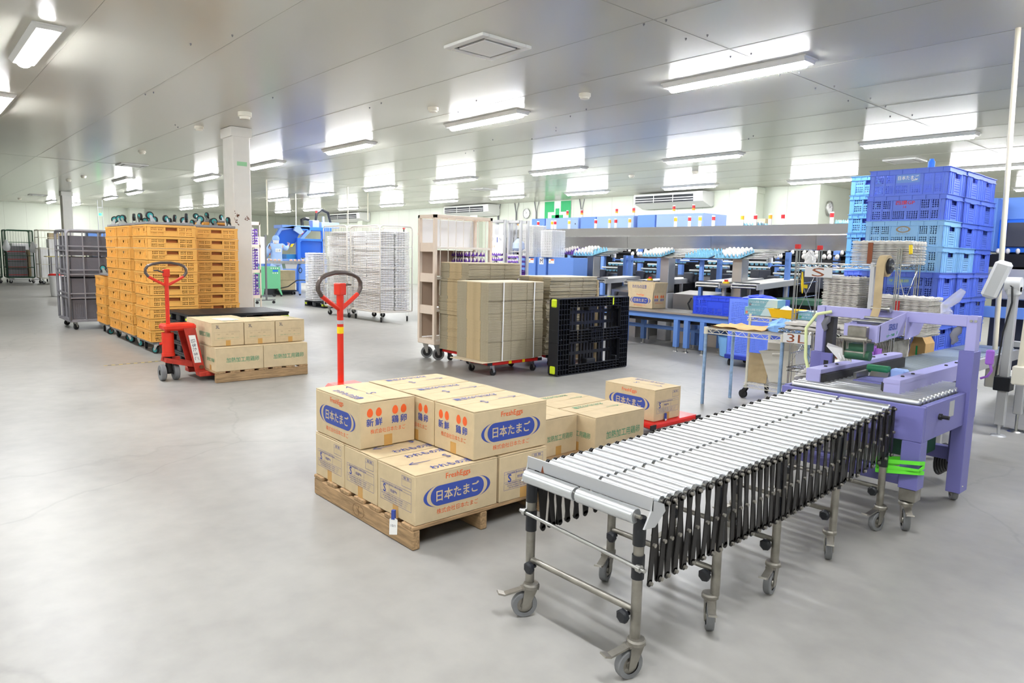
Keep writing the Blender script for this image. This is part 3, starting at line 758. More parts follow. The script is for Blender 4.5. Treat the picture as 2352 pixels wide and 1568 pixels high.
# ---------------------------------------------------------------- case sealer
YZ = Matrix(((0,0,1,0),(1,0,0,0),(0,1,0,0),(0,0,0,1)))      # prism polygons given as (y, z), extruded along x
def build_sealer():
    X0, X1, YA, YB = -2.07, -1.27, 4.06, 4.96
    t = thing('case_sealer', 'lilac carton sealing machine with a tape roll arch and side belts', 'machine', (0, 0, 0))
    fr = MB().box(X0, X1, YA, YA+.03, .50, .695, .004); fr.box(X0, X1, YB-.03, YB, .52, .70, .004)
    fr.box(X1-.03, X1, YA+.03, YB-.03, .50, .70, .004); fr.box(X0, X0+.03, YA+.03, YB-.03, .50, .70, .004)
    obj('frame', fr, M['lilac_dark'], t)
    for x in (X0+.05, X1-.05):
        for y in (YA+.05, YB-.06):
            L = obj('leg', MB().box(x-.048, x+.048, y-.05, y+.05, .235, .50, .003), M['lilac_dark'], t)
            obj('foot_block', MB().box(x-.042, x+.042, y-.044, y+.044, .165, .235, .003), M['steel_worn'], L)
            c = caster(L, (x, y-.028, 0), .5 if y < 5 else 0); c.scale = (1.12, 1.12, 1.12)
    obj('lower_beam', MB().box(X0+.098, X1-.098, YA+.02, YA+.08, .245, .325, .003), M['lilac_dark'], t); obj('lower_beam', MB().box(X0+.098, X1-.098, YB-.1, YB-.04, .245, .325, .003), M['lilac_dark'], t)
    n = 14; r = .023
    rm = MB(); rm.lathe([(.0001, -.36), (.008, -.36), (.019, -.358), (r, -.352), (r, .352), (.019, .358), (.008, .36), (.0001, .36)], 14, RY(PI/2)); rm = mesh('bed_roller', rm, M['roller'])
    for i in range(n):
        y = YA+.06+i*(YB-YA-.12)/(n-1)
        obj('bed_roller', rm, None, t, (-1.67, y, .705))
    # tape head in the bed
    mb = MB().box(-1.80, -1.58, 4.42, 4.95, .70, .733, .003)
    h = obj('lower_tape_head', mb, M['lilac_dark'], t)
    obj('nip_roller', MB().cyl((-1.83, 4.72, .775), (-1.70, 4.72, .775), .027, 16), M['green_roller'], h)
    obj('guard_plate', MB().prism([(4.66, .72), (4.70, .765), (4.72, .765), (4.72, .72)], -1.80, -1.69, YZ).bar((-1.82, 4.5, .745), (-1.82, 4.68, .75), .02, .04), M['steel'], h)
    obj('tape_guide', MB().box(-1.69, -1.60, 4.70, 4.78, .72, .79, .01), M['blue_pale'], h)
    # side belts
    for x0, x1, s, nm in ((-1.99, -1.875, 1, 'left'), (-1.565, -1.45, -1, 'right')):
        xa, xb = (x0, x1-.025) if s > 0 else (x0+.025, x1)
        P = [(xa, 4.2), (xb, 4.2), (xb, 5.5), (xb-.03, 5.55), (xa+.02, 5.55), (xa, 5.5)]
        b = obj('belt_housing', MB().prism(P, .775, .80).prism([(xa, 4.2), (xa+.085, 4.2), (xa+.085, 5.5), (xa, 5.5)] if s > 0 else [(xb-.085, 4.2), (xb, 4.2), (xb, 5.5), (xb-.085, 5.5)], .70, .776), M['lilac'], t)
        bx = xb if s > 0 else xa
        bl = [(bx-s*.0, 4.215), (bx+s*.022, 4.235), (bx+s*.022, 5.5), (bx, 5.53), (bx-s*.02, 5.53), (bx-s*.02, 4.215)]
        obj('drive_belt', MB().prism(bl if s > 0 else bl[::-1], .705, .772), M['belt_black'], b)
        bo = MB()
        for y in (4.36, 4.52, 5.1, 5.3): bo.lathe([(.0001, .007), (.009, .007), (.011, 0)], 10, T((xa+xb)/2, y, .80))
        obj('housing_bolt', bo, M['black_metal'], b)
    # arch
    for x0, x1, nm in ((-2.225, -2.145, 'l'), (-1.33, -1.25, 'r')):
        p = obj('post', MB().box(x0, x1, 4.74, 4.87, .08, .945 if nm == 'r' else .84, .003), M['lilac_dark'], t)
        xi0, xi1 = (x0+.015, x1-.01) if nm == 'l' else (x0+.022, x1-.002)
        obj('post_extension', MB().box(xi0, xi1, 4.755, 4.83, .84 if nm == 'l' else .945, 1.155, .003), M['lilac'], p)
        if nm == 'l':
            obj('lead_screw', MB().box(-2.145, -2.10, 4.78, 4.84, .62, 1.08), M['belt_black'], p)
            obj('slide_plate', MB().box(-2.145, -2.07, 4.72, 4.74, .62, .84, .003), M['lilac_dark'], p)
            obj('slot', MB().box(-2.12, -2.09, 4.717, 4.721, .67, .79), M['black'], p)
    bm = obj('cross_beam', MB().box(-2.15, -1.306, 4.755, 4.83, 1.088, 1.153, .003), M['lilac'], t)
    bo = MB()
    for x in (-1.285, -1.262): bo.cyl((x, 4.748, 1.125), (x, 4.756, 1.125), .008, 10)
    obj('beam_bolt', bo, M['steel'], bm)
    hd = thing_part = obj('upper_tape_head', MB().prism([(4.3, .985), (4.3, 1.085), (4.74, 1.15), (4.70, 1.01)], -1.64, -1.632, YZ).prism([(4.34, .985), (4.34, 1.08), (4.74, 1.12), (4.70, 1.01)], -1.838, -1.83, YZ)
             .box(-1.84, -1.632, 4.335, 4.345, .985, 1.085).prism([(4.73, .98), (4.73, 1.12), (4.80, 1.13), (5.05, 1.09), (4.95, 1.0)], -1.632, -1.624, YZ), M['lilac'], t)
    mb = MB(); mb.text('SEKISUI', (-1.6314, 4.53, 1.070), (0, 1, 0), (0, 0, 1), .052, .13, .025); obj('maker_lettering', mb, M['ink_blue'], hd)
    mb = MB(); mb.text('布テープ貼機', (-1.6314, 4.50, 1.02), (0, 1, .06), (0, 0, 1), .017, .12, .02); mb.text('βf', (-1.6314, 4.60, 1.03), (0, 1, .06), (0, 0, 1), .024); obj('green_lettering', mb, M['sign_green'], hd)
    g = MB().box(-1.80, -1.69, 4.29, 4.335, 1.0, 1.075, .004); g.cyl((-1.82, 4.27, 1.0), (-1.67, 4.27, 1.0), .018, 12); g.cyl((-1.835, 4.27, 1.0), (-1.65, 4.27, 1.0), .008, 8)
    for x in (-1.805, -1.685): g.bar((x, 4.265, 1.005), (x, 4.285, .90), .03, .006, (1, 0, 0))
    g.cyl((-1.81, 4.28, .92), (-1.68, 4.28, .92), .008, 8)
    obj('press_bracket', g, M['steel_worn'], hd)
    obj('press_roller', MB().cyl((-1.80, 4.30, .905), (-1.66, 4.30, .905), .03, 16).box(-1.79, -1.69, 4.3, 4.42, .92, .97), M['green_dark'], hd)
    fl = MB().add([(-1.93, 4.33, .955), (-1.80, 4.30, .93), (-1.78, 4.34, .86), (-1.86, 4.36, .845), (-1.95, 4.36, .93)], [(0, 1, 2, 3, 4)])
    for k in range(4): fl.add([(-1.86+.02*k, 4.325, .90-.006*k), (-1.85+.02*k, 4.325, .90-.006*k), (-1.835+.02*k, 4.33, .865-.004*k), (-1.845+.02*k, 4.33, .865-.004*k)], [(0, 1, 2, 3)])
    obj('paper_flag', fl, M['paper'], hd)
    top = MB()
    for z, y in ((1.10, 4.42), (1.085, 4.50), (1.11, 4.60)): top.cyl((-1.83, y, z), (-1.64, y, z), .009, 10)
    top.box(-1.80, -1.66, 4.52, 4.68, 1.09, 1.10)
    obj('tie_rod', top, M['steel'], hd)
    ms = obj('tape_mast', MB().box(-1.895, -1.862, 4.79, 4.80, 1.06, 1.455).box(-1.866, -1.860, 4.765, 4.80, 1.06, 1.45), M['plate_grey'], t)
    obj('spindle', MB().cyl((-1.87, 4.77, 1.435), (-1.735, 4.77, 1.435), .008, 10).cyl((-1.78, 4.77, 1.435), (-1.755, 4.77, 1.435), .018, 12).cyl((-1.752, 4.77, 1.435), (-1.738, 4.77, 1.435), .014, 10), M['steel'], ms)
    obj('roll_core', MB().lathe([(.012, -.026), (.050, -.026), (.050, .036), (.044, .042), (.02, .042), (.012, .036)], 24, T(-1.80, 4.77, 1.435) @ RY(PI/2)), M['black'], ms)
    rl = obj('tape_roll', MB().lathe([(.050, -.025), (.069, -.025), (.069, .025), (.050, .025)], 28, T(-1.80, 4.77, 1.435) @ RY(PI/2)), M['kraft'], ms)
    obj('tape_strip', MB().box(-1.825, -1.775, 4.7005, 4.7017, 1.165, 1.437).add([(-1.825, 4.70, 1.165), (-1.775, 4.70, 1.165), (-1.775, 4.66, 1.10), (-1.825, 4.66, 1.10)], [(0, 1, 2, 3)]), M['kraft'], ms)
    obj('guide_roller', MB().cyl((-1.84, 4.715, 1.165), (-1.725, 4.715, 1.165), .015, 14).cyl((-1.735, 4.715, 1.165), (-1.72, 4.715, 1.165), .023, 12), M['steel'], ms)
    k = obj('side_knob', MB().cyl((X1, 4.30, .615), (X1+.05, 4.30, .615), .011, 12).cyl((X1, 4.30, .615), (X1+.015, 4.30, .615), .018, 12), M['black'], t)
    obj('rating_plate', MB().box(X1, X1+.0015, 4.46, 4.54, .59, .68), M['plate_grey'], t)
    obj('warning_sticker', MB().box(-1.536, -1.52, 4.1985, 4.2, .70, .714), M['paper'], t)
    wr = MB().tube([(-2.10, 4.74, 1.12), (-2.18, 4.70, 1.10), (-2.24, 4.68, 1.0), (-2.22, 4.66, .80), (-2.19, 4.65, .72)], .011, 8)
    obj('air_hose', wr, mat('pale_yellow_tube', 'DDE6A8', .4), t)
    for x, a in ((-2.13, .0), (-1.345, .0)):
        obj('plastic_wrap', MB().tube([(x, 4.78, 1.085), (x-.01, 4.77, 1.06), (x-.03, 4.77, 1.03), (x-.02, 4.77, 1.0), (x-.035, 4.77, .975)], [.012, .026, .022, .02, .006], 7), mat('wrap_%d' % (x*-100), '8E8E92', .2, alpha=.75), t)
    obj('under_box', MB().box(-1.62, -1.42, 4.5, 4.8, .30, .48, .01), M['green_dark'], t)
    st = MB()
    for k, (z, dx) in enumerate(((.388, 0), (.360, .004), (.334, .002))):
        P = [(-1.46, 3.985, z-.01), (-1.265, 4.045, z), (-1.262, 4.115, z), (-1.37, 4.13, z-.004), (-1.47, 4.02, z-.01)]
        for i in range(5): st.bar((P[i][0], P[i][1], P[i][2]+.008*math.sin(3*k+2*i)), (P[(i+1) % 5][0], P[(i+1) % 5][1], P[(i+1) % 5][2]+.008*math.sin(3*k+2*i+2)), .004, .021, (0, 0, 1))
    one('strap', st, M['lime'], 'bright lime green strap tying the conveyor leg to the sealing machine', 'strap')
    cb = MB()
    for k in range(6):
        cb.tube([(-1.5+.012*k, 5.22+(.145-.012*k)*math.cos(2*PI*i/20), .155+(.10-.007*k)*math.sin(2*PI*i/20)+.004*k) for i in range(20)], .008, 6, True)
    cb.tube([(-1.45, 5.25, .25), (-1.45, 5.3, .35), (-1.5, 5.3, .45)], .007, 6)
    obj('cable_coil', cb, M['black'], t)
build_sealer()
# exit roller conveyor behind the sealer
t = thing('outfeed_roller_conveyor', 'grey roller table leading away behind the lilac sealing machine', 'conveyor', (0, 0, 0))
mb = MB().box(-2.12, -2.09, 5.0, 7.75, .60, .69); mb.box(-1.72, -1.69, 5.0, 7.75, .60, .69)
obj('side_rail', mb, M['plate_grey'], t)
rm = MB(); rm.lathe([(.0001, -.183), (.018, -.183), (.02, -.18), (.02, .18), (.018, .183), (.0001, .183)], 12, RY(PI/2)); rm = mesh('roller', rm, mat('grey_roller', 'A8B4BE', .35, .6))
for i in range(51): obj('roller', rm, None, t, (-1.905, 5.03+i*.0535, .685))
for x in (-2.105, -1.705):
    for y in (5.8, 7.5): obj('leg', MB().box(x-.02, x+.02, y-.02, y+.02, 0, .60), M['plate_grey'], t)
# operator screen on aluminium stand
t = thing('screen_stand', 'grey tilted control screen on an aluminium post at the right edge', 'control screen', (-1.62, 7.05, 0))
obj('post', MB().box(-.034, .034, -.034, .034, .42, 1.22, .006), M['plate_grey'], t)
obj('base_box', MB().box(-.06, .06, -.07, .07, .40, .52, .005), M['black_pl'], t)
obj('foot_post', MB().box(-.035, .035, -.03, .03, .10, .40, .004).cyl((0, 0, .0), (0, 0, .1), .012, 10).lathe([(.0001, .012), (.05, .012), (.06, 0)], 16), M['plate_grey'], t)
Mx = T(-.12, -.05, 1.335) @ RY(.30) @ RZ(.15)
mb = MB(); mb.M = Mx; mb.box(-.06, .06, -.06, .12, -.16, .16, .022)
obj('screen_housing', mb, M['screen_grey'], t)
mb = MB(); mb.cyl((-.06, 0, 1.30), (.05, 0, 1.30), .062, 18).box(-.05, .05, -.05, .05, 1.20, 1.30, .02)
obj('tilt_joint', mb, M['screen_grey'], t)
obj('cable', MB().tube([(-.03, -.05, 1.30), (.0, -.06, 1.28), (.01, -.06, 1.15), (-.03, -.06, .9), (-.05, -.06, .52)], .007, 6), M['black'], t)
mb = MB().tube([(-.24, -.03, 1.10), (-.22, -.03, 1.22), (-.2, -.03, 1.3)], [.03, .035, .02], 8)
one('plastic_sleeve', MB().tube([(-1.43, 4.80, 1.155), (-1.45, 4.82, 1.2), (-1.40, 4.83, 1.25), (-1.37, 4.85, 1.3)], [.035, .03, .032, .02], 8).box(-1.45, -1.41, 4.78, 4.81, 1.154, 1.17), M['clear_film'], 'crumpled clear plastic sleeve standing on the lilac arch', 'plastic sleeve')
def pole(x, y, z0, z1, r, m, l, x2=None, y2=None, box=None, cat='pole'):
    t = thing('ceiling_pole', l, cat, (0, 0, 0), 0, 'upright pipes from the ceiling')
    obj('pipe', MB().cyl((x, y, z0), (x if x2 is None else x2, y if y2 is None else y2, z1), r, 12), M[m], t)
    if box: obj('outlet_box', MB().box(x-box[0], x+box[0], y-box[0], y+box[0], z0-box[1], z0+.01, .008), M['cream'], t)
pole(-1.80, 7.44, .56, CH, .022, 'cream_pipe', 'cream pole left of the grey control screen, ending in a switch box', -1.887, 7.447, (.05, .2))
pole(-1.355, 6.30, .70, CH, .022, 'cream_pipe', 'rightmost cream pole with a cream box at its foot, right of the screen post', -1.345, 6.6, (.042, .13))
pole(-1.66, 7.9, 1.46, CH, .026, 'steel', 'grey steel pipe between the two cream poles')
t = thing('support_frame_leg', 'grey square leg with flat foot behind the screen stand', 'frame leg', (-1.565, 7.36, 0), 0)
obj('leg', MB().box(-.032, .032, -.03, .03, .16, .75, .004), M['plate_grey'], t); obj('foot', MB().cyl((0, 0, .01), (0, 0, .16), .012, 10).lathe([(.0001, .012), (.055, .012), (.065, 0)], 16), M['steel'], t)
obj('rail', MB().box(-.09, 1.2, -.03, .03, .75, .80, .004), M['plate_grey'], t)
one('purple_sensor', MB().box(-.02, .025, -.02, .02, 0, .1, .008).tube([(.01, 0, 0), (.02, 0, -.04), (.0, 0, -.08), (-.04, 0, -.1)], .009, 6), M['purple_clip'], 'small purple sensor box beside the right lilac post', 'sensor', None, (-1.36, 5.5, .79))
one('hose', MB().tube([(-1.0, 7.9, 1.25), (-1.0, 7.9, 1.0), (-1.03, 7.85, .8), (-1.1, 7.8, .7)], .016, 8), M['red'], 'red air hose hanging at the right edge', 'hose')
one('hose', MB().tube([(-1.55, 7.5, 1.2), (-1.56, 7.48, 1.05), (-1.53, 7.38, .80)], .016, 8), M['red'], 'red air hose behind the screen post', 'hose')
# big blue machine at the right edge
t = thing('blue_machine', 'large blue enclosed machine at the right edge behind the poles', 'machine', (0, 0, 0))
obj('upper_cover', MB().box(-2.36, 1.0, 9.15, 10.6, 1.95, 2.19, .01).box(-2.42, -2.3, 9.0, 10.6, 1.60, 2.18, .01).box(-2.1, 1.0, 9.4, 10.4, 2.19, 2.38, .01), M['blue_machine'], t)
obj('window_band', MB().box(-2.30, 1.0, 9.14, 9.2, 1.60, 1.95, .004), M['blue_bright'], t)
obj('display', MB().box(-2.22, -1.98, 9.12, 9.15, 1.66, 1.92, .004), M['grey_box'], t)
obj('body', MB().box(-2.34, 1.0, 9.3, 10.6, .3, 1.60, .01), M['grey_box'], t)
obj('egg_bed', MB().box(-2.5, 1.0, 8.9, 9.3, 1.44, 1.58, .01), M['dark_lane'], t)
obj('under_cover', MB().box(-2.5, 1.0, 8.85, 9.3, 1.1, 1.42, .01), M['plate_grey'], t)
obj('lower_beam', MB().box(-2.5, 1.0, 8.8, 8.9, .9, 1.02, .006), M['blue_machine'], t)
for i in range(5): one('egg', MB().lathe([(.022*math.sin(PI*k/8), .03*math.cos(PI*k/8)) for k in range(8, -1, -1)], 10, None, True), M['egg'], 'white egg on the dark bed of the right blue machine', 'egg', 'eggs on the right blue machine', (-2.42+.09*i, 8.95, 1.61))
# wire frame trolley behind the outfeed
mb = MB()
for z in (.75, .86): mb.tube([(-1.5, 8.2, z), (-.8, 8.2, z), (-.6, 8.0, z)], .016, 8)
for x in (-1.4, -.9): mb.cyl((x, 8.2, 0), (x, 8.2, .86), .016, 8)
one('guide_rail', mb, M['steel'], 'bent steel guide rails behind the screen stand', 'rail')
mb = MB()
for x, z, r in ((-.82, .93, .12), (-.68, .9, .11), (-.75, 1.0, .09)): mb.lathe([(r*math.sin(PI*k/8)*(1+.1*math.sin(3*k)), r*.7*math.cos(PI*k/8)) for k in range(8, -1, -1)], 12, T(x, 8.2, z), True)
one('plastic_bag', mb, M['plastic_bag'], 'clear plastic bag of white goods at the right edge', 'bag')
# ---------------------------------------------------------------- lattice crates
def wall(mb, w, us, vs, rows, pitch, t=.004, hole=.86):
    "wall in local x (0..w), z; outer face at y=0; rows of letters: S solid, L lattice, . open"
    for j, row in enumerate(rows):
        z0, z1 = vs[j], vs[j+1]; i = 0
        while i < len(row):
            c = row[i]; k = i
            while c == 'S' and k+1 < len(row) and row[k+1] == 'S': k += 1
            x0, x1 = us[i], us[k+1]
            if c == 'S': mb.box(x0, x1, 0, t, z0, z1)
            elif c == 'L':
                nu, nv = max(1, round((x1-x0)/pitch)), max(1, round((z1-z0)/pitch))
                mb.lattice((x0, 0, z0), (x1-x0, 0, 0), (0, 0, z1-z0), nu, nv, t*.7, hole)
            i = k+1
def walls4(mb, W, D, front, side):
    for n in range(4):
        if n == 0: mb.M = T(-W/2, -D/2, 0)
        if n == 1: mb.M = T(W/2, -D/2, 0) @ RZ(PI/2)
        if n == 2: mb.M = T(W/2, D/2, 0) @ RZ(PI)
        if n == 3: mb.M = T(-W/2, D/2, 0) @ RZ(-PI/2)
        (front if n % 2 == 0 else side)(mb)
    mb.M = None
def orange_mesh(var):
    W, D, H = .735, .62, .155
    mb = MB()
    def side(m):     # long lattice side, width D
        us = [0, .05, .125, .135, .21, .235, .385, .41, .485, .495, .57, D]
        if var == 0:
            vs = [0, .016, .062, .076, .122, H-.004]; rows = ['SSSSSSSSSSS', 'SLSLSSSLSLS', 'SSSSSSSSSSS', 'SLSLS.SLSLS', 'SSSSSSSSSSS']
        else:
            us = [0, .05, .09, .13, .21, .235, .385, .41, .485, .495, .57, D]
            vs = [0, .016, .062, .076, .122, H-.004]; rows = ['SSSSSSSSSSS', 'SLLLSSSLSLS', 'SLLLSSSSSSS', 'SLLLS.SLSLS', 'SSSSSSSSSSS']
        wall(m, D, us, vs, rows, .0185)
        m.box(-.004, D+.004, -.006, .008, H-.026, H-.002); m.box(0, D, -.004, .004, .002, .012); m.box(.04, D-.04, -.003, .004, .066, .073)
        for x in (.045, .225, .39, .575): m.box(x-.004, x+.004, -.003, .002, .0, H-.02)
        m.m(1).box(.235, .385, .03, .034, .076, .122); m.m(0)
        m.box(.232, .388, -.005, .03, .070, .077)
    def front(m):    # ribbed end, width W
        us = [0, .30, .37, W]; vs = [0, .07, .105, H-.004]; rows = ['SSS', 'S.S', 'SSS']
        wall(m, W, us, vs, rows, .02)
        m.box(-.004, W+.004, -.006, .008, H-.026, H-.002); m.box(0, W, -.005, .004, .0, .012)
        m.box(.06, W-.12, -.006, .003, .108, .116)
        for x in [.06+.055*k for k in range(11)]: m.box(x-.003, x+.003, -.006, .002, .01, .11 if k_ok(x) else .065)
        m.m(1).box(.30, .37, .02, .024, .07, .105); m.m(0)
        m.box(W-.13, W-.01, -.010, .002, .055, .063); m.box(W-.13, W-.122, -.010, .002, .063, .128); m.box(W-.02, W-.01, -.010, .002, .0, .128)
    walls4(mb, W, D, front, side)
    mb.box(-W/2, W/2, -D/2, D/2, 0, .006)
    return mesh('shell', mb, [M['orange_pl'], M['orange_in']])
def k_ok(x): return x < .28 or x > .39
OM = [orange_mesh(0), orange_mesh(1)]
def orange_stack(x, y, z0, n, where):
    for i in range(n):
        o = one('orange_crate', OM[rnd.choice((0, 1))], None, '%s orange lattice crate of the stack %s' % (('topmost' if i == n-1 else ORD[i]), where), 'crate', 'orange crates stacked on dollies', (x+rnd.gauss(0, .003), y+rnd.gauss(0, .003), z0+.159*i), (0, 0, rnd.gauss(0, .004)))
def dolly_meshes():
    W, D = .70, .58
    mb = MB()
    for a, b, c, d in ((-W/2, W/2, -D/2, -D/2+.06), (-W/2, W/2, D/2-.06, D/2), (-W/2, -W/2+.07, -D/2+.06, D/2-.06), (W/2-.07, W/2, -D/2+.06, D/2-.06), (-W/2+.07, W/2-.07, -.03, .03)): mb.box(a, b, c, d, .135, .168, .004)
    deck = mesh('deck', mb, M['grey_dolly'])
    fk = MB().box(-.03, .03, -.035, .035, .128, .135)
    for s in (-1, 1): fk.prism([(-.03, .128), (.03, .128), (.042, .045), (.016, .045)], s*.022-.002, s*.022+.002, YZ)
    fk = mesh('fork', fk, M['chrome'])
    Mw = T(0, .03, .052) @ RY(PI/2)
    wh = mesh('wheel', MB().lathe([(.036, -.016), (.048, -.016), (.052, -.011), (.052, .011), (.048, .016), (.036, .016)], 20, Mw), M['rubber'])
    hb = mesh('hub', MB().lathe([(.0001, -.018), (.012, -.018), (.014, -.012), (.037, -.013), (.037, .013), (.014, .012), (.012, .018), (.0001, .018)], 16, Mw), M['teal'])
    return deck, fk, wh, hb
DM = dolly_meshes()
def crate_dolly(label, loc, flip=False, group='grey dollies of the orange crates'):
    t = thing('crate_dolly', label, 'dolly', loc, 0, group)
    if flip: t.rotation_euler = (PI, 0, 0)
    obj('deck', DM[0], None, t)
    for sx in (-1, 1):
        for sy in (-1, 1):
            c = obj('caster', DM[1], None, t, (sx*.28, sy*.22, 0), (0, 0, rnd.uniform(0, 6.28)))
            obj('wheel', DM[2], None, c); obj('hub', DM[3], None, c)
    return t
STK = [(-10.66, 2.885, 10, 'nearest the red pallet jack', True), (-11.58, 2.885, 10, 'second from the red pallet jack', True), (-12.36, 2.89, 10, 'third from the red pallet jack', True), (-12.75, 3.62, 10, 'at the back left, behind the third', True), (-13.37, 2.90, 5, 'that is low, beside the grey cage trolley', False), (-13.26, 4.46, 11, 'just left of the white column', True), (-11.1, 3.62, 10, 'in the second row, behind the nearest', True), (-11.9, 3.62, 10, 'in the middle of the second row', True)]
for x, y, n, wh, top in STK:
    crate_dolly('grey dolly under the orange stack '+wh, (x, y, 0))
    orange_stack(x, y, .17, n, wh)
    if top: crate_dolly('upturned grey dolly on the stack '+wh, (x, y, .17+.159*n+.169), True)
crate_dolly('upturned grey dolly on the low orange stack', (-13.37, 2.95, .17+.159*5+.169), True)
# blue crates -----------------------------------------------------------------
def blue_mesh(kind):
    W, D, H = .675, .45, .237
    if kind == 'sky': W, D, H = .40, .62, .205
    mb = MB()
    def front(m):
        if kind == 'sky':
            us = [0, .05, .13, .15, .28, .30, .36, W]; vs = [0, .02, .09, .105, .155, H-.004]
            rows = ['SSSSSSS', 'SLSLSLS', 'SSSSSSS', 'SLS.SLS', 'SSSSSSS']; wall(m, W, us, vs, rows, .022)
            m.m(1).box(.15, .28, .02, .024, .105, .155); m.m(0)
            for x in (.045, .14, .29, .36): m.box(x-.004, x+.004, -.004, .002, 0, H-.03)
        else:
            us = [0, .05, .125, .145, .215, .235, .34, .355, .455, .475, .545, .565, .625, W]
            vs = [0, .014, .09, .11, .186, H-.004]
            rows = ['SSSSSSSSSSSSS', 'SLSLSLSLSLSLS', 'SSSSSSSSSSSSS', 'SLSLSSSSSLSLS', 'SSSSSSSSSSSSS']
            wall(m, W, us, vs, rows, .0185)
            for x in (.04, .135, .225, .465, .555, .635): m.box(x-.004, x+.004, -.005, .002, 0, H-.05)
        m.box(-.006, W+.006, -.012, .006, H-.05, H-.045); m.box(-.006, W+.006, -.012, .006, H-.008, H-.002); m.box(0, W, -.003, .006, H-.045, H-.008)
        for k in range(6): m.box(W*(k+.5)/6-.003, W*(k+.5)/6+.003, -.010, .002, H-.045, H-.008)
    def side(m):
        us = [0, .10, .16, .30, .36, D] if kind != 'sky' else [0, .1, .2, .42, .52, D]; vs = [0, .014, .10, .14, H-.05, H-.004]
        rows = ['SSSSS', 'SSLSS', 'SSLSS', 'SS.SS', 'SSSSS']
        wall(m, D, us, vs, rows, .024)
        a, b = us[2], us[3]
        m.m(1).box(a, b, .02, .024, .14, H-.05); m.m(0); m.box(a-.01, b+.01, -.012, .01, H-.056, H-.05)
        for x in (.02, .07, .13, D-.13, D-.07, D-.02): m.box(x-.004, x+.004, -.006, .002, 0, H-.05)
        m.box(-.006, D+.006, -.012, .006, H-.05, H-.045); m.box(-.006, D+.006, -.012, .006, H-.008, H-.002); m.box(0, D, -.003, .006, H-.045, H-.008)
    walls4(mb, W, D, front, side)
    mb.box(-W/2+.01, W/2-.01, -D/2+.01, D/2-.01, 0, .006)
    return mb, W, D, H
def bmesh_(kind, col): mb, W, D, H = blue_mesh(kind); return mesh('shell', mb, [M[col], M['blue_in']])
BMESH = {c: bmesh_('big', c) for c in ('blue_crate', 'blue_light', 'blue_deep')}
BMESH['sky'] = bmesh_('sky', 'blue_sky'); BMESH['sky2'] = bmesh_('sky', 'blue_crate')
CX, CY, CP = -2.545, 7.33, .2365
seq = ['blue_crate']*5+['blue_light', 'blue_light', 'blue_crate', 'blue_crate']
CZ = 2.325-CP*9
def crate_label(t, kind):
    mb = MB(); u, v = (1, 0, 0), (0, 0, 1); y = -.2258
    if kind == 'egg': mb.m(0).box(-.10, .10, y+.0003, y+.0006, .11, .187); mb.m(1).text('日本たまご', (0, y, .155), u, v, .04, .175, .012); mb.bar((.03, y, .128), (.08, y, .135), .008, .0004, (0, 1, 0))
    if kind == 'gp': mb.m(2).text('西讃GP', (0, y, .165), u, v, .042, .165, .012); mb.text('14', (0, y, .125), u, v, .032)
    if kind == 'oval':
        mb.m(3)
        for r0, r1 in ((.06, .046),):
            n = 24; V = []; F = []
            for k in range(n):
                a = 2*PI*k/n; V += [(r0*1.05*math.cos(a), y, .155+.03*math.sin(a)), (r1*math.cos(a), y, .155+.02*math.sin(a))]
            for k in range(n): F.append((2*k, 2*k+1, (2*k+3) % (2*n), (2*k+2) % (2*n)))
            mb.add(V, F)
        mb.text('寺川', (0, y, .155), u, v, .03); mb.text('たまごセンター', (0, y, .115), u, v, .016, .12)
    if kind == 'san': mb.m(0).box(-.10, .12, y+.0003, y+.0006, .11, .187); mb.m(4).text('サン鶏卵', (0, y, .15), u, v, .034, .17)
    obj('crate_lettering', mb, [M['blue_machine'], M['ink_white'], M['ink_red'], M['ink_tan'], M['lime_yellow']], t)
names3 = ['front blue stack behind the lilac machine', 'middle column of the tall blue crates', 'rear column of the tall blue crates']
for c in range(3):
    t = None
    for i in range(9):
        col = seq[i] if c == 0 else ('blue_light' if (c == 1 and i in (5,)) else 'blue_crate')
        lb = '%s crate from the floor in the %s' % (ORD[i] if i else 'lowest', names3[c])
        if c == 0: lb = {8: 'top blue crate with white lettering in the front blue stack', 7: 'blue crate with red lettering in the front blue stack', 6: 'pale blue crate with a faded oval mark in the front blue stack', 5: 'lower pale blue crate behind the stacked pulp trays'}.get(i, lb)
        t = one('blue_crate', BMESH[col], None, lb, 'crate', 'tall blue crates beside the outfeed', (CX+rnd.gauss(0, .004)+.005*c, CY+c*.475, CZ+CP*i))
        if c == 0 and i in (8, 7, 6, 5, 4): crate_label(t, {8: 'egg', 7: 'gp', 6: 'oval', 5: 'oval', 4: 'san'}[i])
    one('crate_base_board', MB().box(-.34, .34, -.22, .22, 0, CZ-.002, .01), M['blue_table'], 'blue base board under the '+names3[c], 'base', 'base boards under the blue crates', (CX+.005*c, CY+c*.475, 0))
one('spray_can', MB().lathe([(.0001, 0), (.03, 0), (.03, .09), (.02, .1), (.02, .115), (.0001, .115)], 14), M['blue_bright'], 'small blue can on top of the tall blue crates', 'can', None, (CX+.08, CY+.1, CZ+CP*9-.0))
for i in range(11):
    dy = .0
    one('sky_blue_crate', BMESH['sky' if i > 5 else 'sky2'], None, '%s crate of the narrow light blue stack, counted from the floor' % (ORD[i] if i else 'lowest'), 'crate', 'narrow light blue stack', (-3.30, 8.45, .12+.2085*i))
one('crate_base_board', MB().box(-.19, .19, -.3, .3, 0, .118, .01), M['blue_table'], 'base board under the narrow light blue crate stack', 'base', None, (-3.30, 8.45, 0))
one('white_cloth', MB().box(-.1, .1, -.2, .2, 0, .03, .012), M['paper'], 'white goods in the top light blue crate', 'cloth', None, (-3.30, 8.4, .12+.2085*10+.01))
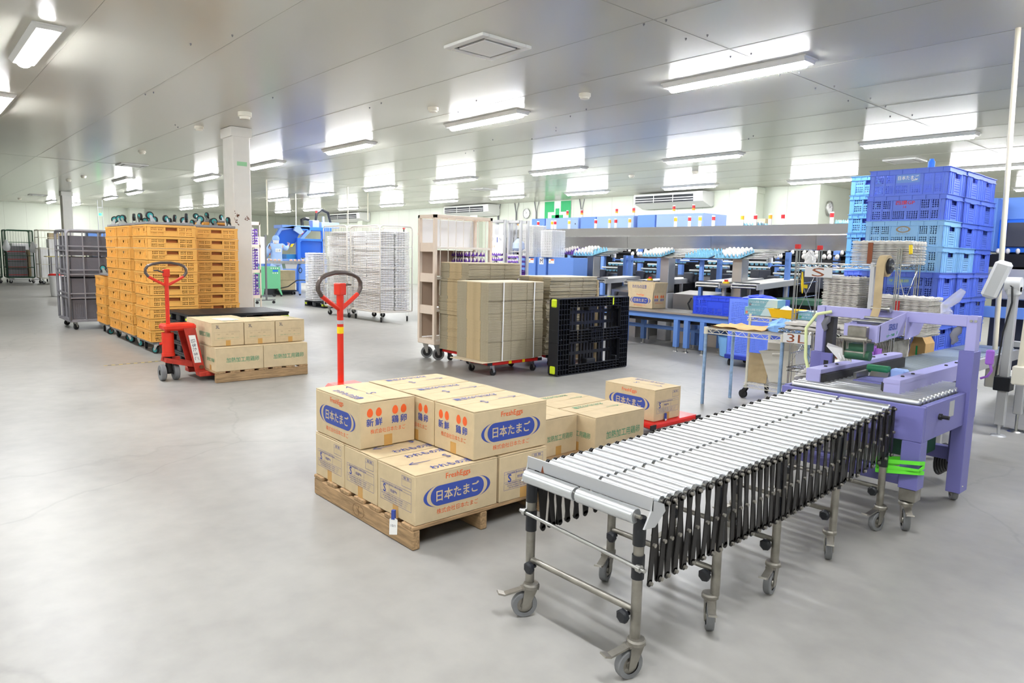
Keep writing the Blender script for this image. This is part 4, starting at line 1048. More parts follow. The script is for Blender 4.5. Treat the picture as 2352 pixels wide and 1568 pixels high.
# single deep blue crate on the table
# ---------------------------------------------------------------- roll cages and their loads
def cage(name, label, x0, x1, y0, y1, z0, z1, m, group, sides='LRB', nv=9, nh=(.36, .6, .82), r=.014, wheel=.055, wm='rubber', rails=.012, wire=.0035):
    "mesh roll cage; sides: L (-y), R (+y), B (-x), F (+x)"
    t = thing(name, label, 'roll cage', ((x0+x1)/2, (y0+y1)/2, 0), 0, group)
    cx, cy = (x0+x1)/2, (y0+y1)/2; X0, X1, Y0, Y1 = x0-cx, x1-cx, y0-cy, y1-cy
    obj('base', MB().box(X0, X1, Y0, Y1, z0, z0+.035, .005), M[m], t)
    def panel(p, q):
        P, Q = Vector(p), Vector(q); d = (Q-P)
        f = MB(); c = .06
        pts = [(P.x, P.y, z0+.02), (P.x, P.y, z1-c), (P.x+d.x*.03, P.y+d.y*.03, z1-c*.3), (P.x+d.x*.08, P.y+d.y*.08, z1)]
        pts += [(Q.x-d.x*.08, Q.y-d.y*.08, z1), (Q.x-d.x*.03, Q.y-d.y*.03, z1-c*.3), (Q.x, Q.y, z1-c), (Q.x, Q.y, z0+.02)]
        f.tube(pts, r, 8)
        o = obj('side_frame', f, M[m], t)
        wv = MB()
        for h in nh: wv.bar((P.x, P.y, z0+(z1-z0)*h), (Q.x, Q.y, z0+(z1-z0)*h), rails)
        for k in range(1, nv): wv.bar((P.x+d.x*k/nv, P.y+d.y*k/nv, z0+.03), (P.x+d.x*k/nv, P.y+d.y*k/nv, z1-.01), wire)
        obj('wire_grid', wv, M[m], o)
    if 'L' in sides: panel((X0, Y0, 0), (X1, Y0, 0))
    if 'R' in sides: panel((X0, Y1, 0), (X1, Y1, 0))
    if 'B' in sides: panel((X0, Y0, 0), (X0, Y1, 0))
    if 'F' in sides: panel((X1, Y0, 0), (X1, Y1, 0))
    for x in (X0+.08, X1-.08):
        for y in (Y0+.07, Y1-.07):
            f = MB()
            for s in (-1, 1): f.prism([(-.02, z0), (.04, z0), (.045, wheel*.9), (.02, wheel*.9)], s*.024-.002, s*.024+.002, YZ)
            c = obj('caster', f, M['steel'], t, (x, y, 0), (0, 0, rnd.uniform(-1.2, 1.2)))
            obj('wheel', MB().lathe([(.0001, -.014), (wheel*.55, -.016), (wheel*.93, -.016), (wheel, -.01), (wheel, .01), (wheel*.93, .016), (wheel*.55, .016), (.0001, .014)], 18, T(0, .032, wheel) @ RY(PI/2)), M[wm], c)
    return t
# white plastic egg trays ------------------------------------------------------
def tray_mesh(W, D, h=.03, nx=8, ny=6, mname='white_tray', amp=.5):
    "moulded tray seen edge-on: a skirt plus a bumpy top"
    mb = MB(); V = []; F = []
    for j in range(2*ny+1):
        for i in range(2*nx+1):
            edge = i in (0, 2*nx) or j in (0, 2*ny)
            z = h*(.55 if (i+j) % 2 else (1.0 if i % 2 == 0 else .2))
            if edge: z = h*(.8 if (i+j) % 2 else .5)
            V.append((-W/2+W*i/(2*nx), -D/2+D*j/(2*ny), z))
    n = 2*nx+1
    for j in range(2*ny):
        for i in range(2*nx): F.append((j*n+i, j*n+i+1, (j+1)*n+i+1, (j+1)*n+i))
    mb.add(V, F)
    E_ = [(i, 0) for i in range(n)]+[(n-1, j) for j in range(1, 2*ny+1)]+[(i, 2*ny) for i in range(n-2, -1, -1)]+[(0, j) for j in range(2*ny-1, 0, -1)]
    V2 = []
    for k, (i, j) in enumerate(E_):
        p = V[j*n+i]; ins = .996 if k % 2 else .986
        V2 += [p, (p[0]*ins, p[1]*ins, 0)]
    m = len(E_); mb.add(V2, [(2*k, 2*k+1, (2*k+3) % (2*m), (2*k+2) % (2*m)) for k in range(m)])
    return mesh('tray', mb, M[mname])
WT = tray_mesh(.53, .34, .035, 8, 5)
WT2 = tray_mesh(.34, .60, .046, 5, 8)
def tray_column(me, x, y, z0, n, p, label, group, jit=.004, name='white_egg_tray'):
    for i in range(n): one(name, me, None, label, 'egg tray', group, (x+rnd.gauss(0, jit), y+rnd.gauss(0, jit), z0+p*i), (0, 0, rnd.gauss(0, .006)))
GW = 'white roll cages of egg trays'
cage('white_roll_cage', 'white wire roll cage nearest the beige trolley, full of white trays', -13.82, -12.6, 7.5, 8.28, .2, 2.0, 'cage_white', GW, 'LRBF', 12, (.28, .52, .76))
cage('white_roll_cage', 'left white wire roll cage, full of white trays, beside the white pallet stacks', -15.0, -13.9, 7.45, 8.2, .2, 2.02, 'cage_white', GW, 'LRBF', 11, (.28, .52, .76))
for k, x in enumerate((-13.48, -12.93)):
    for j, y in enumerate((7.7, 8.08)):
        if (k, j) == (0, 1): continue
        tray_column(WT2 if False else WT, x+.0, y, .245, 46, .036, 'white plastic egg tray in the %s pile of the right white cage' % {(0, 0): 'left front', (1, 0): 'right front', (1, 1): 'right rear'}[k, j], 'white trays in the right cage')
for k, x in enumerate((-14.66, -14.22)):
    tray_column(tray_mesh(.42, .6, .035, 6, 8), x, 7.83, .245, 46, .036, 'white plastic egg tray in the %s pile of the left white cage' % ('left', 'right')[k], 'white trays in the left cage')
def plastic_pallet_mesh(W, D, h):
    "black pallet: two ribbed decks, nine blocks"
    mb = MB(); bars = MB()
    for z0, z1 in ((0, .022), (h-.03, h)):
        nx = 13
        for i in range(nx): mb.box(-W/2+i*(W-.03)/(nx-1), -W/2+i*(W-.03)/(nx-1)+.03, -D/2, D/2, z0, z1) if z0 > 0 or i in (0, 1, 5, 6, 7, 11, 12) else None
        for j in range(5): mb.box(-W/2, W/2, -D/2+j*(D-.09)/4, -D/2+j*(D-.09)/4+.09, z0+.001, z1-.004) if z0 > 0 or j in (0, 2, 4) else None
    for i in range(3):
        for j in range(3):
            x, y = (i-1)*(W/2-.08), (j-1)*(D/2-.08)
            mb.box(x-.078, x+.078, y-.078, y+.078, .02, h-.028, .01)
    return mb
def yellow_corners(W, D, h):
    mb = MB()
    for sx in (-1, 1):
        for sy in (-1, 1):
            x, y = sx*(W/2-.07), sy*(D/2-.07)
            x0, x1 = sorted((x+sx*.02, x+sx*.0712)); y0, y1 = sorted((y-sy*.05, y+sy*.0712)); mb.box(x0, x1, y0, y1, .045, h-.05, .006)
            x0, x1 = sorted((x-sx*.05, x+sx*.0712)); y0, y1 = sorted((y+sy*.02, y+sy*.0712)); mb.box(x0, x1, y0, y1, .045, h-.05, .006)
    return mb
PPM = {}
def plastic_pallet(label, loc, W=1.1, D=1.1, h=.15, group='black plastic pallets', rot=None):
    k = (W, D, h)
    if k not in PPM: PPM[k] = (mesh('deck', plastic_pallet_mesh(W, D, h), M['black_pl']), mesh('yellow_corner_pad', yellow_corners(W, D, h), M['lime_yellow']))
    t = thing('plastic_pallet', label, 'pallet', loc, 0, group)
    if rot: t.rotation_euler = rot
    obj('deck', PPM[k][0], None, t); obj('yellow_corner_pad', PPM[k][1], None, t)
    return t
plastic_pallet('black plastic pallet under the loose white tray piles at the back', (-17.1, 8.75, 0), 1.1, 1.1, .15)
tray_column(tray_mesh(.42, .42, .044, 6, 6), -17.40, 8.42, .152, 28, .045, 'white plastic egg tray in the lower left pile on the back pallet', 'white trays on the back pallet')
tray_column(tray_mesh(.60, .52, .044, 8, 7), -17.02, 8.96, .152, 38, .045, 'white plastic egg tray in the tall pile on the back pallet', 'white trays on the back pallet')
# grey roll cage ---------------------------------------------------------------
t = cage('grey_roll_cage', 'grey roll cage trolley of grey mesh crates left of the orange stacks', -15.05, -14.0, 2.24, 2.95, .15, 1.71, 'grey_pl', None, 'LRBF', 3, (.0, .26, .31, .52, .57, .78, .83), .022, .05, 'rubber', .022, .016)
def grey_basket():
    W, D, H = .96, .62, .335
    mb = MB()
    def f(m):
        w = W; wall(m, w, [0, .03, w-.03, w], [0, .02, H-.05, H], ['SSS', 'SLS', 'SSS'], .03, .004, .5)
    def s(m): wall(m, D, [0, .03, D-.03, D], [0, .02, H-.05, H], ['SSS', 'SLS', 'SSS'], .03, .004, .5)
    walls4(mb, W, D, f, s)
    mb.box(-W/2+.02, W/2-.02, -D/2+.02, D/2-.02, 0, H-.03)
    return mesh('shell', mb, M['grey_dark'])
gm = grey_basket()
for i in range(4): one('grey_crate', gm, None, '%s grey mesh crate in the grey roll cage' % ['lowest', 'second lowest', 'second highest', 'highest'][i], 'crate', 'grey crates in the grey roll cage', (-14.53, 2.595, .19+.365*i))
one('cage_label', MB().box(0, .002, -.025, .025, -.01, .01), M['paper'], 'small white label on the top grey crate', 'label', None, (-14.076, 2.62, 1.57))
# far left: green cages, cream cage, bin ---------------------------------------
GG = 'green roll cages by the far left wall'
cage('green_roll_cage', 'green roll cage of grey crates with red strips at the far left', -33.1, -32.1, 3.2, 4.05, .2, 1.98, 'green_dark', GG, 'LRBF', 10, (.22, .47, .75), .02, .06, 'rubber', .022, .006)
cage('green_roll_cage', 'green roll cage at the left picture edge, holding brown cartons', -33.3, -32.3, 2.2, 3.05, .2, 1.98, 'green_dark', GG, 'LRBF', 10, (.22, .47, .75), .02, .06, 'rubber', .022, .006)
for i in range(4):
    t = thing('grey_tote', '%s grey tote with a red strip in the green roll cage' % ['lowest', 'second lowest', 'third', 'topmost'][i], 'tote', (-32.6, 3.54 if i < 3 else 3.52, .245+.29*i), 0, 'grey totes in the green roll cage')
    obj('body', MB().box(-.4, .4, -.3, .3, 0, .28, .01), M['grey_pl'], t); obj('red_strip', MB().box(.4, .405, -.29, .29, .06, .085), M['ink_red'], t)
for i in range(2): one('brown_carton', MB().box(-.3, .3, -.04, .04, 0, .5, .006), M['carton'], ['lower brown carton squeezed at the right in the green cage', 'upper brown carton squeezed at the right in the green cage'][i], 'carton', 'brown cartons in the far left cages', (-32.6, 3.93, .245+.51*i))
for i in range(4): one('brown_carton', MB().box(-.35, .35, -.18, .18, 0, .26, .006), M['carton'], '%s brown carton in the leftmost green cage' % ['lowest', 'second lowest', 'third lowest', 'top'][i], 'carton', 'brown cartons in the far left cages', (-32.8, 2.8, .245+.262*i))
for y, z in ((3.2, 1.55), (4.02, 1.5)):
    one('plastic_bag', MB().lathe([(.0001, .28), (.05, .25), (.09, .12), (.13, 0), (.10, -.12), (.0001, -.16)], 10, None, True), M['plastic_bag'], 'white plastic bag tied on the %s post of the green roll cage' % ('left' if y < 3.5 else 'right'), 'bag', 'bags on the green roll cage', (-31.93, y, z-.2))
cage('cream_roll_cage', 'cream roll cage of white tray piles beside the white bin', -32.0, -31.1, 4.1, 4.95, .2, 2.0, 'cream', None, 'LRBF', 8, (.3, .62, .85), .02, .06, 'rubber', .02, .006)
for k, (y, n) in enumerate(((4.27, 28), (4.55, 36), (4.80, 36))):
    if k < 3: one('tray_pile_sleeve', MB().box(-.3, .3, -.12, .12, 0, .04*n, .01), M['white_tray'], '%s wrapped pile of white trays in the cream roll cage' % ('low left', 'middle', 'right')[k], 'tray pile', 'wrapped tray piles in the cream cage', (-31.5, y, .24))
one('brown_carton', MB().box(-.2, .2, -.2, .2, 0, .22, .006), M['carton'], 'brown carton on top of the white tray piles at the far left', 'carton', None, (-31.5, 4.66, 1.685))
t = thing('work_table', 'long table with a yellowish top behind the white bin', 'table', (-30.2, 5.0, 0))
obj('top', MB().box(-.3, .3, -.85, .5, 1.03, 1.06, .004), mat('table_top', 'C8B878', .5), t)
for y in (-.7, .4): obj('leg', MB().cyl((.2, y, 0), (.2, y, 1.03), .02, 8), M['grey_dark'], t)
t = thing('waste_bin', 'white plastic bin with a red lid left of the grey roll cage', 'bin', (-23.62, 3.5, 0))
obj('body', MB().lathe([(.0001, .005), (.155, .005), (.165, .02), (.2, .56), (.215, .58), (.21, .6), (.19, .6)], 24), M['white_pl'], t)
obj('lid', MB().lathe([(.215, .60), (.2, .635), (.15, .65), (.0001, .655)], 24), M['red_dolly'], t)
t = thing('grey_rubbish_cart', 'low grey shelf cart between the far left cages', 'cart', (-33.6, 4.9, 0))
obj('body', MB().box(-.3, .3, -.35, .35, .2, 1.0, .01), M['grey_box'], t); obj('wheel', MB().cyl((.2, -.3, .06), (.2, -.26, .06), .06, 12).cyl((.2, .26, .06), (.2, .3, .06), .06, 12), M['rubber'], t)
for k, (x, y, h) in enumerate(((-36, 2.6, 1.6), (-36, 4.2, 1.5), (-37, 6.0, 1.7))): one('white_carton_stack', MB().box(-.5, .5, -.45, .45, 0, h, .02), M['white_pl'], ['white wrapped block behind the leftmost green cage', 'white wrapped block behind the green cages', 'white wrapped block behind the cream cage'][k], 'wrapped block', 'white wrapped blocks by the left wall', (x, y, 0))
# ---------------------------------------------------------------- pallet jacks
def jack(label, loc, rotz, steer, sign=None, frame_h=.6, handle_h=1.28, fork=1.1, lean=.05):
    "hand pallet jack, forks along local +x, steering axle at the origin"
    t = thing('pallet_jack', label, 'pallet jack', loc, rotz, 'red hand pallet jacks')
    for s in (-1, 1):
        P = [(.13, frame_h-.02), (.25, frame_h-.02), (.345, .075), (.24, .075)]
        obj('side_plate', MB().prism(P, s*.13-.006, s*.13+.006, Matrix(((1,0,0,0),(0,0,1,0),(0,1,0,0),(0,0,0,1)))), M['red_worn'], t)
        f = obj('fork', MB().box(.30, fork, s*.2-.07, s*.2+.07, .05, .085, .006).box(.24, .46, s*.19-.075, s*.19+.06, .05, .10, .006), M['red_worn'], t)
        obj('load_wheel', MB().cyl((fork-.1, s*.2-.045, .036), (fork-.1, s*.2+.045, .036), .036, 16), M['rubber'], f)
        obj('frame_bolt', MB().cyl((.30, s*.137, .14), (.30, s*.152, .14), .022, 12), M['rust'], t)
    obj('front_sheet', MB().add([(.20, -.13, frame_h-.03), (.20, .13, frame_h-.03), (.30, .13, .09), (.30, -.13, .09)], [(0, 1, 2, 3)]).add([(.205, -.13, frame_h-.03), (.205, .13, frame_h-.03), (.305, .13, .09), (.305, -.13, .09)], [(3, 2, 1, 0)]), M['red_worn'], t)
    obj('top_bracket', MB().box(-.06, .27, -.12, .12, frame_h-.045, frame_h+.025, .02), M['red'], t)
    obj('pump', MB().cyl((0, 0, .30), (0, 0, .53), .062, 18).cyl((0, 0, .27), (0, 0, .305), .068, 18).cyl((0, 0, .525), (0, 0, .56), .03, 14).cyl((-.06, 0, .41), (-.085, 0, .41), .014, 10), M['red'], t)
    obj('linkage', MB().bar((-.05, 0, .235), (.33, 0, .14), .2, .05).bar((-.06, .03, .24), (.12, .03, .24), .05, .03), M['red_worn'], t)
    st = obj('steer_axle', MB().cyl((0, 0, .09), (0, 0, .27), .035, 12).cyl((0, -.09, .09), (0, .09, .09), .02, 10), M['black_metal'], t, (0, 0, 0), (0, 0, steer))
    for s in (-1, 1):
        obj('steer_wheel', MB().lathe([(.03, -.027), (.082, -.027), (.09, -.018), (.09, .018), (.082, .027), (.03, .027)], 24, T(0, s*.068, .09) @ RX(PI/2)), M['rubber_grey'], st)
    hd = obj('handle_pole', MB().cyl((-.03, 0, .56), (-.03-lean, 0, handle_h-.24), .021, 14), M['red'], t, (0, 0, 0), (0, 0, steer))
    x = -.03-lean; z0 = handle_h-.25
    obj('handle_head', MB().box(x-.03, x+.03, -.032, .032, z0+.10, z0+.18, .006).cyl((x, 0, z0), (x, 0, z0+.15), .024, 14), M['red'], hd)
    L = []
    n = 9
    for k in range(n+1): a = PI*k/n; 
    pts = [(0, z0), (.10, z0+.055), (.175, z0+.10), (.205, z0+.14), (.205, z0+.18), (.18, z0+.215), (.13, z0+.235), (.05, z0+.25), (-.05, z0+.25), (-.13, z0+.235), (-.18, z0+.215), (-.205, z0+.18), (-.205, z0+.14), (-.175, z0+.10), (-.10, z0+.055)]
    def arc(i0, i1): return [(x, pts[i][0], pts[i][1]) for i in range(i0, i1)]
    obj('grip_loop', MB().tube(arc(2, 14), .015, 10), M['handle_grey'], hd)
    obj('grip_arm', MB().tube(arc(0, 3), .0155, 10).tube([(x, p[0], p[1]) for p in (pts[13], pts[14], pts[0])], .0155, 10), M['red'], hd)
    obj('trigger', MB().tube([(x-.01, .02, z0+.15), (x-.02, .05, z0+.15), (x-.02, .09, z0+.168), (x-.02, .13, z0+.165)], [.008, .009, .009, .006], 8), M['handle_grey'], hd)
    if sign:
        mb = MB(); mb.m(0).prism([(.175, .50), (.245, .50), (.300, .19), (.230, .19)], sign*.138-.001, sign*.138+.001, Matrix(((1,0,0,0),(0,0,1,0),(0,1,0,0),(0,0,0,1))))
        d = Vector((.055, 0, -.31)).normalized(); up = Vector((d.z, 0, -d.x))*-1
        mb.m(1).text('日本たまご', (.238, sign*.1405, .335), d, (-d.z, 0, d.x) if sign < 0 else (-d.z, 0, d.x), .05, .24)
        obj('name_plate', mb, [M['paper'], M['ink_navy']], t)
    return t, hd
JL, hd = jack('red pallet jack at the left, white lettered plate, pushed under the plain cartons', (-8.20, 2.215, 0), PI/2, PI/2*0+PI/2, sign=-1, frame_h=.60, handle_h=1.29, lean=.0)
JN, hd = jack('red pallet jack behind the front pallet, its pole banded grey and yellow', (-4.27, 2.26, 0), 0, .35, None, .54, 1.31, 1.15, .0)
for k, (z0, z1, m) in enumerate(((.90, .945, 'yellow'), (.965, .99, 'silver_tape'))):
    obj('tape_band', MB().cyl((-.03, 0, z0), (-.03, 0, z1), .0225, 16), M[m], hd)
mb = MB()
for k in range(16):
    y0, y1 = 1.86+.042*k, 1.86+.042*(k+1); x0, x1 = -9.61-.0025*k, -9.61-.0025*(k+1)
    mb.m(k % 2).add([(x0, y0, .0012), (x0, y0+.0001, .0012), (x1, y1, .0012), (x1-.022, y1, .0012), (x0-.022, y0, .0012)], [(0, 2, 3, 4)])
one('floor_tape', mb, [M['yellow'], M['black']], 'thin yellow and black tape line on the floor left of the left pallet jack', 'tape')
# black pallet stack behind the left cartons
for i in range(5): plastic_pallet('%s black plastic pallet of the pile behind the left cartons' % ['lowest', 'second lowest', 'middle', 'second highest', 'top'][i], (-9.39, 3.30, .129*i), .86, 1.28, .128, 'pile of black plastic pallets')
# black pallet standing on edge
def edge_pallet():
    W, H, D = 1.37, .945, .155           # local x thickness: front (grid side) at x=0, deck side at x=-D
    t = thing('plastic_pallet', 'black plastic pallet standing on its long edge beside the flattened cartons', 'pallet', (-5.885, 5.945, .002), -.027*-1, 'black plastic pallets')
    mb = MB(); r = .005
    def grid(y0, y1, z0, z1, nu, nv, dep=.045):
        for i in range(nu+1):
            y = y0+(y1-y0)*i/nu; mb.box(-dep, 0, y-r/2, y+r/2, z0, z1)
        for j in range(nv+1):
            z = z0+(z1-z0)*j/nv; mb.box(-dep, -.001, y0, y1, z-r/2, z+r/2)
    b = .15
    grid(.01, .21, .01, H-.01, 4, 15); grid(W-.17, W-.01, .01, H-.01, 4, 15)
    grid(.21, W-.17, .01, b*.75, 16, 3); grid(.21, W-.17, H-b*.75, H-.01, 16, 3)
    grid(.21, W-.17, H*.5-.07, H*.5+.07, 14, 4); grid(.62, .82, H*.5-.1, H*.5+.1, 5, 4)
    obj('grid_side', mb, M['black_pl'], t)
    mb = MB()
    for y in (.005, W-.005-.012): mb.box(-D, -.0, y, y+.012, .02, H-.02)
    for z in (0, H-.012): mb.box(-D, 0, .02, W-.02, z, z+.012)
    mb.box(-D, 0, .0, .03, H*.42, H*.6, .008)
    for y in (.02, .60, W-.19):
        for z in (.015, H*.5-.075, H-.165): mb.box(-D+.02, -.04, y, y+.17, z, z+.15, .01)
    obj('block', mb, M['black_pl'], t)
    mb = MB()
    for k in range(23):
        y = .02+k*(W-.06)/22
        if k in (5, 8, 14, 17): continue
        mb.box(-D, -D+.03, y, y+.036 if k not in (4, 9, 13, 18) else y+.022, .01, H-.01)
    for z in (.02, .22, .36, .60, .74, H-.06): mb.box(-D+.002, -D+.028, .01, W-.01, z, z+.04)
    obj('deck', mb, M['black_pl'], t)
    mb = MB()
    for z in (.02, H-.11): mb.box(-.125, -.035, -.006, .03, z, z+.10, .012)
    mb.box(-.10, -.05, W-.36, W-.32, H-.002, H+.003); mb.box(-.06, -.0, W-.345, W-.325, H-.10, H+.003)
    obj('yellow_corner_pad', mb, M['lime_yellow'], t)
edge_pallet()
# flattened cartons ------------------------------------------------------------
def flat_mesh(top=False):
    LX_, LY_, th = .61, .89, .0098
    mb = MB()
    if top: mb.m(1).box(-LX_/2, LX_/2, -LY_/2, LY_/2, 0, th, .001)
    else:
        xs = [(-LX_/2, -.115, 0), (-.112, .155, 1), (.158, LX_/2, 0)]
        ys = [(-LY_/2, -.085), (-.082, .165), (.168, LY_/2)]
        for x0, x1, m_ in xs:
            for y0, y1 in ys: mb.m(m_ if y0 < -.4 else 0).box(x0, x1, y0, y1, 0, th, .0012)
        mb.m(0).box(-LX_/2+.01, LX_/2-.01, -LY_/2+.01, LY_/2-.01, .001, th-.001)
    return mesh('sheet', mb, [M['corrug'], M['sheet_top'] if top else M['kraft']])
FM, FT = flat_mesh(), flat_mesh(True)
def flat_stack(x, y, z0, n, label, group, jit=.003, lean=(0, 0)):
    bx = by = 0
    for i in range(n):
        if i % 23 == 0: bx, by = rnd.gauss(0, jit*2.2), rnd.gauss(0, jit*2.2)
        f = i/n
        one('flattened_carton', FT if i == n-1 else FM, None, label, 'flattened carton', group, (x+bx+rnd.gauss(0, jit*.6)+lean[0]*f, y+by+rnd.gauss(0, jit*.6)+lean[1]*f, z0+.0105*i), (0, 0, rnd.gauss(0, jit*.8)))
make_dolly('red dolly with yellow stickers under the strapped flattened cartons', (-6.62, 5.69, 0), PI/2, .82, .54, .175)
flat_stack(-6.62, 5.66, .187, 90, 'flattened brown carton in the strapped front pile', 'flattened cartons in the strapped front pile', .0022)
one('flattened_carton', FT, None, 'light flattened carton sheet jutting out under the strapped front pile', 'flattened carton', None, (-6.63, 5.56, .176), (0, 0, .04))
mb = MB()
for y in (-.2, .12): mb.box(-.2715, -.2705, y-.03, y+.03, .135, .172)
one('sticker', MB().box(0, .0015, -.022, .022, 0, .035).box(0, .0015, .20, .244, 0, .035), M['yellow'], 'yellow stickers on the red dolly edge of the front pile', 'sticker', None, (-6.3485, 5.60, .136))
for s, y in ((0, -.225), (1, .28)):
    for k in range(4):
        z0, z1 = .188+.236*k, .188+.236*(k+1)-.003
        mb = MB(); dy = rnd.gauss(0, .008)
        for a, b in (((.318, z0), (.318, z1)), ((.318, z1), (-.318, z1)), ((-.318, z1), (-.318, z0)), ((-.318, z0), (.318, z0))):
            mb.bar((a[0], y+dy, a[1]), (b[0], y+dy*.3, b[1]), .016, .0012, (1, 0, 0) if a[0] == b[0] else (0, 0, 1))
        one('binding_strap', mb, M['white_pl'], '%s white strap, %s bundle from the bottom of the front flattened carton pile' % (('left', 'right')[s], ('lowest', 'second', 'third', 'top')[k]), 'strap', 'white straps round the flattened carton bundles', (-6.62, 5.66, 0))
make_dolly('red dolly under the tall leaning pile of flattened cartons', (-7.48, 5.98, 0), PI/2, .80, .54, .165)
flat_stack(-7.46, 5.98, .168, 112, 'flattened brown carton in the tall loose pile', 'flattened cartons in the tall loose pile', .006, (.015, .03))
make_dolly('red dolly under the rear pile of flattened cartons', (-6.78, 6.80, 0), PI/2, .80, .54, .165)
flat_stack(-6.76, 6.76, .168, 97, 'flattened brown carton in the rear pile', 'flattened cartons in the rear pile', .009, (0, .02))
one('flattened_carton', MB().box(-.27, .27, -.008, .008, 0, 1.14, .003), M['carton'], 'flattened carton leaning upright behind the rear pile', 'flattened carton', None, (-6.70, 7.31, .0), (.05, 0, 0))
# beige shelf trolley ----------------------------------------------------------
def beige_trolley(label, loc, depth=1.07):
    W = .40                               # local x 0 (front, +x side) to -W; y 0..depth
    t = thing('shelf_trolley', label, 'shelf trolley', loc, 0, 'beige shelf trolleys')
    obj('base', MB().box(-W, 0, 0, depth, .215, .285, .008), M['beige'], t)
    for x in (-W, -.045):
        for y in (0, depth-.045): obj('post', MB().box(x, x+.045, y, y+.045, .28, 1.97, .003), M['beige'], t)
    obj('top_rail', MB().box(-W, 0, 0, .045, 1.925, 1.97, .003).box(-W, 0, depth-.045, depth, 1.925, 1.97, .003).box(-.045, 0, 0, depth, 1.93, 1.97, .003).box(-W, -W+.045, 0, depth, 1.93, 1.97, .003), M['beige'], t)
    for z in (.285, .69, 1.125, 1.535):
        if z > .3: obj('end_rail', MB().box(-W+.01, -.01, .01, .035, z-.06, z+.06, .003), M['beige'], t)
        s = obj('shelf', MB().box(-W+.01, -.01, .035, depth-.035, z-.015, z+.005), M['beige'], t)
        obj('shelf_lip', MB().box(-.02, .004, .04, depth-.04, z-.02, z+.012, .003), M['cage_white'], s)
    bk = MB()
    for k, (z0, z1) in enumerate(((.30, .66), (.71, 1.09), (1.14, 1.50))): bk.box(-W+.012, -W+.022, .04, depth-.04, z0, z1)
    obj('back_panel', bk, M['beige_dark'], t)
    obj('upper_panel', MB().box(-W+.012, -W+.022, .04, depth-.04, 1.55, 1.92), M['white_pl'], t)
    wr = MB()
    for y in [.10+.13*k for k in range(int(depth/.13))]: wr.cyl((-.01, y, .29), (-.01, y, 1.95), .005, 8)
    obj('upright_rod', wr, M['cage_white'], t)
    for x in (-.06, -.34):
        for y in (.08, depth-.1):
            f = MB()
            for s in (-1, 1): f.prism([(-.03, .215), (.05, .215), (.045, .07), (.02, .07)], s*.027-.002, s*.027+.002, YZ)
            c = obj('caster', f, M['steel'], t, (x, y, 0), (0, 0, rnd.uniform(-.75, -.35)))
            w_ = obj('wheel', MB().lathe([(.055, -.02), (.078, -.02), (.082, -.014), (.082, .014), (.078, .02), (.055, .02)], 24, T(0, .032, .082) @ RY(PI/2)), M['rubber_grey'], c)
            obj('hub', MB().lathe([(.0001, -.016), (.056, -.018), (.056, .018), (.0001, .016)], 20, T(0, .032, .082) @ RY(PI/2)), M['black'], c)
    return t
beige_trolley('beige shelf trolley with big grey wheels, left of the flattened cartons', (-7.74, 5.44, 0), 1.0)
# grey trolley frames with sign board
def grey_frame(x0, x1, y, z1, label, depth=.16):
    t = thing('tray_trolley', label, 'trolley', ((x0+x1)/2, y, 0), 0, 'grey tray trolleys')
    w = (x1-x0)/2
    for s in (-1, 1):
        for y_ in (0, depth): obj('post', MB().box(s*w-.022, s*w+.022, y_-.02, y_+.02, .15, z1, .003), M['plate_grey'], t)
    obj('top_rail', MB().box(-w, w, -.02, .02, z1-.045, z1, .003).box(-w, w, depth-.02, depth+.02, z1-.045, z1, .003), M['plate_grey'], t)
    obj('base', MB().box(-w, w, -.02, depth+.02, .12, .17, .003), M['plate_grey'], t)
    for s in (-1, 1): obj('wheel', MB().cyl((s*(w-.05), 0, .06), (s*(w-.05)+.03, 0, .06), .06, 14).cyl((s*(w-.05), depth, .06), (s*(w-.05)+.03, depth, .06), .06, 14), M['rubber'], t)
    return t
t = grey_frame(-9.70, -9.28, 8.0, 2.06, 'grey tray trolley with a white board marked NO and egg pictures')
mb = MB().m(0).box(-.20, .20, -.035, -.025, 1.48, 1.80)
mb.m(1).text('NO', (-.11, -.0362, 1.73), (1, 0, 0), (0, 0, 1), .07); mb.text('N', (.13, -.0362, 1.725), (1, 0, 0), (0, 0, 1), .07); mb.m(2).box(.04, .06, -.038, -.0355, 1.67, 1.76)
for x, h in ((-.09, .03), (-.03, .022)):
    mb.m(3).add([(x+.02*math.cos(a*PI/8), -.0365, 1.6+h*math.sin(a*PI/8)) for a in range(16)], [tuple(range(16))])
obj('sign_board', mb, [M['paper'], M['ink_navy'], M['ink_blue'], M['egg_pink']], t)
obj('film_cover', MB().box(-.20, .20, -.03, -.026, 1.80, 1.98), M['clear_film'], t)
grey_frame(-9.18, -8.87, 8.0, 2.04, 'narrow grey tray trolley right of the NO board, a blue bag inside')
one('plastic_bag', MB().lathe([(.0001, .10), (.03, .11), (.10, .03), (.11, -.06), (.06, -.1), (.0001, -.1)], 9), mat('blue_film', 'C2D2F4', .3, alpha=.7), 'pale blue plastic bag inside the narrow grey trolley', 'bag', None, (-9.03, 8.10, 1.63))
one('bag_tray', MB().box(-.13, .13, -.08, .1, 0, .02), M['plate_grey'], 'thin tray under the pale blue bag in the narrow grey trolley', 'tray', None, (-9.03, 8.09, 1.505))
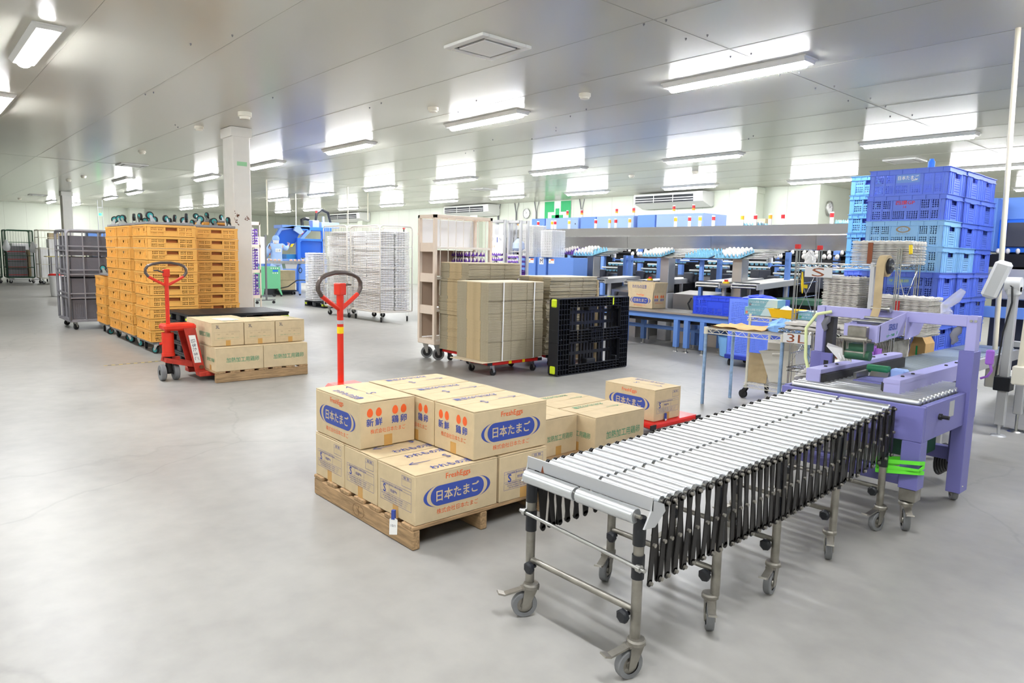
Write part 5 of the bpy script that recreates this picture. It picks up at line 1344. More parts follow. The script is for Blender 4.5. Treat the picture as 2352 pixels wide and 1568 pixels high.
# ---------------------------------------------------------------- eggs and egg trays
EGG = mesh('egg', MB().lathe([(.0215*math.sin(PI*k/10)*(1-.08*math.cos(PI*k/10)), .0285*math.cos(PI*k/10)) for k in range(10, -1, -1)], 12, None, True), M['egg'])
for p in EGG.vertices:
    pass
EGGP = EGG.copy(); EGGP.materials[0] = M['egg_pink']
def spike_tray(m, W=.30, D=.30, nx=6, ny=5, h=.045):
    "plastic egg tray: thin web with a pointed post between every four cups"
    mb = MB(); mb.box(-W/2, W/2, -D/2, D/2, 0, .006)
    for a in range(nx+1):
        for b in range(ny+1):
            x, y = -W/2+W*a/nx, -D/2+D*b/ny; r = .017
            x = min(max(x, -W/2+.012), W/2-.012); y = min(max(y, -D/2+.012), D/2-.012)
            mb.cyl((x, y, .004), (x, y, h), r, 6, .004)
    return mesh('web', mb, M[m])
TR = {c: spike_tray(c) for c in ('purple', 'sky_tray')}
def egg_tray(c, label, loc, group, fill, rot=(0, 0, 0), eggname='eggs on the tray', nx=6, ny=5, W=.30, D=.30, scale=1.0):
    t = one('egg_tray', TR[c], None, label, 'egg tray', group, loc, rot); t.scale = (scale, scale, scale)
    R = Matrix.LocRotScale(Vector(loc), t.rotation_euler, Vector((scale,)*3))
    for (a, b) in fill:
        p = R @ Vector((-W/2+W*(a+.5)/nx, -D/2+D*(b+.5)/ny, .038))
        e = one('egg', EGG, None, 'egg in '+' '.join(label.split()[:14]), 'egg', 'eggs in the '+label[:60], p, (rnd.gauss(0, .2), rnd.gauss(0, .2), 0)); e.scale = (scale,)*3
    return t
# ---------------------------------------------------------------- wire racks
def wire_shelf(name, x0, x1, y0, y1, z, m, par, h=.045):
    "wire shelf with zig-zag truss edge; z is the top"
    mb = MB(); r = .004
    for zz in (z-.004, z-h):
        mb.tube([(x0, y0, zz), (x1, y0, zz), (x1, y1, zz), (x0, y1, zz)], .0045, 6, True)
    for (a, b) in (((x0, y0), (x1, y0)), ((x1, y0), (x1, y1)), ((x1, y1), (x0, y1)), ((x0, y1), (x0, y0))):
        L = math.hypot(b[0]-a[0], b[1]-a[1]); n = max(4, int(L/.045)//2*2)
        mb.tube([(a[0]+(b[0]-a[0])*k/n, a[1]+(b[1]-a[1])*k/n, z-.006 if k % 2 else z-h+.002) for k in range(n+1)], .0028, 5)
    n = int((x1-x0)/.022)
    for k in range(1, n): mb.bar((x0+(x1-x0)*k/n, y0, z-.004), (x0+(x1-x0)*k/n, y1, z-.004), .0032)
    for k in range(1, 3): mb.bar((x0, y0+(y1-y0)*k/3, z-.009), (x1, y0+(y1-y0)*k/3, z-.009), .005)
    return obj(name, mb, M[m], par)
# rack A: single wire shelf on blue worn posts
t = thing('wire_shelf_table', 'cream wire shelf table on worn blue posts, brown paper on top', 'wire rack', (0, 0, 0))
wire_shelf('wire_shelf', -3.945, -3.105, 6.065, 6.60, .775, 'cream', t, .05)
for x in (-3.93, -3.12):
    for y in (6.075, 6.59):
        p = obj('post', MB().cyl((x, y, 0), (x, y, .72), .0165, 12), M['blue_worn'], t); obj('collar', MB().cyl((x, y, .715), (x, y, .785), .021, 12), M['cream'], p)
mb = MB(); n = 9; V = []
for j in range(n):
    for i in range(n): V.append((-.27+.54*i/(n-1)+rnd.gauss(0, .008), -.23+.46*j/(n-1)+rnd.gauss(0, .008), .004+abs(rnd.gauss(0, .006))+(.02 if (i in (0, 8) or j in (0, 8)) else 0)*rnd.random()))
mb.add(V, [(j*n+i, j*n+i+1, (j+1)*n+i+1, (j+1)*n+i) for j in range(n-1) for i in range(n-1)]); mb.box(-.25, .25, -.2, .2, 0, .004)
one('paper_sack', mb, M['paper_brown'], 'flat crumpled brown paper sack on the cream wire shelf', 'paper sack', None, (-3.67, 6.36, .776), (0, 0, .1))
def crumple(name, mat_, label, cat, loc, R, H, seed, n=10, rough=.35):
    q = random.Random(seed); V = []; F = []; m = 14
    for j in range(n+1):
        f = j/n
        for i in range(m):
            a = 2*PI*i/m; r = R*math.cos(f*PI/2*.96)**.6*(1+q.uniform(-rough, rough)*(.4+f)); V.append((r*math.cos(a), r*.7*math.sin(a), max(0.001, H*f*(1+q.uniform(-rough, rough)*.5))))
    for j in range(n):
        for i in range(m): F.append((j*m+i, j*m+(i+1) % m, (j+1)*m+(i+1) % m, (j+1)*m+i))
    F.append(tuple(range(n*m, n*m+m)))
    return one(name, MB().add(V, F, False), M[mat_], label, cat, None, loc)
crumple('cloth', 'cloth_blue', 'crumpled pale blue cloth lying on the cream wire shelf', 'cloth', (-3.3, 6.42, .776), .17, .12, 3, 6, .22)
# rack B: cream two-tier wire rack on casters
t = thing('wire_rack', 'low cream wire rack on casters holding glove boxes, tub and cardboard', 'wire rack', (0, 0, 0))
for z in (.874, .17): wire_shelf('wire_shelf', -3.84, -2.95, 6.69, 7.16, z, 'cream', t)
for x in (-3.82, -2.97):
    for y in (6.71, 7.14):
        p = obj('post', MB().cyl((x, y, .1), (x, y, .90), .0135, 12), M['cream'], t)
        f = MB().box(-.02, .02, -.02, .02, .10, .112)
        for s in (-1, 1): f.prism([(-.02, .10), (.03, .10), (.045, .045), (.02, .045)], s*.018-.002, s*.018+.002, YZ)
        c = obj('caster', f, M['black_metal'], p, (x, y, 0), (0, 0, rnd.uniform(0, 2))); obj('wheel', MB().cyl((-.014, .03, .045), (.014, .03, .045), .045, 16), M['rubber'], c)
def glove_box(loc, label, letter, lm, rz=0):
    t = thing('glove_box', label, 'box', loc, rz, 'boxes of disposable gloves')
    obj('body', MB().m(0).box(-.165, .165, -.09, .09, 0, .085, .003), M['box_teal'], t)
    mb = MB(); y = -.0906
    mb.m(0).add([(.02, y, .002), (.163, y, .002), (.163, y, .083), (.07, y, .083)], [(0, 1, 2, 3)])
    mb.m(0).plane((-.163, -.088, .0855), (.326, 0, 0), (0, .176, 0))
    mb.m(1).text('ニトリル手袋 パウダーフリー', (-.03, y-.0004, .055), (1, 0, 0), (0, 0, 1), .028, .24)
    mb.m(2).plane((-.15, y-.0003, .012), (.024, 0, 0), (0, 0, .028)); mb.m(1).text(letter, (-.138, y-.0007, .026), (1, 0, 0), (0, 0, 1), .024)
    mb.m(1).text('100枚入 使いきり', (-.08, y-.0004, .024), (1, 0, 0), (0, 0, 1), .014)
    obj('box_print', mb, [M['box_pale'], M['paper'], M[lm]], t)
glove_box((-3.80, 6.93, .876), 'lower glove box with an orange size mark on the cream rack', 'S', 'ink_orange')
glove_box((-3.77, 6.94, .963), 'upper glove box marked M on the cream rack', 'M', 'ink_navy', .03)
glove_box((-3.17, 6.86, .876), 'glove box with a green mark right of the yellow basin', 'L', 'sign_green', -.04)
t = thing('plastic_basin', 'yellow plastic basin on the cream wire rack', 'basin', (-3.49, 6.84, .876))
V = []
for z, a, b in ((0, .115, .085), (.0, .115, .085), (.085, .145, .11), (.09, .155, .12), (.085, .155, .12), (.085, .14, .105), (.008, .11, .08)): V += [(-a, -b, z), (a, -b, z), (a, b, z), (-a, b, z)]
F = [(3, 2, 1, 0)]+[(4*k+i, 4*k+(i+1) % 4, 4*k+4+(i+1) % 4, 4*k+4+i) for k in range(6) for i in range(4)]+[(24, 25, 26, 27)]
obj('body', MB().add(V, F), M['basin'], t)
crumple('cloth', 'box_pale', 'pale cloth heaped in the yellow basin', 'cloth', (-3.5, 6.85, .89), .1, .1, 8, 5, .2)
t = thing('brush', 'small white brush with yellow ring standing at the cream rack', 'brush', (-3.1, 7.03, .876))
obj('head', MB().lathe([(.09, 0), (.07, .02), (.03, .06), (.02, .12)], 12), M['white_pl'], t); obj('handle', MB().cyl((0, 0, .12), (0, 0, .30), .016, 10).box(-.04, .02, -.012, .012, .29, .32, .004), M['white_pl'], t); obj('ring', MB().cyl((0, 0, .19), (0, 0, .21), .018, 10), M['yellow'], t)
one('cardboard_sheet', MB().box(-.1, .12, -.008, .008, 0, .31, .002), M['kraft'], 'brown cardboard sheet with tape leaning on the lower shelf of the cream rack', 'cardboard', None, (-3.76, 6.78, .172), (-.22, 0, .15))
t = thing('plastic_tub', 'big off-white plastic tub tipped on the lower shelf of the cream rack', 'tub', (-3.45, 6.92, .185), 0)
V = []
for z, a, b in ((0, .15, .13), (.0, .15, .13), (.30, .20, .18), (.33, .215, .195), (.33, .205, .185), (.02, .14, .12)): V += [(-a, -b, z), (a, -b, z), (a, b, z), (-a, b, z)]
F = [(3, 2, 1, 0)]+[(4*k+i, 4*k+(i+1) % 4, 4*k+4+(i+1) % 4, 4*k+4+i) for k in range(5) for i in range(4)]+[(20, 21, 22, 23)]
mb = MB(); mb.M = T(0, 0, .03) @ RY(-.12) @ RZ(-.1); mb.add(V, F); mb.box(-.06, .06, -.205, -.17, .28, .31, .01)
obj('body', mb, M['tub'], t)
one('pulp_tray_bag', MB().box(-.17, .17, -.13, .13, 0, .11, .02), M['tub'], 'bagged bundle lying in the off-white tub', 'bundle', None, (-3.49, 6.92, .52))
# rack C: tall chrome wire rack with S sign
t = thing('chrome_wire_rack', 'tall chrome wire rack with red post caps and an S sign', 'wire rack', (0, 0, 0))
RX0, RX1, RY0, RY1 = -3.05, -2.20, 6.10, 6.53
wire_shelf('wire_shelf', RX0, RX1, RY0, RY1, 1.44, 'chrome', t, .035)
wire_shelf('wire_shelf', RX0, RX1, RY0-.25, RY1, .865, 'chrome', t, .035)
wire_shelf('wire_shelf', RX0, RX1, RY0-.05, RY1, .50, 'chrome', t, .035)
for i, (x, y) in enumerate(((RX0, RY0), (RX0, RY1), (RX1, RY0), (RX1, RY1))):
    p = MB()
    for dx in (-.016, .0, .016): p.cyl((x+dx, y+abs(dx)*.6, .02), (x+dx, y+abs(dx)*.6, 1.575), .0042, 6)
    p.cyl((x, y, 0), (x, y, .03), .014, 10)
    po = obj('post', p, M['chrome'], t)
    if x == RX0: obj('red_cap', MB().box(x-.02, x+.02, y-.02, y+.02, 1.565, 1.605, .003), M['ink_red'], po)
for x in (RX0, RX1):
    mb = MB()
    for z0, z1 in ((.52, .84), (.9, 1.4)):
        mb.cyl((x, RY0, z0), (x, RY1, z1), .0035, 6); mb.cyl((x, RY0, z1), (x, RY1, z0), .0035, 6)
    for z in (.62, .98, 1.12, 1.25): mb.cyl((x, RY0, z), (x, RY1, z+.02), .0035, 6)
    obj('side_brace', mb, M['chrome'], t)
obj('top_tie', MB().cyl((RX0, RY0, 1.56), (RX0, RY1, 1.56), .0045, 6), M['chrome'], t)
def hang_sign(x, z, body, w, h, label, y):
    t = thing('grade_sign', label, 'sign', (x, y, z), 0, 'grade signs on the chrome rack')
    obj('card', MB().box(-w/2, w/2, -.003, .003, -h/2, h/2, .001), M['screen_grey'], t)
    mb = MB().text(body, (0, -.0037, 0), (1, 0, 0), (0, 0, 1), .105, w*.46 if len(body) == 1 else w*.72); obj('letter', mb, M['ink_brown'], t)
hang_sign(-2.842, 1.361, 'S', .245, .085, 'grey card with a brown S hanging from the top chrome shelf', RY0-.012)
hang_sign(-2.87, .788, '3L', .25, .085, 'grey card with brown 3L hanging from the lower chrome shelf', RY0-.262)
mb = MB().tube([(-2.99, 6.095, 1.36), (-2.98, 6.09, 1.25), (-2.975, 6.09, 1.17)], [.006, .012, .004], 6)
one('yellow_tag', mb, M['yellow'], 'yellow tag hanging below the S sign', 'tag')
crumple('cable_bundle', 'white_pl', 'white tied cord bundle hanging at the top left of the chrome rack', 'cord', (-3.03, 6.3, 1.445), .05, .1, 5, 5, .4)
# pulp egg trays
PT = tray_mesh(.44, .32, .030, 6, 5, 'pulp'); PT2 = tray_mesh(.30, .34, .030, 5, 5, 'pulp')
def pulp(me, x, y, z0, n, p, label, group): 
    for i in range(n): one('pulp_egg_tray', me, None, label, 'egg tray', group, (x+rnd.gauss(0, .004), y+rnd.gauss(0, .004), z0+p*i), (rnd.gauss(0, .004), rnd.gauss(0, .004), rnd.gauss(0, .012)))
PP = .0095
PTh = tray_mesh(.47, .33, .0092, 7, 5, 'pulp'); PTt = tray_mesh(.47, .33, .028, 7, 5, 'pulp')
PSh = tray_mesh(.31, .33, .0092, 5, 5, 'pulp'); PSt = tray_mesh(.31, .33, .028, 5, 5, 'pulp')
pulp(PTh, -2.36, 6.31, 1.445, 18, PP, 'grey pulp egg tray in the pile on the top chrome shelf', 'pulp trays on the top shelf')
pulp(PTt, -2.36, 6.31, 1.445+18*PP, 1, PP, 'uppermost bumpy pulp tray on the top chrome shelf', None)
one('brown_band', MB().box(-.02, .02, -.0025, 0, 0, .175), M['ink_brown'], 'brown paper band round the top pile of pulp trays', 'band', None, (-2.44, 6.135, 1.446))
pulp(PSh, -2.67, 6.32, .87, 46, PP, 'grey pulp egg tray in the tall pile behind the S sign', 'pulp trays in the tall pile')
pulp(PSt, -2.67, 6.32, .87+46*PP, 1, PP, 'uppermost bumpy pulp tray of the tall pile behind the S sign', None)
pulp(PTh, -2.20, 6.32, .87, 31, PP, 'grey pulp egg tray in the pile with a red band', 'pulp trays in the red banded pile')
pulp(PTt, -2.20, 6.32, .87+31*PP, 1, PP, 'uppermost bumpy pulp tray of the red banded pile', None)
one('red_band', MB().box(-.02, .02, -.0025, 0, 0, .27), M['ink_red'], 'red band on the pulp tray pile right of the tape roll', 'band', None, (-2.20, 6.15, .88))
pulp(tray_mesh(.46, .26, .034, 5, 4, 'pulp'), -2.77, 5.99, .866, 2, .034, 'big white pulp tray at the front above the 3L sign', 'pulp trays above the 3L sign')
pulp(tray_mesh(.36, .25, .034, 5, 4, 'pulp'), -2.34, 5.99, .866, 2, .034, 'white pulp tray at the front right of the 3L sign', 'pulp trays front right')
PV = tray_mesh(.30, .34, .0115, 5, 5, 'pulp')
for i in range(54): one('pulp_egg_tray', PV, None, 'pulp egg tray set on edge in the row on the low chrome shelf', 'egg tray', 'pulp trays on edge', (-2.86+.0125*i, 6.30, .665), (0, PI/2, 0))
one('brown_band', MB().box(0, .66, -.0025, 0, 0, .022), M['ink_brown'], 'brown band along the row of pulp trays on edge', 'band', None, (-2.86, 6.128, .62))
for k in range(5): one('pulp_egg_tray', PTt, None, 'loose white pulp tray lying low left of the left side belt', 'egg tray', 'loose pulp trays low left', (-2.45+.02*k, 5.62, .53+.03*k), (0, -.1, .1*k))
one('tray_crate', MB().box(-.25, .25, -.2, .2, 0, .525, .01), M['grey_pl'], 'grey box under the loose pulp trays', 'box', None, (-2.42, 5.62, 0))
t = thing('paper_bag', 'brown paper bag with a green mark behind the lilac arch', 'bag', (-2.32, 7.0, .50))
t.location = (-2.145, 6.63, .52)
V = []
for z, a, b, c in ((0, .06, .10, 0), (.12, .065, .11, .0), (.26, .055, .11, .01), (.34, .02, .10, .0)): V += [(-a+c, -b, z), (a+c, -b, z), (a+c, b, z), (-a+c, b, z)]
F = [(3, 2, 1, 0)]+[(4*k+i, 4*k+(i+1) % 4, 4*k+4+(i+1) % 4, 4*k+4+i) for k in range(3) for i in range(4)]+[(12, 13, 14, 15)]
obj('body', MB().add(V, F), M['paper_brown'], t); obj('green_mark', MB().box(-.006, .006, -.116, -.112, .14, .24), M['sign_green'], t)
one('bag_stand', MB().box(-.1, .08, -.12, .12, 0, .52, .01), M['grey_pl'], 'low grey stand under the brown paper bag', 'stand', None, (-2.24+.06, 6.63, 0))
one('purple_clip', MB().box(-.02, .0, -.03, .03, 0, .10, .006).box(0, .05, -.003, .003, .02, .08), M['purple_clip'], 'purple plastic clip hanging at the chrome rack', 'clip', None, (-2.22, 5.84, .70))
# hairnet tag on the top shelf
hang_tag((-2.36, 6.07, 1.40), 0, 'white tag with a blue clip hanging from the top chrome shelf')
tp = MB().tube([(-2.12, 6.1, 1.60), (-2.11, 6.09, 1.53)], .014, 8)
one('striped_tape', tp, M['yellow'], 'yellow and black tape round the right chrome post', 'tape')
# ---------------------------------------------------------------- blue work table with carton and crate
t = thing('work_table', 'long blue work table with a steel top behind the black pallet', 'table', (0, 0, 0))
obj('top', MB().box(-8.2, -4.95, 9.17, 9.80, .585, .62, .004), M['stainless_rough'], t)
obj('apron', MB().box(-8.15, -5.0, 9.20, 9.77, .50, .585, .004), M['blue_table'], t)
for x in (-7.52, -6.5, -6.31, -6.02, -5.2):
    for y in (9.22, 9.70):
        L = obj('leg', MB().box(x-.04, x+.04, y-.035, y+.035, .07, .50, .004), M['blue_table'], t); obj('levelling_foot', MB().cyl((x, y, 0), (x, y, .07), .014, 8).lathe([(.0001, .012), (.035, .012), (.04, 0)], 12, T(x, y, 0)), M['steel'], L)
obj('stretcher', MB().box(-8.1, -5.2, 9.67, 9.73, .27, .33, .004), M['blue_table'], t)
obj('under_rollers', MB().box(-8.1, -5.1, 9.3, 9.6, .44, .50, .01), M['black_metal'], t)
def open_carton(loc, rotz, label):
    t = thing('cardboard_carton', label, 'carton', loc, rotz, 'blue printed egg cartons')
    L, W, H = CL, CW, CHT; mb = MB(); th = .005
    mb.box(-L/2, L/2, -W/2, -W/2+th, 0, H).box(-L/2, L/2, W/2-th, W/2, 0, H).box(-L/2, -L/2+th, -W/2, W/2, 0, H).box(L/2-th, L/2, -W/2, W/2, 0, H).box(-L/2, L/2, -W/2, W/2, 0, th)
    obj('body', mb, M['carton'], t)
    for s in (-1, 1):
        obj('open_flap', MB().bar((0, s*(W/2-th/2), H), (0, s*(W/2+.01), H+.172), L-.004, th, (0, 1, 0)), M['carton'], t)
        obj('open_flap', MB().bar((s*(L/2-th/2), 0, H), (s*(L/2+.03), 0, H+.17), W-.004, th, (1, 0, 0)), M['carton'], t)
    for n_, m_ in (('logo', print_logo(1)), ('logo', print_logo(-1)), ('egg_print', print_eggs()), ('grade_table', print_label())): obj(n_, m_, IM(), t)
    mb = MB(); mb.m(0).text('われもの注意', (0.02, W/2+.0105, H+.10), (-1, .0, 0), (0, 0.05, 1), .07, .30); obj('flap_lettering', mb, IM(), t)
    return t
open_carton((-7.38, 9.57, .622), PI, 'open carton with its flaps up on the blue work table')
mb, W_, D_2, H_ = blue_mesh('big')
t = one('blue_crate', BMESH['blue_deep'], None, 'deep blue lattice crate on the blue work table', 'crate', None, (-5.88, 9.50, .622)); t.scale = (1.12, 1, 1.14)
t = thing('bucket', 'light blue plastic bucket under the blue work table', 'bucket', (-5.68, 9.42, 0))
obj('body', MB().lathe([(.0001, .005), (.12, .005), (.13, .01), (.165, .30), (.175, .31), (.16, .31), (.12, .015)], 24), M['bucket'], t)
obj('handle', MB().tube([(.165*math.cos(a), -.03-.13*math.sin(a)*.6, .29-.15*math.sin(a)) for a in [PI*k/10 for k in range(11)]], .006, 6), M['bucket'], t)
t = thing('mesh_cart', 'blue mesh crate cart with black casters beside the bucket', 'cart', (-4.92, 8.86, 0))
mb = MB()
def mf(m): wall(m, .62, [0, .04, .58, .62], [0, .03, .36, .40, .73, .77], ['SSS', 'SLS', 'SSS', 'SLS', 'SSS'], .022, .004, .6)
def ms_(m): wall(m, .5, [0, .04, .46, .5], [0, .03, .36, .40, .73, .77], ['SSS', 'SLS', 'SSS', 'SLS', 'SSS'], .022, .004, .6)
walls4(mb, .62, .5, mf, ms_); mb2 = MB(); mb2.M = T(0, 0, .16); mb2.add(mb.v, mb.f); mb2.box(-.3, .3, -.24, .24, 0, .01)
obj('basket', mb2, M['blue_crate'], t); obj('base', MB().box(-.33, .33, -.27, .27, .10, .16, .008), M['blue_in'], t)
for sx in (-1, 1):
    for sy in (-1, 1): obj('caster', MB().cyl((sx*.27-.015, sy*.2, .05), (sx*.27+.015, sy*.2, .05), .05, 16), M['rubber'], t)
crumple('plastic_cover', 'blue_deep', 'blue plastic cover bunched on the mesh cart', 'cover', (-4.92, 8.86, .93), .25, .06, 4, 4, .2)
# ---------------------------------------------------------------- egg sorting line
t = thing('egg_sorting_machine', 'long egg sorting line with a stainless hood and blue posts along the back wall', 'machine', (0, 0, 0))
HX0, HX1, HY = -15.2, -3.9, 13.0
obj('hood_band', MB().prism([(HY, 1.965), (HY-.03, 2.155), (HY+.35, 2.155), (HY+.35, 1.965)], HX0, HX1, YZ), M['stainless_rough'], t)
obj('hood_edge', MB().box(HX0, HX1, HY-.035, HY+.02, 1.945, 1.965), M['steel'], t)
pn = MB()
for k in range(5): pn.prism([(HY+.03, 1.66), (HY+.0, 1.945), (HY+.04, 1.945), (HY+.07, 1.66)], HX0+k*2.26+.004, HX0+(k+1)*2.26-.004, YZ)
obj('hood_panel', pn, M['stainless'], t)
obj('lane_tunnel', MB().box(HX0, HX1, HY+.16, HY+1.0, .2, 1.66), M['dark_lane'], t)
obj('hood_roof', MB().box(HX0, HX1, HY+.3, HY+1.6, 2.10, 2.15), M['plate_grey'], t)
tf = thing('blue_post_frame', 'blue square post frame standing before the sorting lanes', 'frame', (0, 0, 0))
for x in (-9.08, -8.95, -8.25, -6.94, -5.67, -4.5):
    obj('post', MB().box(x-.036, x+.036, 11.0, 11.08, 0, 1.60 if x > -7.3 else 1.50, .005), M['blue_post'], tf)
for x in [HX0+.4+1.13*k for k in range(10)]: obj('rear_post', MB().box(x-.05, x+.05, HY-.02, HY+.08, .05, 1.66, .004), M['blue_post'], t)
obj('front_rail', MB().box(-9.1, -7.8, 11.02, 11.07, 1.40, 1.45, .004).box(-10.2, -4.2, 11.02, 11.07, .55, .68, .004), M['blue_post'], tf)
gl = MB()
for k in range(46):
    x = HX0+.5+k*.235
    gl.cyl((x, HY+.05, 1.60), (x, HY+.16, 1.60), .045, 10)
obj('egg_wheel', gl, M['black_metal'], t)
# packing lanes between the posts: rails, blue cup rows, motors
LANES = [-9.65, -8.6, -7.45, -6.65, -5.75, -4.9]
for i, x in enumerate(LANES):
    l = thing('packing_lane', '%s packing lane of the sorting line from the left' % ORD[i].replace('bottom', 'first'), 'packing lane', (x, 11.5, 0), 0, 'packing lanes under the hood')
    w = .36
    mb = MB()
    for z, y in ((1.33, .1), (1.42, .5), (1.24, -.1)): mb.cyl((-w, y, z), (w, y, z), .018, 8)
    obj('rail', mb, M['conveyor_white'], l)
    cu = MB()
    for z, y in ((1.30, .05), (1.38, .45), (1.18, -.15)):
        for k in range(7): cu.lathe([(.0001, -.02), (.025, -.01), (.032, .02), (.028, .022)], 8, T(-w+.08+k*.095, y, z))
    obj('egg_cup', cu, M['sky_tray'], l)
    obj('cup_bar', MB().box(-w, w, .02, .08, 1.265, 1.285).box(-w, w, .42, .48, 1.345, 1.365).box(-w, w, -.18, -.12, 1.145, 1.165), M['black_metal'], l)
    obj('motor_box', MB().box(-w-.03, -w+.16, -.25, 0, 1.02, 1.20, .01), M['grey_box'], l); obj('gear_box', MB().box(w-.14, w+.03, -.3, .1, .95, 1.30, .01), M['grey_box'], l)
    obj('lane_body', MB().box(-w, w, .1, 1.3, 0, 1.12, .01), M['black_metal'], l)
    obj('lane_frame', MB().box(-w-.04, w+.04, -.06, -.02, 1.05, 1.12).box(-w-.04, -w, -.06, 1.2, 1.05, 1.12).box(w, w+.04, -.06, 1.2, 1.05, 1.12), M['steel'], l)
    obj('yellow_label', MB().box(w-.1, w+.0, -.305, -.30, 1.02, 1.08), M['yellow'], l)
    for k in range(6): one('egg', EGG, None, 'white egg riding in the %s packing lane' % ORD[i].replace('bottom', 'first'), 'egg', 'eggs in the packing lanes', (x-w+.08+k*.115, 12.3+.05*(k % 2), 1.545), (0, .2*rnd.random(), 0)).scale = (1.7, 1.7, 1.7)
    one('egg_shelf', MB().box(-w-.05, w+.05, -.05, .1, 0, .03), M['black_metal'], 'dark shelf carrying eggs in the %s packing lane' % ORD[i].replace('bottom', 'first'), 'shelf', 'dark egg shelves', (x, 12.3, 1.455))
for k, (x, y, z) in enumerate(((-9.28, 10.9, 1.50), (-7.72, 10.9, 1.50), (-7.02+.16, 10.9, 1.49), (-5.92, 10.9, 1.47))):
    s = thing('lane_marker', '%s small white camera box marked J along the sorting line' % ORD[k].replace('bottom', 'leftmost'), 'marker box', (x, y, z), 0, 'white marker boxes')
    obj('box', MB().box(-.045, .045, -.03, .03, -.05, .05, .004), M['paper'], s); obj('letter', MB().text('J', (0, -.031, 0), (1, 0, 0), (0, 0, 1), .07), M['ink_navy'], s)
    obj('bracket', MB().box(-.02, .02, -.01, .03, -.12, -.05).box(-.015, .015, .0, .62, -.10, -.08), M['blue_post'], s)
for k in range(44): one('egg', EGG, None, 'white egg carried in the dark row under the stainless hood edge', 'egg', 'eggs under the hood edge', (HX0+.6+k*.235, HY+.02, 1.628), (0, rnd.gauss(0, .1), 0)).scale = (1.6, 1.6, 1.6)
obj('egg_rail', MB().box(HX0, HX1, HY-.03, HY+.1, 1.56, 1.585), M['dark_lane'], t)
# drive cabinets above
for i, (x0, x1) in enumerate(((-15.6, -13.68), (-13.6, -11.72), (-11.6, -9.62))):
    c = thing('drive_cabinet', '%s long blue cabinet above the stainless hood' % ('left', 'middle', 'right')[i], 'cabinet', ((x0+x1)/2, 14.6, 2.15), 0, 'blue cabinets above the hood')
    w = (x1-x0)/2
    obj('narrow_cover', MB().box(-w, -w+.56, -.1, .9, 0, .40, .01), M['blue_machine'], c)
    obj('wide_cover', MB().box(-w+.60, w, -.1, .9, 0, .40, .01).box(-w+1.15, w-.004, -.112, .88, .02, .36, .01), M['blue_pale'], c)
    obj('latch', MB().box(w-.12, w-.09, -.115, -.108, .2, .24), M['black'], c)
def on_y(px, py, Y):
    d = _r*((px-1176)/FPX) - _u2*((py-784)/FPX) + _f
    k = Y/d.y
    return d.x*k, CAMH+d.z*k
def signal(px, py, Y, z, col, label):
    x, zz = on_y(px, py, Y)
    s = thing('signal_lamp', label, 'signal lamp', (x, Y, z), 0, 'small signal lamps on the sorting line')
    obj('tube', MB().cyl((0, 0, 0), (0, 0, .125), .034, 12), M['signal_white'], s)
    obj('lens', MB().cyl((0, 0, .125), (0, 0, .20), .036, 12), M['signal_'+col], s)
    obj('cap', MB().cyl((0, 0, .20), (0, 0, .225), .034, 12), M['signal_white'], s)
    if Y > 14: obj('second_lens', MB().cyl((0, 0, .085), (0, 0, .13), .0365, 12), M['signal_amber'], s)
for k, px in enumerate((1303, 1336, 1416, 1455, 1547, 1592)):
    signal(px, 500, 14.7, 2.55, 'red', '%s of six red and amber lamps on top of the blue cabinets' % ('leftmost', 'second from left', 'third from left', 'fourth from left', 'fifth from left', 'rightmost')[k])
low = [(1188, 'amber'), (1236, 'red'), (1268, 'amber'), (1275, 'red'), (1307, 'amber'), (1368, 'red'), (1400, 'amber'), (1414, 'red'), (1446, 'amber'), (1551, 'amber'), (1583, 'red'), (1607, 'amber'), (1638, 'red'), (1704, 'amber'), (1734, 'red'), (1768, 'amber'), (1797, 'red'), (1909, 'red')]
cn = {'red': 0, 'amber': 0}
for px, c in low:
    cn[c] += 1
    signal(px, 520, 13.12, 2.155, c, '%s white lamp with %s lens from the left on the stainless hood' % (['first', 'second', 'third', 'fourth', 'fifth', 'sixth', 'seventh', 'eighth', 'ninth', 'tenth'][cn[c]-1], 'a red' if c == 'red' else 'an amber'))
for a, b, l in ((1708, 1765, 'white egg tray of eggs lying on the hood roof'),):
    x0, _ = on_y(a, 515, 13.3); x1, _ = on_y(b, 515, 13.3)
    egg_tray('sky_tray', 'egg tray full of eggs lying on the hood roof', ((x0+x1)/2, 13.35, 2.156), 'trays on the hood', [(i, 0) for i in range(6)]+[(i, 1) for i in range(6)], scale=1.3)
one('brown_carton', MB().box(-.1, .1, -.1, .1, 0, .18, .006), M['carton'], 'small brown carton on the hood roof in front of the wall pillar', 'carton', None, (-7.75, 13.9, 2.152))
egg_tray('sky_tray', 'empty light blue egg tray on the right end of the hood', (-5.6, 13.2, 2.156), 'trays on the hood', [], scale=1.5)
# pedestals with sloped roller tables and egg trays
for i, (px0, px1) in enumerate(((1376, 1397), (1836, 1856))): pass
PED = [(-9.32, 10.35, 'left'), (-7.55, 10.35, 'middle'), (-6.12, 10.35, 'right')]
for i, (x, y, nm) in enumerate(PED):
    p = thing('tray_pedestal', '%s stainless pedestal carrying a sloped egg tray table' % nm, 'pedestal', (x, y, 0), 0, 'stainless tray pedestals')
    obj('column', MB().box(-.09, .09, -.1, .1, .85, 1.47, .008), M['stainless_rough'], p)
    obj('foot', MB().box(-.1, .1, -.1, .1, .0, .85, .01), M['plate_grey'], p)
    rl = MB()
    for k in range(6): rl.cyl((-.45, -.25+.12*k, 1.485+.028*k), (.62, -.25+.12*k, 1.485+.028*k), .014, 8)
    obj('table_roller', rl, M['steel'], p)
    obj('table_plate', MB().bar((.05, -.3, 1.465), (.05, .4, 1.63), .5, .008), M['stainless_rough'], p)
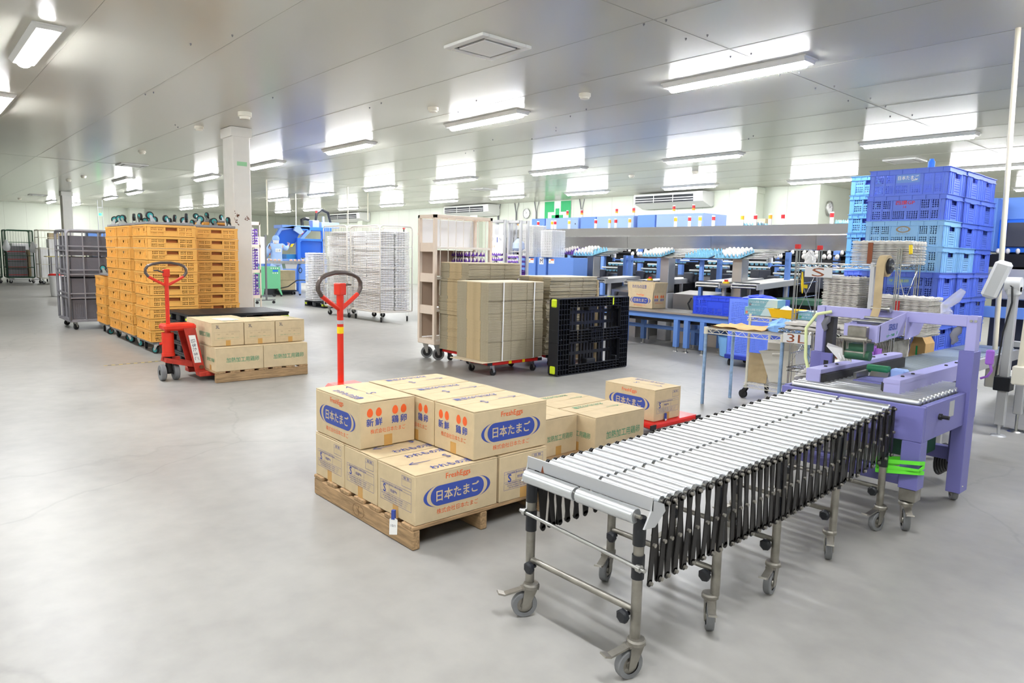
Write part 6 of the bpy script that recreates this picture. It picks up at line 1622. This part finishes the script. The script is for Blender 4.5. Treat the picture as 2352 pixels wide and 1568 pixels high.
SL = (.233, 0, 0)
full = [(a, b) for a in range(6) for b in range(5)]
def TL(x, y): return 1.4950+(y-10.1)*.235+.005
egg_tray('purple', 'purple egg tray half full on the left pedestal table', (-9.78, 10.25, TL(0, 10.25)+.005), 'trays on the pedestals', [(a, b) for a, b in full if a < 3], SL, scale=1.35)
egg_tray('sky_tray', 'light blue egg tray with eggs on the left pedestal table', (-9.27, 10.2, TL(0, 10.2)+.005), 'trays on the pedestals', [(a, b) for a, b in full if a < 4 or b == 0], SL, scale=1.6)
egg_tray('sky_tray', 'light blue egg tray full of eggs on the middle pedestal table', (-7.65, 10.2, TL(0, 10.2)+.005), 'trays on the pedestals', full, SL, scale=1.35)
egg_tray('sky_tray', 'empty light blue egg tray beside the right pedestal', (-6.72, 10.2, TL(0, 10.2)+.005), 'trays on the pedestals', [], SL, scale=1.5)
egg_tray('sky_tray', 'light blue egg tray full of eggs on the right pedestal table', (-6.15, 10.2, TL(0, 10.2)+.005), 'trays on the pedestals', [(a, b) for a, b in full if (a, b) not in ((0, 0), (1, 0), (0, 1))], SL, scale=1.5)
one('tray_stand', MB().box(-.03, .03, -.03, .03, 0, 1.45, .004).box(-.25, .25, -.2, .2, 1.44, 1.465, .004), M['blue_post'], 'blue post stand under the empty light blue tray', 'stand', None, (-6.75, 10.2, 0))
egg_tray('purple', 'low purple egg tray with eggs left of the left pedestal', (-9.97, 10.22, 1.17), 'trays on the pedestals', [(a, 0) for a in range(6)]+[(a, 1) for a in range(6)], scale=1.3)
one('control_console', MB().box(-.25, .25, -.2, .2, 0, 1.165, .01), M['grey_box'], 'grey console under the low purple egg tray', 'console', None, (-9.97, 10.22, 0))
t = thing('lamp_console', 'dark control console with white lamps left of the left pedestal', 'console', (-9.72, 10.75, 1.2))
obj('case', MB().box(-.18, .18, -.05, .05, 0, .24, .008), M['grey_box'], t)
mb = MB()
for k in range(4):
    for j in range(2): mb.box(-.10+.11*j, -.04+.11*j, -.055, -.05, .03+.05*k, .06+.05*k)
obj('lamp_button', mb, M['paper'], t); obj('stand', MB().box(-.05, .05, -.03, .03, -1.2, 0), M['grey_dark'], t)
# white belt conveyors rising to the right
def belt(x0, x1, y0, y1, z0, z1, label):
    t = thing('belt_conveyor', label, 'conveyor', (0, 0, 0), 0, 'white belt conveyors')
    P = [(y0, z0-.015), (y0, z0), (y1, z1), (y1, z1-.015)]
    obj('belt', MB().prism(P, x0, x1, YZ), M['conveyor_white'], t)
    fr = MB()
    for x in (x0-.02, x1): fr.prism([(y0-.05, z0-.09), (y0-.05, z0-.005), (y1, z1-.005), (y1, z1-.09)], x, x+.02, YZ)
    obj('side_frame', fr, M['plate_grey'], t)
    obj('end_roller', MB().cyl((x0, y0-.03, z0-.015), (x1, y0-.03, z0-.015), .025, 14).cyl((x0, y0-.06, z0-.06), (x1, y0-.06, z0-.06), .018, 12), M['steel'], t)
    obj('end_cover', MB().box(x0, x1, y0-.0, y0+.05, z0+.001, z0+.02, .005), M['grey_box'], t)
    for f in (.12, .7):
        y = y0+(y1-y0)*f; z = z0+(z1-z0)*f
        obj('leg', MB().box(x1-.05, x1, y-.025, y+.025, 0, z-.05, .003), M['plate_grey'], t)
belt(-6.0, -5.58, 9.98, 11.3, 1.09, 1.165, 'right white belt conveyor rising behind the blue crate')
belt(-6.66, -6.24, 9.98, 11.3, 1.085, 1.16, 'left white belt conveyor rising behind the blue crate')
belt(-8.15, -7.75, 9.95, 11.6, 1.05, 1.10, 'white belt conveyor behind the open carton')
belt(-9.0, -8.6, 9.92, 10.9, 1.06, 1.10, 'white belt end table left of the open carton')
for x, z, k in ((-6.12, 1.10, 'beside the right belts'), (-7.62, 1.09, 'behind the open carton')):
    s = thing('stop_button', 'red and yellow stop button '+k, 'button', (x, 9.95, z-.02), 0, 'stop buttons')
    obj('base', MB().box(-.04, .04, -.03, .03, 0, .03), M['yellow'], s); obj('knob', MB().cyl((0, 0, .03), (0, 0, .06), .03, 12), M['ink_red'], s)
    obj('bracket', MB().box(-.09, .09, -.012, .012, -.03, 0), M['steel'], s)
t = thing('packing_station', 'grey stainless machine housing under the belts behind the open carton', 'machine', (0, 0, 0))
obj('housing', MB().prism([(10.2, .0), (10.2, .86), (10.6, .93), (11.0, .93), (11.0, .0)], -8.7, -8.1, YZ), M['stainless_rough'], t)
t2 = thing('packing_station', 'grey stainless machine housing under the right belts above the blue crate', 'machine', (0, 0, 0)); obj('housing', MB().prism([(10.2, .0), (10.2, .85), (10.7, .9), (11.0, .0)], -7.3, -6.3, YZ), M['stainless_rough'], t2)
obj('inner', MB().box(-8.6, -8.2, 10.15, 10.2, .52, .82, .01), M['grey_box'], t)
obj('cables', MB().tube([(-8.5, 10.14, .82), (-8.55, 10.12, .7), (-8.5, 10.12, .6), (-8.42, 10.13, .55)], .018, 8).tube([(-6.9, 10.17, .8), (-6.95, 10.15, .7), (-6.9, 10.15, .6)], .014, 8).tube([(-6.5, 10.17, .8), (-6.45, 10.15, .7), (-6.5, 10.15, .6)], .014, 8), M['black'], t)
t = thing('green_conveyor', 'green underframe conveyor right of the white belts', 'conveyor', (0, 0, 0))
obj('frame', MB().box(-5.5, -3.6, 10.2, 10.9, .80, .88, .006), M['green_dark'], t)
for x in (-5.4, -4.6, -3.8): obj('leg', MB().box(x-.03, x+.03, 10.7, 10.76, 0, .80), M['green_dark'], t)
obj('lower_beam', MB().box(-5.5, -3.6, 10.1, 10.2, .5, .66, .006), M['blue_table'], t)
# denester cabinets with clear tray piles
cab = [(-10.95, -10.40, 'first'), (-10.30, -10.09, 'second'), (-10.03, -9.79, 'third'), (-9.73, -9.06, 'fourth, widest')]
STK2 = tray_mesh(.31, .36, .0165, 5, 6, 'white_tray'); STK2t = tray_mesh(.31, .36, .035, 5, 6, 'white_tray')
for i, (x0, x1, nm) in enumerate(cab):
    y = 9.5
    c = thing('tray_dispenser', '%s blue tray dispenser cabinet from the left behind the flattened cartons' % nm.split(',')[0], 'cabinet', ((x0+x1)/2, y, 0), 0, 'blue dispenser cabinets')
    w = (x1-x0)/2
    obj('body', MB().box(-w, w, 0, .40, .0, 1.43, .008), M['blue_machine'], c)
    if i in (1, 3):
        mb = MB(); mb.m(0).box(-w+.02, -w+.17, -.003, 0, 1.31, 1.40); mb.m(1).box(-w+.08, -w+.16, -.005, -.003, 1.37, 1.395); mb.m(2).add([(-w+.035, -.0045, 1.335), (-w+.075, -.0045, 1.335), (-w+.055, -.0045, 1.37)], [(0, 1, 2)])
        obj('warning_label', mb, [M['paper'], M['ink_orange'], M['yellow']], c)
    if i in (0, 2):
        mb = MB(); mb.m(0).box(-.06, .06, -.003, 0, 1.29, 1.42); mb.m(1).text('N' if i == 0 else 'M', (0, -.0042, 1.355), (1, 0, 0), (0, 0, 1), .11, None, .01); obj('letter_card', mb, [M['paper'], M['ink_navy']], c)
    obj('feed_screw', MB().cyl((-w-.05, .1, .05), (-w-.05, .1, 1.43), .02, 8), M['steel'], c)
for k, (x, y, n, nm) in enumerate(((-10.27, 9.63, 36, 'left tall pile of clear trays on the blue cabinets'), (-9.74, 9.63, 30, 'right pile of clear trays on the blue cabinets'))):
    for i in range(n): one('clear_egg_tray', STK2t if i == n-1 else STK2, None, 'translucent white egg tray in the '+nm if i < n-1 else 'topmost scalloped tray of the '+nm, 'egg tray', nm if i < n-1 else None, (x+rnd.gauss(0, .002), y+rnd.gauss(0, .002), 1.432+.0168*i))
# ---------------------------------------------------------------- far left packing machine, worker, racks
t = thing('tray_rack', 'beige rack of purple egg trays just right of the white column', 'rack', (-17.3, 6.9, 0))
obj('post', MB().box(-.03, .0, -.03, .0, 0, 2.13).box(-.5, -.47, -.03, 0, 0, 2.13).box(-.03, 0, -.6, -.57, 0, 2.13).box(-.5, -.47, -.6, -.57, 0, 2.13), M['beige'], t)
for z in (.30, .93, 1.55, 2.10): obj('shelf', MB().box(-.5, 0, -.6, 0, z-.05, z+.03, .004), M['beige'], t)
n_ = 0
for s, z in enumerate((.33, .96, 1.58)):
    for k in range(8 if s < 2 else 6):
        n_ += 1
        egg_tray('purple', '%s purple tray from the %s shelf of the beige rack by the column' % (ORD[k].replace('bottom', 'lowest'), ('low', 'middle', 'high')[s]), (-17.52, 6.66, z+.066*k), 'purple trays by the column', [(5, b) for b in range(5)] if k % 2 == 0 else [(5, 1), (5, 3)], scale=1.25)
# purple trays in the trolley behind the flattened cartons
for k in range(4):
    egg_tray('purple', '%s purple egg tray of eggs at the far end of the beige trolley' % ORD[k].replace('bottom', 'lowest'), (-7.95, 6.17, 1.155+.09*k), 'purple trays in the beige trolley', [(5, b) for b in range(5)]+[(a, 0) for a in range(5)], scale=1.15)
    egg_tray('purple', '%s purple egg tray of eggs behind the NO board trolley' % ORD[k].replace('bottom', 'lowest'), (-9.49, 8.10, 1.17+.09*k), 'purple trays behind the NO board', [(a, 0) for a in range(6)], scale=1.1)
    egg_tray('purple', '%s purple egg tray of eggs in the narrow grey trolley' % ORD[k].replace('bottom', 'lowest'), (-9.03, 8.09, 1.17+.08*k), 'purple trays in the narrow trolley', [(a, 0) for a in range(6)], scale=.86)
for x, y in ((-9.49, 8.10), (-9.03, 8.09)): one('purple_tray_pile', MB().box(-.11, .11, -.07, .12, 0, .99, .01), M['purple'], 'purple tray pile base in the %s grey trolley' % ('wide' if x < -9.2 else 'narrow'), 'tray pile', None, (x, y, .175))
t = thing('whiteboard_stand', 'grey stand with a white board on a wheeled foot near the worker', 'board stand', (-18.7, 7.55, 0))
obj('post', MB().box(-.02, .02, .02, .06, .1, 1.85), M['post_grey'], t); obj('board', MB().box(-.015, .0, -.25, .03, 1.08, 1.80, .004), M['paper'], t)
obj('foot', MB().box(-.02, .02, -.25, .28, .08, .11), M['post_grey'], t); obj('wheel', MB().cyl((-.015, .24, .035), (.015, .24, .035), .04, 12).cyl((-.015, -.22, .035), (.015, -.22, .035), .04, 12), M['rubber'], t)
t = thing('green_control_cabinet', 'green control cabinet with buttons below the egg conveyor', 'cabinet', (-21.4, 9.05, 0))
obj('body', MB().box(-.9, 0, -.5, .10, .25, .93, .01), M['green_enamel'], t); obj('leg', MB().prism([(.02, .25), (.10, .25), (.16, .05), (.12, .05)], -.04, 0, YZ).prism([(-.5, .25), (-.42, .25), (-.46, .05), (-.5, .05)], -.04, 0, YZ), M['green_enamel'], t)
obj('button_panel', MB().box(0, .004, -.15, .02, .78, .84), M['blue_bright'], t)
mb = MB()
for k in range(4): mb.cyl((0, -.2+.07*k, .89), (.012, -.2+.07*k, .89), .018, 10)
for k in range(3): mb.cyl((0, -.14+.07*k, .74), (.012, -.14+.07*k, .74), .018, 10)
obj('button', mb, M['paper'], t)
obj('caster', MB().cyl((-.05, -.1, .05), (-.02, -.1, .05), .05, 12).cyl((-.05, .13, .03), (-.02, .13, .03), .03, 12), M['black'], t)
for k in range(2): one('brown_carton', MB().box(-.25, .25, -.28, .28, 0, .32, .006), M['carton'], '%s brown box on the black trolley below the egg conveyor' % ('lower', 'upper')[k], 'carton', 'brown boxes below the egg conveyor', (-22.4, 9.7, .155+.325*k))
t = thing('black_trolley', 'low black trolley under the brown boxes below the egg conveyor', 'dolly', (-22.4, 9.7, 0))
obj('deck', MB().box(-.27, .27, -.3, .3, .11, .15), M['black_pl'], t); obj('caster', MB().cyl((.2, -.2, .05), (.2, -.16, .05), .05, 10).cyl((.2, .16, .05), (.2, .2, .05), .05, 10).cyl((.2, .26, .05), (.2, .28, .05), .05, 10), M['black'], t)
t = thing('egg_conveyor', 'narrow conveyor of pinkish eggs in front of the worker', 'conveyor', (-21.7, 9.5, 0))
obj('bed', MB().box(-.2, .15, -.8, 1.2, 1.06, 1.10).box(.15, .17, -.8, 1.2, 1.03, 1.12), M['steel'], t); obj('drip_box', MB().prism([(-.1, .87), (.24, .87), (.3, 1.05), (-.14, 1.05)], -.1, .15, YZ), M['plate_grey'], t)
for y in (.38, .9): obj('leg', MB().box(0, .05, y, y+.06, .06, 1.06), M['blue_post'], t)
for y in (.38, .9): obj('caster', MB().cyl((.01, y+.03, .035), (.04, y+.03, .035), .035, 10), M['black'], t)
obj('cable', MB().tube([(.06, -.4, .22), (.06, .0, .3), (.06, .3, .5), (.06, .55, .5), (.06, .75, .42)], .018, 6).tube([(.06, .42+.05*math.cos(a), .82+.08*math.sin(a)) for a in [PI*k/8 for k in range(16)]], .012, 6, True), M['black'], t)
for k in range(22):
    if 6 < k < 9: continue
    e = one('egg', EGGP, None, 'pinkish egg on the narrow conveyor in front of the worker', 'egg', 'pink eggs on the far conveyor', (-21.68+.05*(k % 2), 8.85+.068*k+(.12 if k > 7 else 0), 1.138)); e.scale = (1.3, 1.3, 1.3)
# blue packing machine
t = thing('packing_machine', 'blue packing machine with a tilted see-through cover behind the worker', 'machine', (-24.0, 10.6, 0))
obj('body', MB().box(-.7, .1, -1.0, 1.4, .3, 1.15, .01), M['blue_machine'], t)
obj('front_frame', MB().box(.0, .12, -.95, -.86, .9, 1.6, .004).box(.0, .14, .24, .36, 0, 1.9, .004).box(.0, .12, .36, 1.3, 1.80, 1.88, .004).box(-.6, .1, .36, 1.6, 2.18, 2.30, .006).box(0, .12, 1.2, 1.3, 0, 2.3, .004), M['blue_bright'], t)
obj('cover_frame', MB().prism([(-.76, 1.55), (-.68, 1.55), (-.30, 2.15), (.26, 2.26), (.22, 2.33), (-.36, 2.22)], -.05, .1, YZ).prism([(.26, 1.75), (.34, 1.72), (.78, 2.15), (.70, 2.24)], -.05, .1, YZ).box(-.6, .1, -.3, .75, 2.22, 2.34, .01), M['blue_machine'], t)
obj('clear_cover', MB().prism([(-.70, 1.56), (.16, 1.60), (.40, 2.12), (.22, 2.24), (-.30, 2.14)], .0, .02, YZ).prism([(.36, 1.2), (1.2, 1.2), (1.2, 1.80), (.36, 1.80)], .04, .06, YZ), M['acrylic_blue'], t)
obj('white_cover', MB().prism([(.10, 2.16), (.34, 2.02), (.46, 2.10), (.34, 2.28), (.16, 2.30)], .1, .2, YZ), M['blue_pale'], t)
obj('yellow_corner', MB().prism([(-.72, 1.58), (-.58, 1.58), (-.50, 1.68), (-.62, 1.68)], .1, .13, YZ).prism([(-.02, 1.58), (.06, 1.58), (.14, 1.70), (.02, 1.68)], .1, .13, YZ), M['yellow'], t)
obj('inner_blue', MB().box(-.5, 0, -.1, .30, 1.15, 1.32), mat('tank_blue', '2F86C0', .3), t)
obj('red_tray', MB().box(-.3, .12, -.86, -.74, 1.28, 1.46), M['red_dolly'], t)
obj('cable_chain', MB().tube([(0, .5, 2.3), (0, .48, 2.55), (0, .62, 2.6), (0, .75, 2.58)], .06, 8).tube([(0, 1.0, 2.4), (0, 1.05, 2.8), (0, 1.25, 2.95), (0, 1.5, 2.85), (0, 1.6, 2.5)], .05, 8), M['black_pl'], t)
obj('head_block', MB().box(-.2, .1, .85, 1.1, 2.3, 2.55, .01).box(-.3, .1, 1.2, 1.9, 2.3, 2.5, .01).box(-.02, .04, 1.28, 1.34, 2.5, 2.7), M['blue_pale'], t)
s = thing('signal_lamp', 'tall red and amber signal lamp on the blue packing machine', 'signal lamp', (-24.0, 11.65, 2.545))
obj('tube', MB().cyl((0, 0, 0), (0, 0, .2), .03, 10), M['signal_white'], s); obj('lens', MB().cyl((0, 0, .2), (0, 0, .28), .04, 12), M['signal_amber'], s); obj('second_lens', MB().cyl((0, 0, .28), (0, 0, .36), .04, 12), M['signal_red'], s)
def spole(px, py0, py1, X, label, lamp=False):
    d = _r*((px-1176)/FPX)-_u2*((py1-784)/FPX)+_f; k = X/d.x; y = d.y*k; z = max(0, CAMH+d.z*k)
    s = thing('ceiling_pole', label, 'pole', (X, y, 0), 0, 'thin poles in the far room'); obj('pipe', MB().cyl((0, 0, 0 if z < 1.2 else z), (0, 0, CH), .02, 8), M['cream_pipe'], s)
spole(680, 410, 518, -24.6, 'thin white pole above the worker in front of the ceiling light'); spole(799, 420, 515, -20.5, 'thin white pole left of the tall white cages'); spole(845, 440, 505, -22, 'thin pole right of the far air conditioner'); spole(615, 430, 540, -20.5, 'thin white pole right of the white column')
t = thing('green_signal_frame', 'thin frame with a lit green signal above the blue box at the left', 'signal', (-30.6, 6.05, 0))
obj('frame', MB().cyl((0, -.08, 1.9), (0, -.08, 3.2), .012, 6).cyl((0, .08, 1.9), (0, .08, 3.2), .012, 6).box(-.01, .01, -.1, .1, 2.9, 2.93).box(-.01, .01, -.1, .1, 2.6, 2.63), M['plate_grey'], t)
obj('green_lens', MB().cyl((0, 0, 2.62), (0, 0, 2.70), .045, 12), M['led_green'], t); obj('blue_box', MB().box(-.3, .3, -.5, .5, 1.55, 1.98, .01), M['blue_table'], t); obj('stand', MB().box(-.25, .25, -.4, .4, 0, 1.55, .01), M['grey_box'], t)
s = thing('alarm_light', 'red alarm light on the back wall left of the beige trolley', 'alarm light', (-27.6, 18.58, 2.35))
obj('base', MB().box(-.08, .08, -.03, 0, -.1, .1), M['paper'], s); obj('lens', MB().cyl((0, -.03, 0), (0, -.1, 0), .06, 12), M['signal_red'], s)
for x, z in ((-33.5, 2.25), (-24.2, 2.4)):
    s = thing('beacon', 'small red beacon on a thin mast %s' % ('behind the worker' if x < -30 else 'behind the white cages'), 'beacon', (x, 15.5, 0), 0); obj('mast', MB().cyl((0, 0, 0), (0, 0, z), .025, 8), M['black'], s); obj('lens', MB().cyl((0, 0, z), (0, 0, z+.12), .05, 12), M['ink_red'], s)
# ---------------------------------------------------------------- worker, seen from behind
def skin(name, verts, edges, radii, material, parent=None, levels=2, root=0):
    me = bpy.data.meshes.new(name); me.from_pydata(verts, edges, [])
    o = bpy.data.objects.new(name, me); COL.objects.link(o)
    m = o.modifiers.new('skin', 'SKIN'); m.use_smooth_shade = True
    sd = o.modifiers.new('sub', 'SUBSURF'); sd.levels = sd.render_levels = levels
    lay = me.skin_vertices[0] if len(me.skin_vertices) else None
    if lay is None:
        bpy.context.view_layer.objects.active = o
        o.select_set(True); bpy.ops.mesh.customdata_skin_add(); lay = me.skin_vertices[0]; o.select_set(False)
    for i, r in enumerate(radii):
        lay.data[i].radius = r if isinstance(r, tuple) else (r, r)
        lay.data[i].use_root = i == root
    bpy.context.view_layer.update()
    nm = bpy.data.meshes.new_from_object(o.evaluated_get(bpy.context.evaluated_depsgraph_get()))
    bpy.data.objects.remove(o); bpy.data.meshes.remove(me)
    for p in nm.polygons: p.use_smooth = True
    nm.materials.clear(); nm.materials.append(material)
    r = bpy.data.objects.new(name, nm); COL.objects.link(r)
    if parent: r.parent = parent
    return r
WX, WY, WB = -22.75, 9.60, .19
P = thing('person', 'person in a pale blue gown and hair cap, seen from behind, reaching to the machine', 'person', (WX, WY, WB))
# local frame: faces -x, right hand towards +y
V = [(0, 0, .92), (0, 0, 1.08), (0, 0, 1.25), (.01, 0, 1.40), (-.005, 0, 1.47), (-.02, 0, 1.56), (-.03, 0, 1.64), (-.03, 0, 1.70)]
R = [(.13, .16), (.11, .14), (.12, .15), (.11, .15), (.055, .055), (.085, .075), (.10, .082), (.075, .065)]
E_ = [(i, i+1) for i in range(7)]
def chain(start, pts, rads):
    prev = start
    for p, r in zip(pts, rads): V.append(p); R.append(r); E_.append((prev, len(V)-1)); prev = len(V)-1
    return prev
ra = chain(3, [(.01, .19, 1.40), (-.06, .36, 1.30), (-.20, .50, 1.42)], [.06, .048, .036]); rh = chain(ra, [(-.25, .545, 1.47)], [(.034, .02)])
la = chain(3, [(.01, -.19, 1.40), (-.02, -.30, 1.16), (-.22, -.26, 1.00)], [.06, .046, .036]); lh = chain(la, [(-.30, -.22, .98)], [(.034, .02)])
chain(0, [(0, .1, .84), (-.01, .11, .50), (.02, .11, .09), (-.13, .12, .045)], [.088, .062, .045, (.035, .045)])
chain(0, [(0, -.1, .84), (-.01, -.11, .50), (.02, -.11, .09), (-.13, -.12, .045)], [.088, .062, .045, (.035, .045)])
body = skin('body', V, E_, R, M['skin'], P)
def hand(px, py, pz, dirv, side, par):
    d = Vector(dirv).normalized(); s = Vector(side).normalized()
    for k, (off, ln) in enumerate(((-.027, .058), (-.009, .068), (.009, .064), (.027, .05))):
        b = Vector((px, py, pz))+s*off+d*.025
        skin('finger', [tuple(b), tuple(b+d*ln*.5), tuple(b+d*ln+Vector((0, 0, -.015)))], [(0, 1), (1, 2)], [.0095, .009, .0075], M['skin'], par, 1)
    b = Vector((px, py, pz))-s*.03
    skin('thumb', [tuple(b), tuple(b-s*.03+d*.02), tuple(b-s*.035+d*.05)], [(0, 1), (1, 2)], [.011, .01, .008], M['skin'], par, 1)
hand(-.25, .545, 1.47, (-.6, .5, .6), (.3, .5, -.4), P); hand(-.30, -.22, .98, (-.9, .3, -.1), (.3, .9, 0), P)
V = [(0, 0, .70), (0, 0, .95), (.005, 0, 1.18), (.01, 0, 1.36), (0, 0, 1.455)]; R = [(.20, .23), (.17, .20), (.155, .19), (.145, .20), (.075, .085)]; E_ = [(0, 1), (1, 2), (2, 3), (3, 4)]
chain(3, [(.01, .20, 1.405), (-.05, .35, 1.305), (-.185, .485, 1.405)], [.10, .085, .052])
chain(3, [(.01, -.20, 1.405), (-.015, -.31, 1.17), (-.20, -.265, 1.01)], [.10, .09, .052])
skin('gown', V, E_, R, M['gown'], P)
for s in (-1, 1): skin('trouser_leg', [(0, s*.1, .86), (-.005, s*.11, .50), (.02, s*.11, .12)], [(0, 1), (1, 2)], [.125, .10, .085], M['gown'], P)
for s in (-1, 1): obj('boot', MB().prism([(-.20, 0), (.07, 0), (.07, .13), (-.03, .13), (-.19, .06)], s*.11-.05, s*.11+.05, Matrix(((1,0,0,0),(0,0,1,0),(0,1,0,0),(0,0,0,1)))), M['white_pl'], P)
mb = MB(); mb.lathe([(.0001, .135), (.06, .125), (.105, .08), (.122, .01), (.118, -.03), (.108, -.04)], 20, T(-.025, 0, 1.625) @ Matrix.Diagonal((1.05, .95, .95, 1)), True)
obj('cap', mb, M['cap'], P)
mb = MB(); mb.lathe([(.09, -.11), (.098, -.06), (.106, -.01), (.109, .02)], 18, T(-.025, 0, 1.60), True); obj('hood_neck', mb, M['mask_white'], P)
mb = MB()
for s in (-1, 1): mb.lathe([(.0001, .022), (.014, .015), (.018, 0), (.014, -.02), (.0001, -.026)], 10, T(-.03, s*.098, 1.565) @ Matrix.Diagonal((1, .5, 1.3, 1)), True)
obj('ear', mb, M['skin'], P)
mb = MB().lathe([(.0001, .03), (.05, .02), (.065, 0), (.05, -.04), (.0001, -.05)], 14, T(-.105, 0, 1.55) @ RY(-PI/2) @ Matrix.Diagonal((1, 1, .8, 1)), True); obj('face_mask', mb, M['mask_white'], P)
mb = MB()
for s in (-1, 1): mb.lathe([(.0001, .012), (.012, 0), (.0001, -.012)], 10, T(-.118, s*.034, 1.615), True)
obj('eye', mb, M['hair'], P)
mb = MB().prism([(-.012, -.01), (.012, -.01), (.004, .035), (-.004, .035)], -.150, -.118, Matrix(((0,0,1,0),(1,0,0,0),(0,1,0,1.585),(0,0,0,1)))); obj('nose', mb, M['skin'], P)
mb = MB(); mb.m(0).box(.163, .166, -.10, .10, 1.20, 1.31); mb.m(1).text('リオ', (.1675, 0, 1.255), (0, 1, 0), (0, 0, 1), .085); obj('name_patch', mb, [M['paper'], M['ink_navy']], P)
one('work_step', MB().box(-.35, .35, -.45, .45, 0, WB-.002, .01), M['grey_box'], 'low grey step under the worker', 'step', None, (WX, WY, 0))
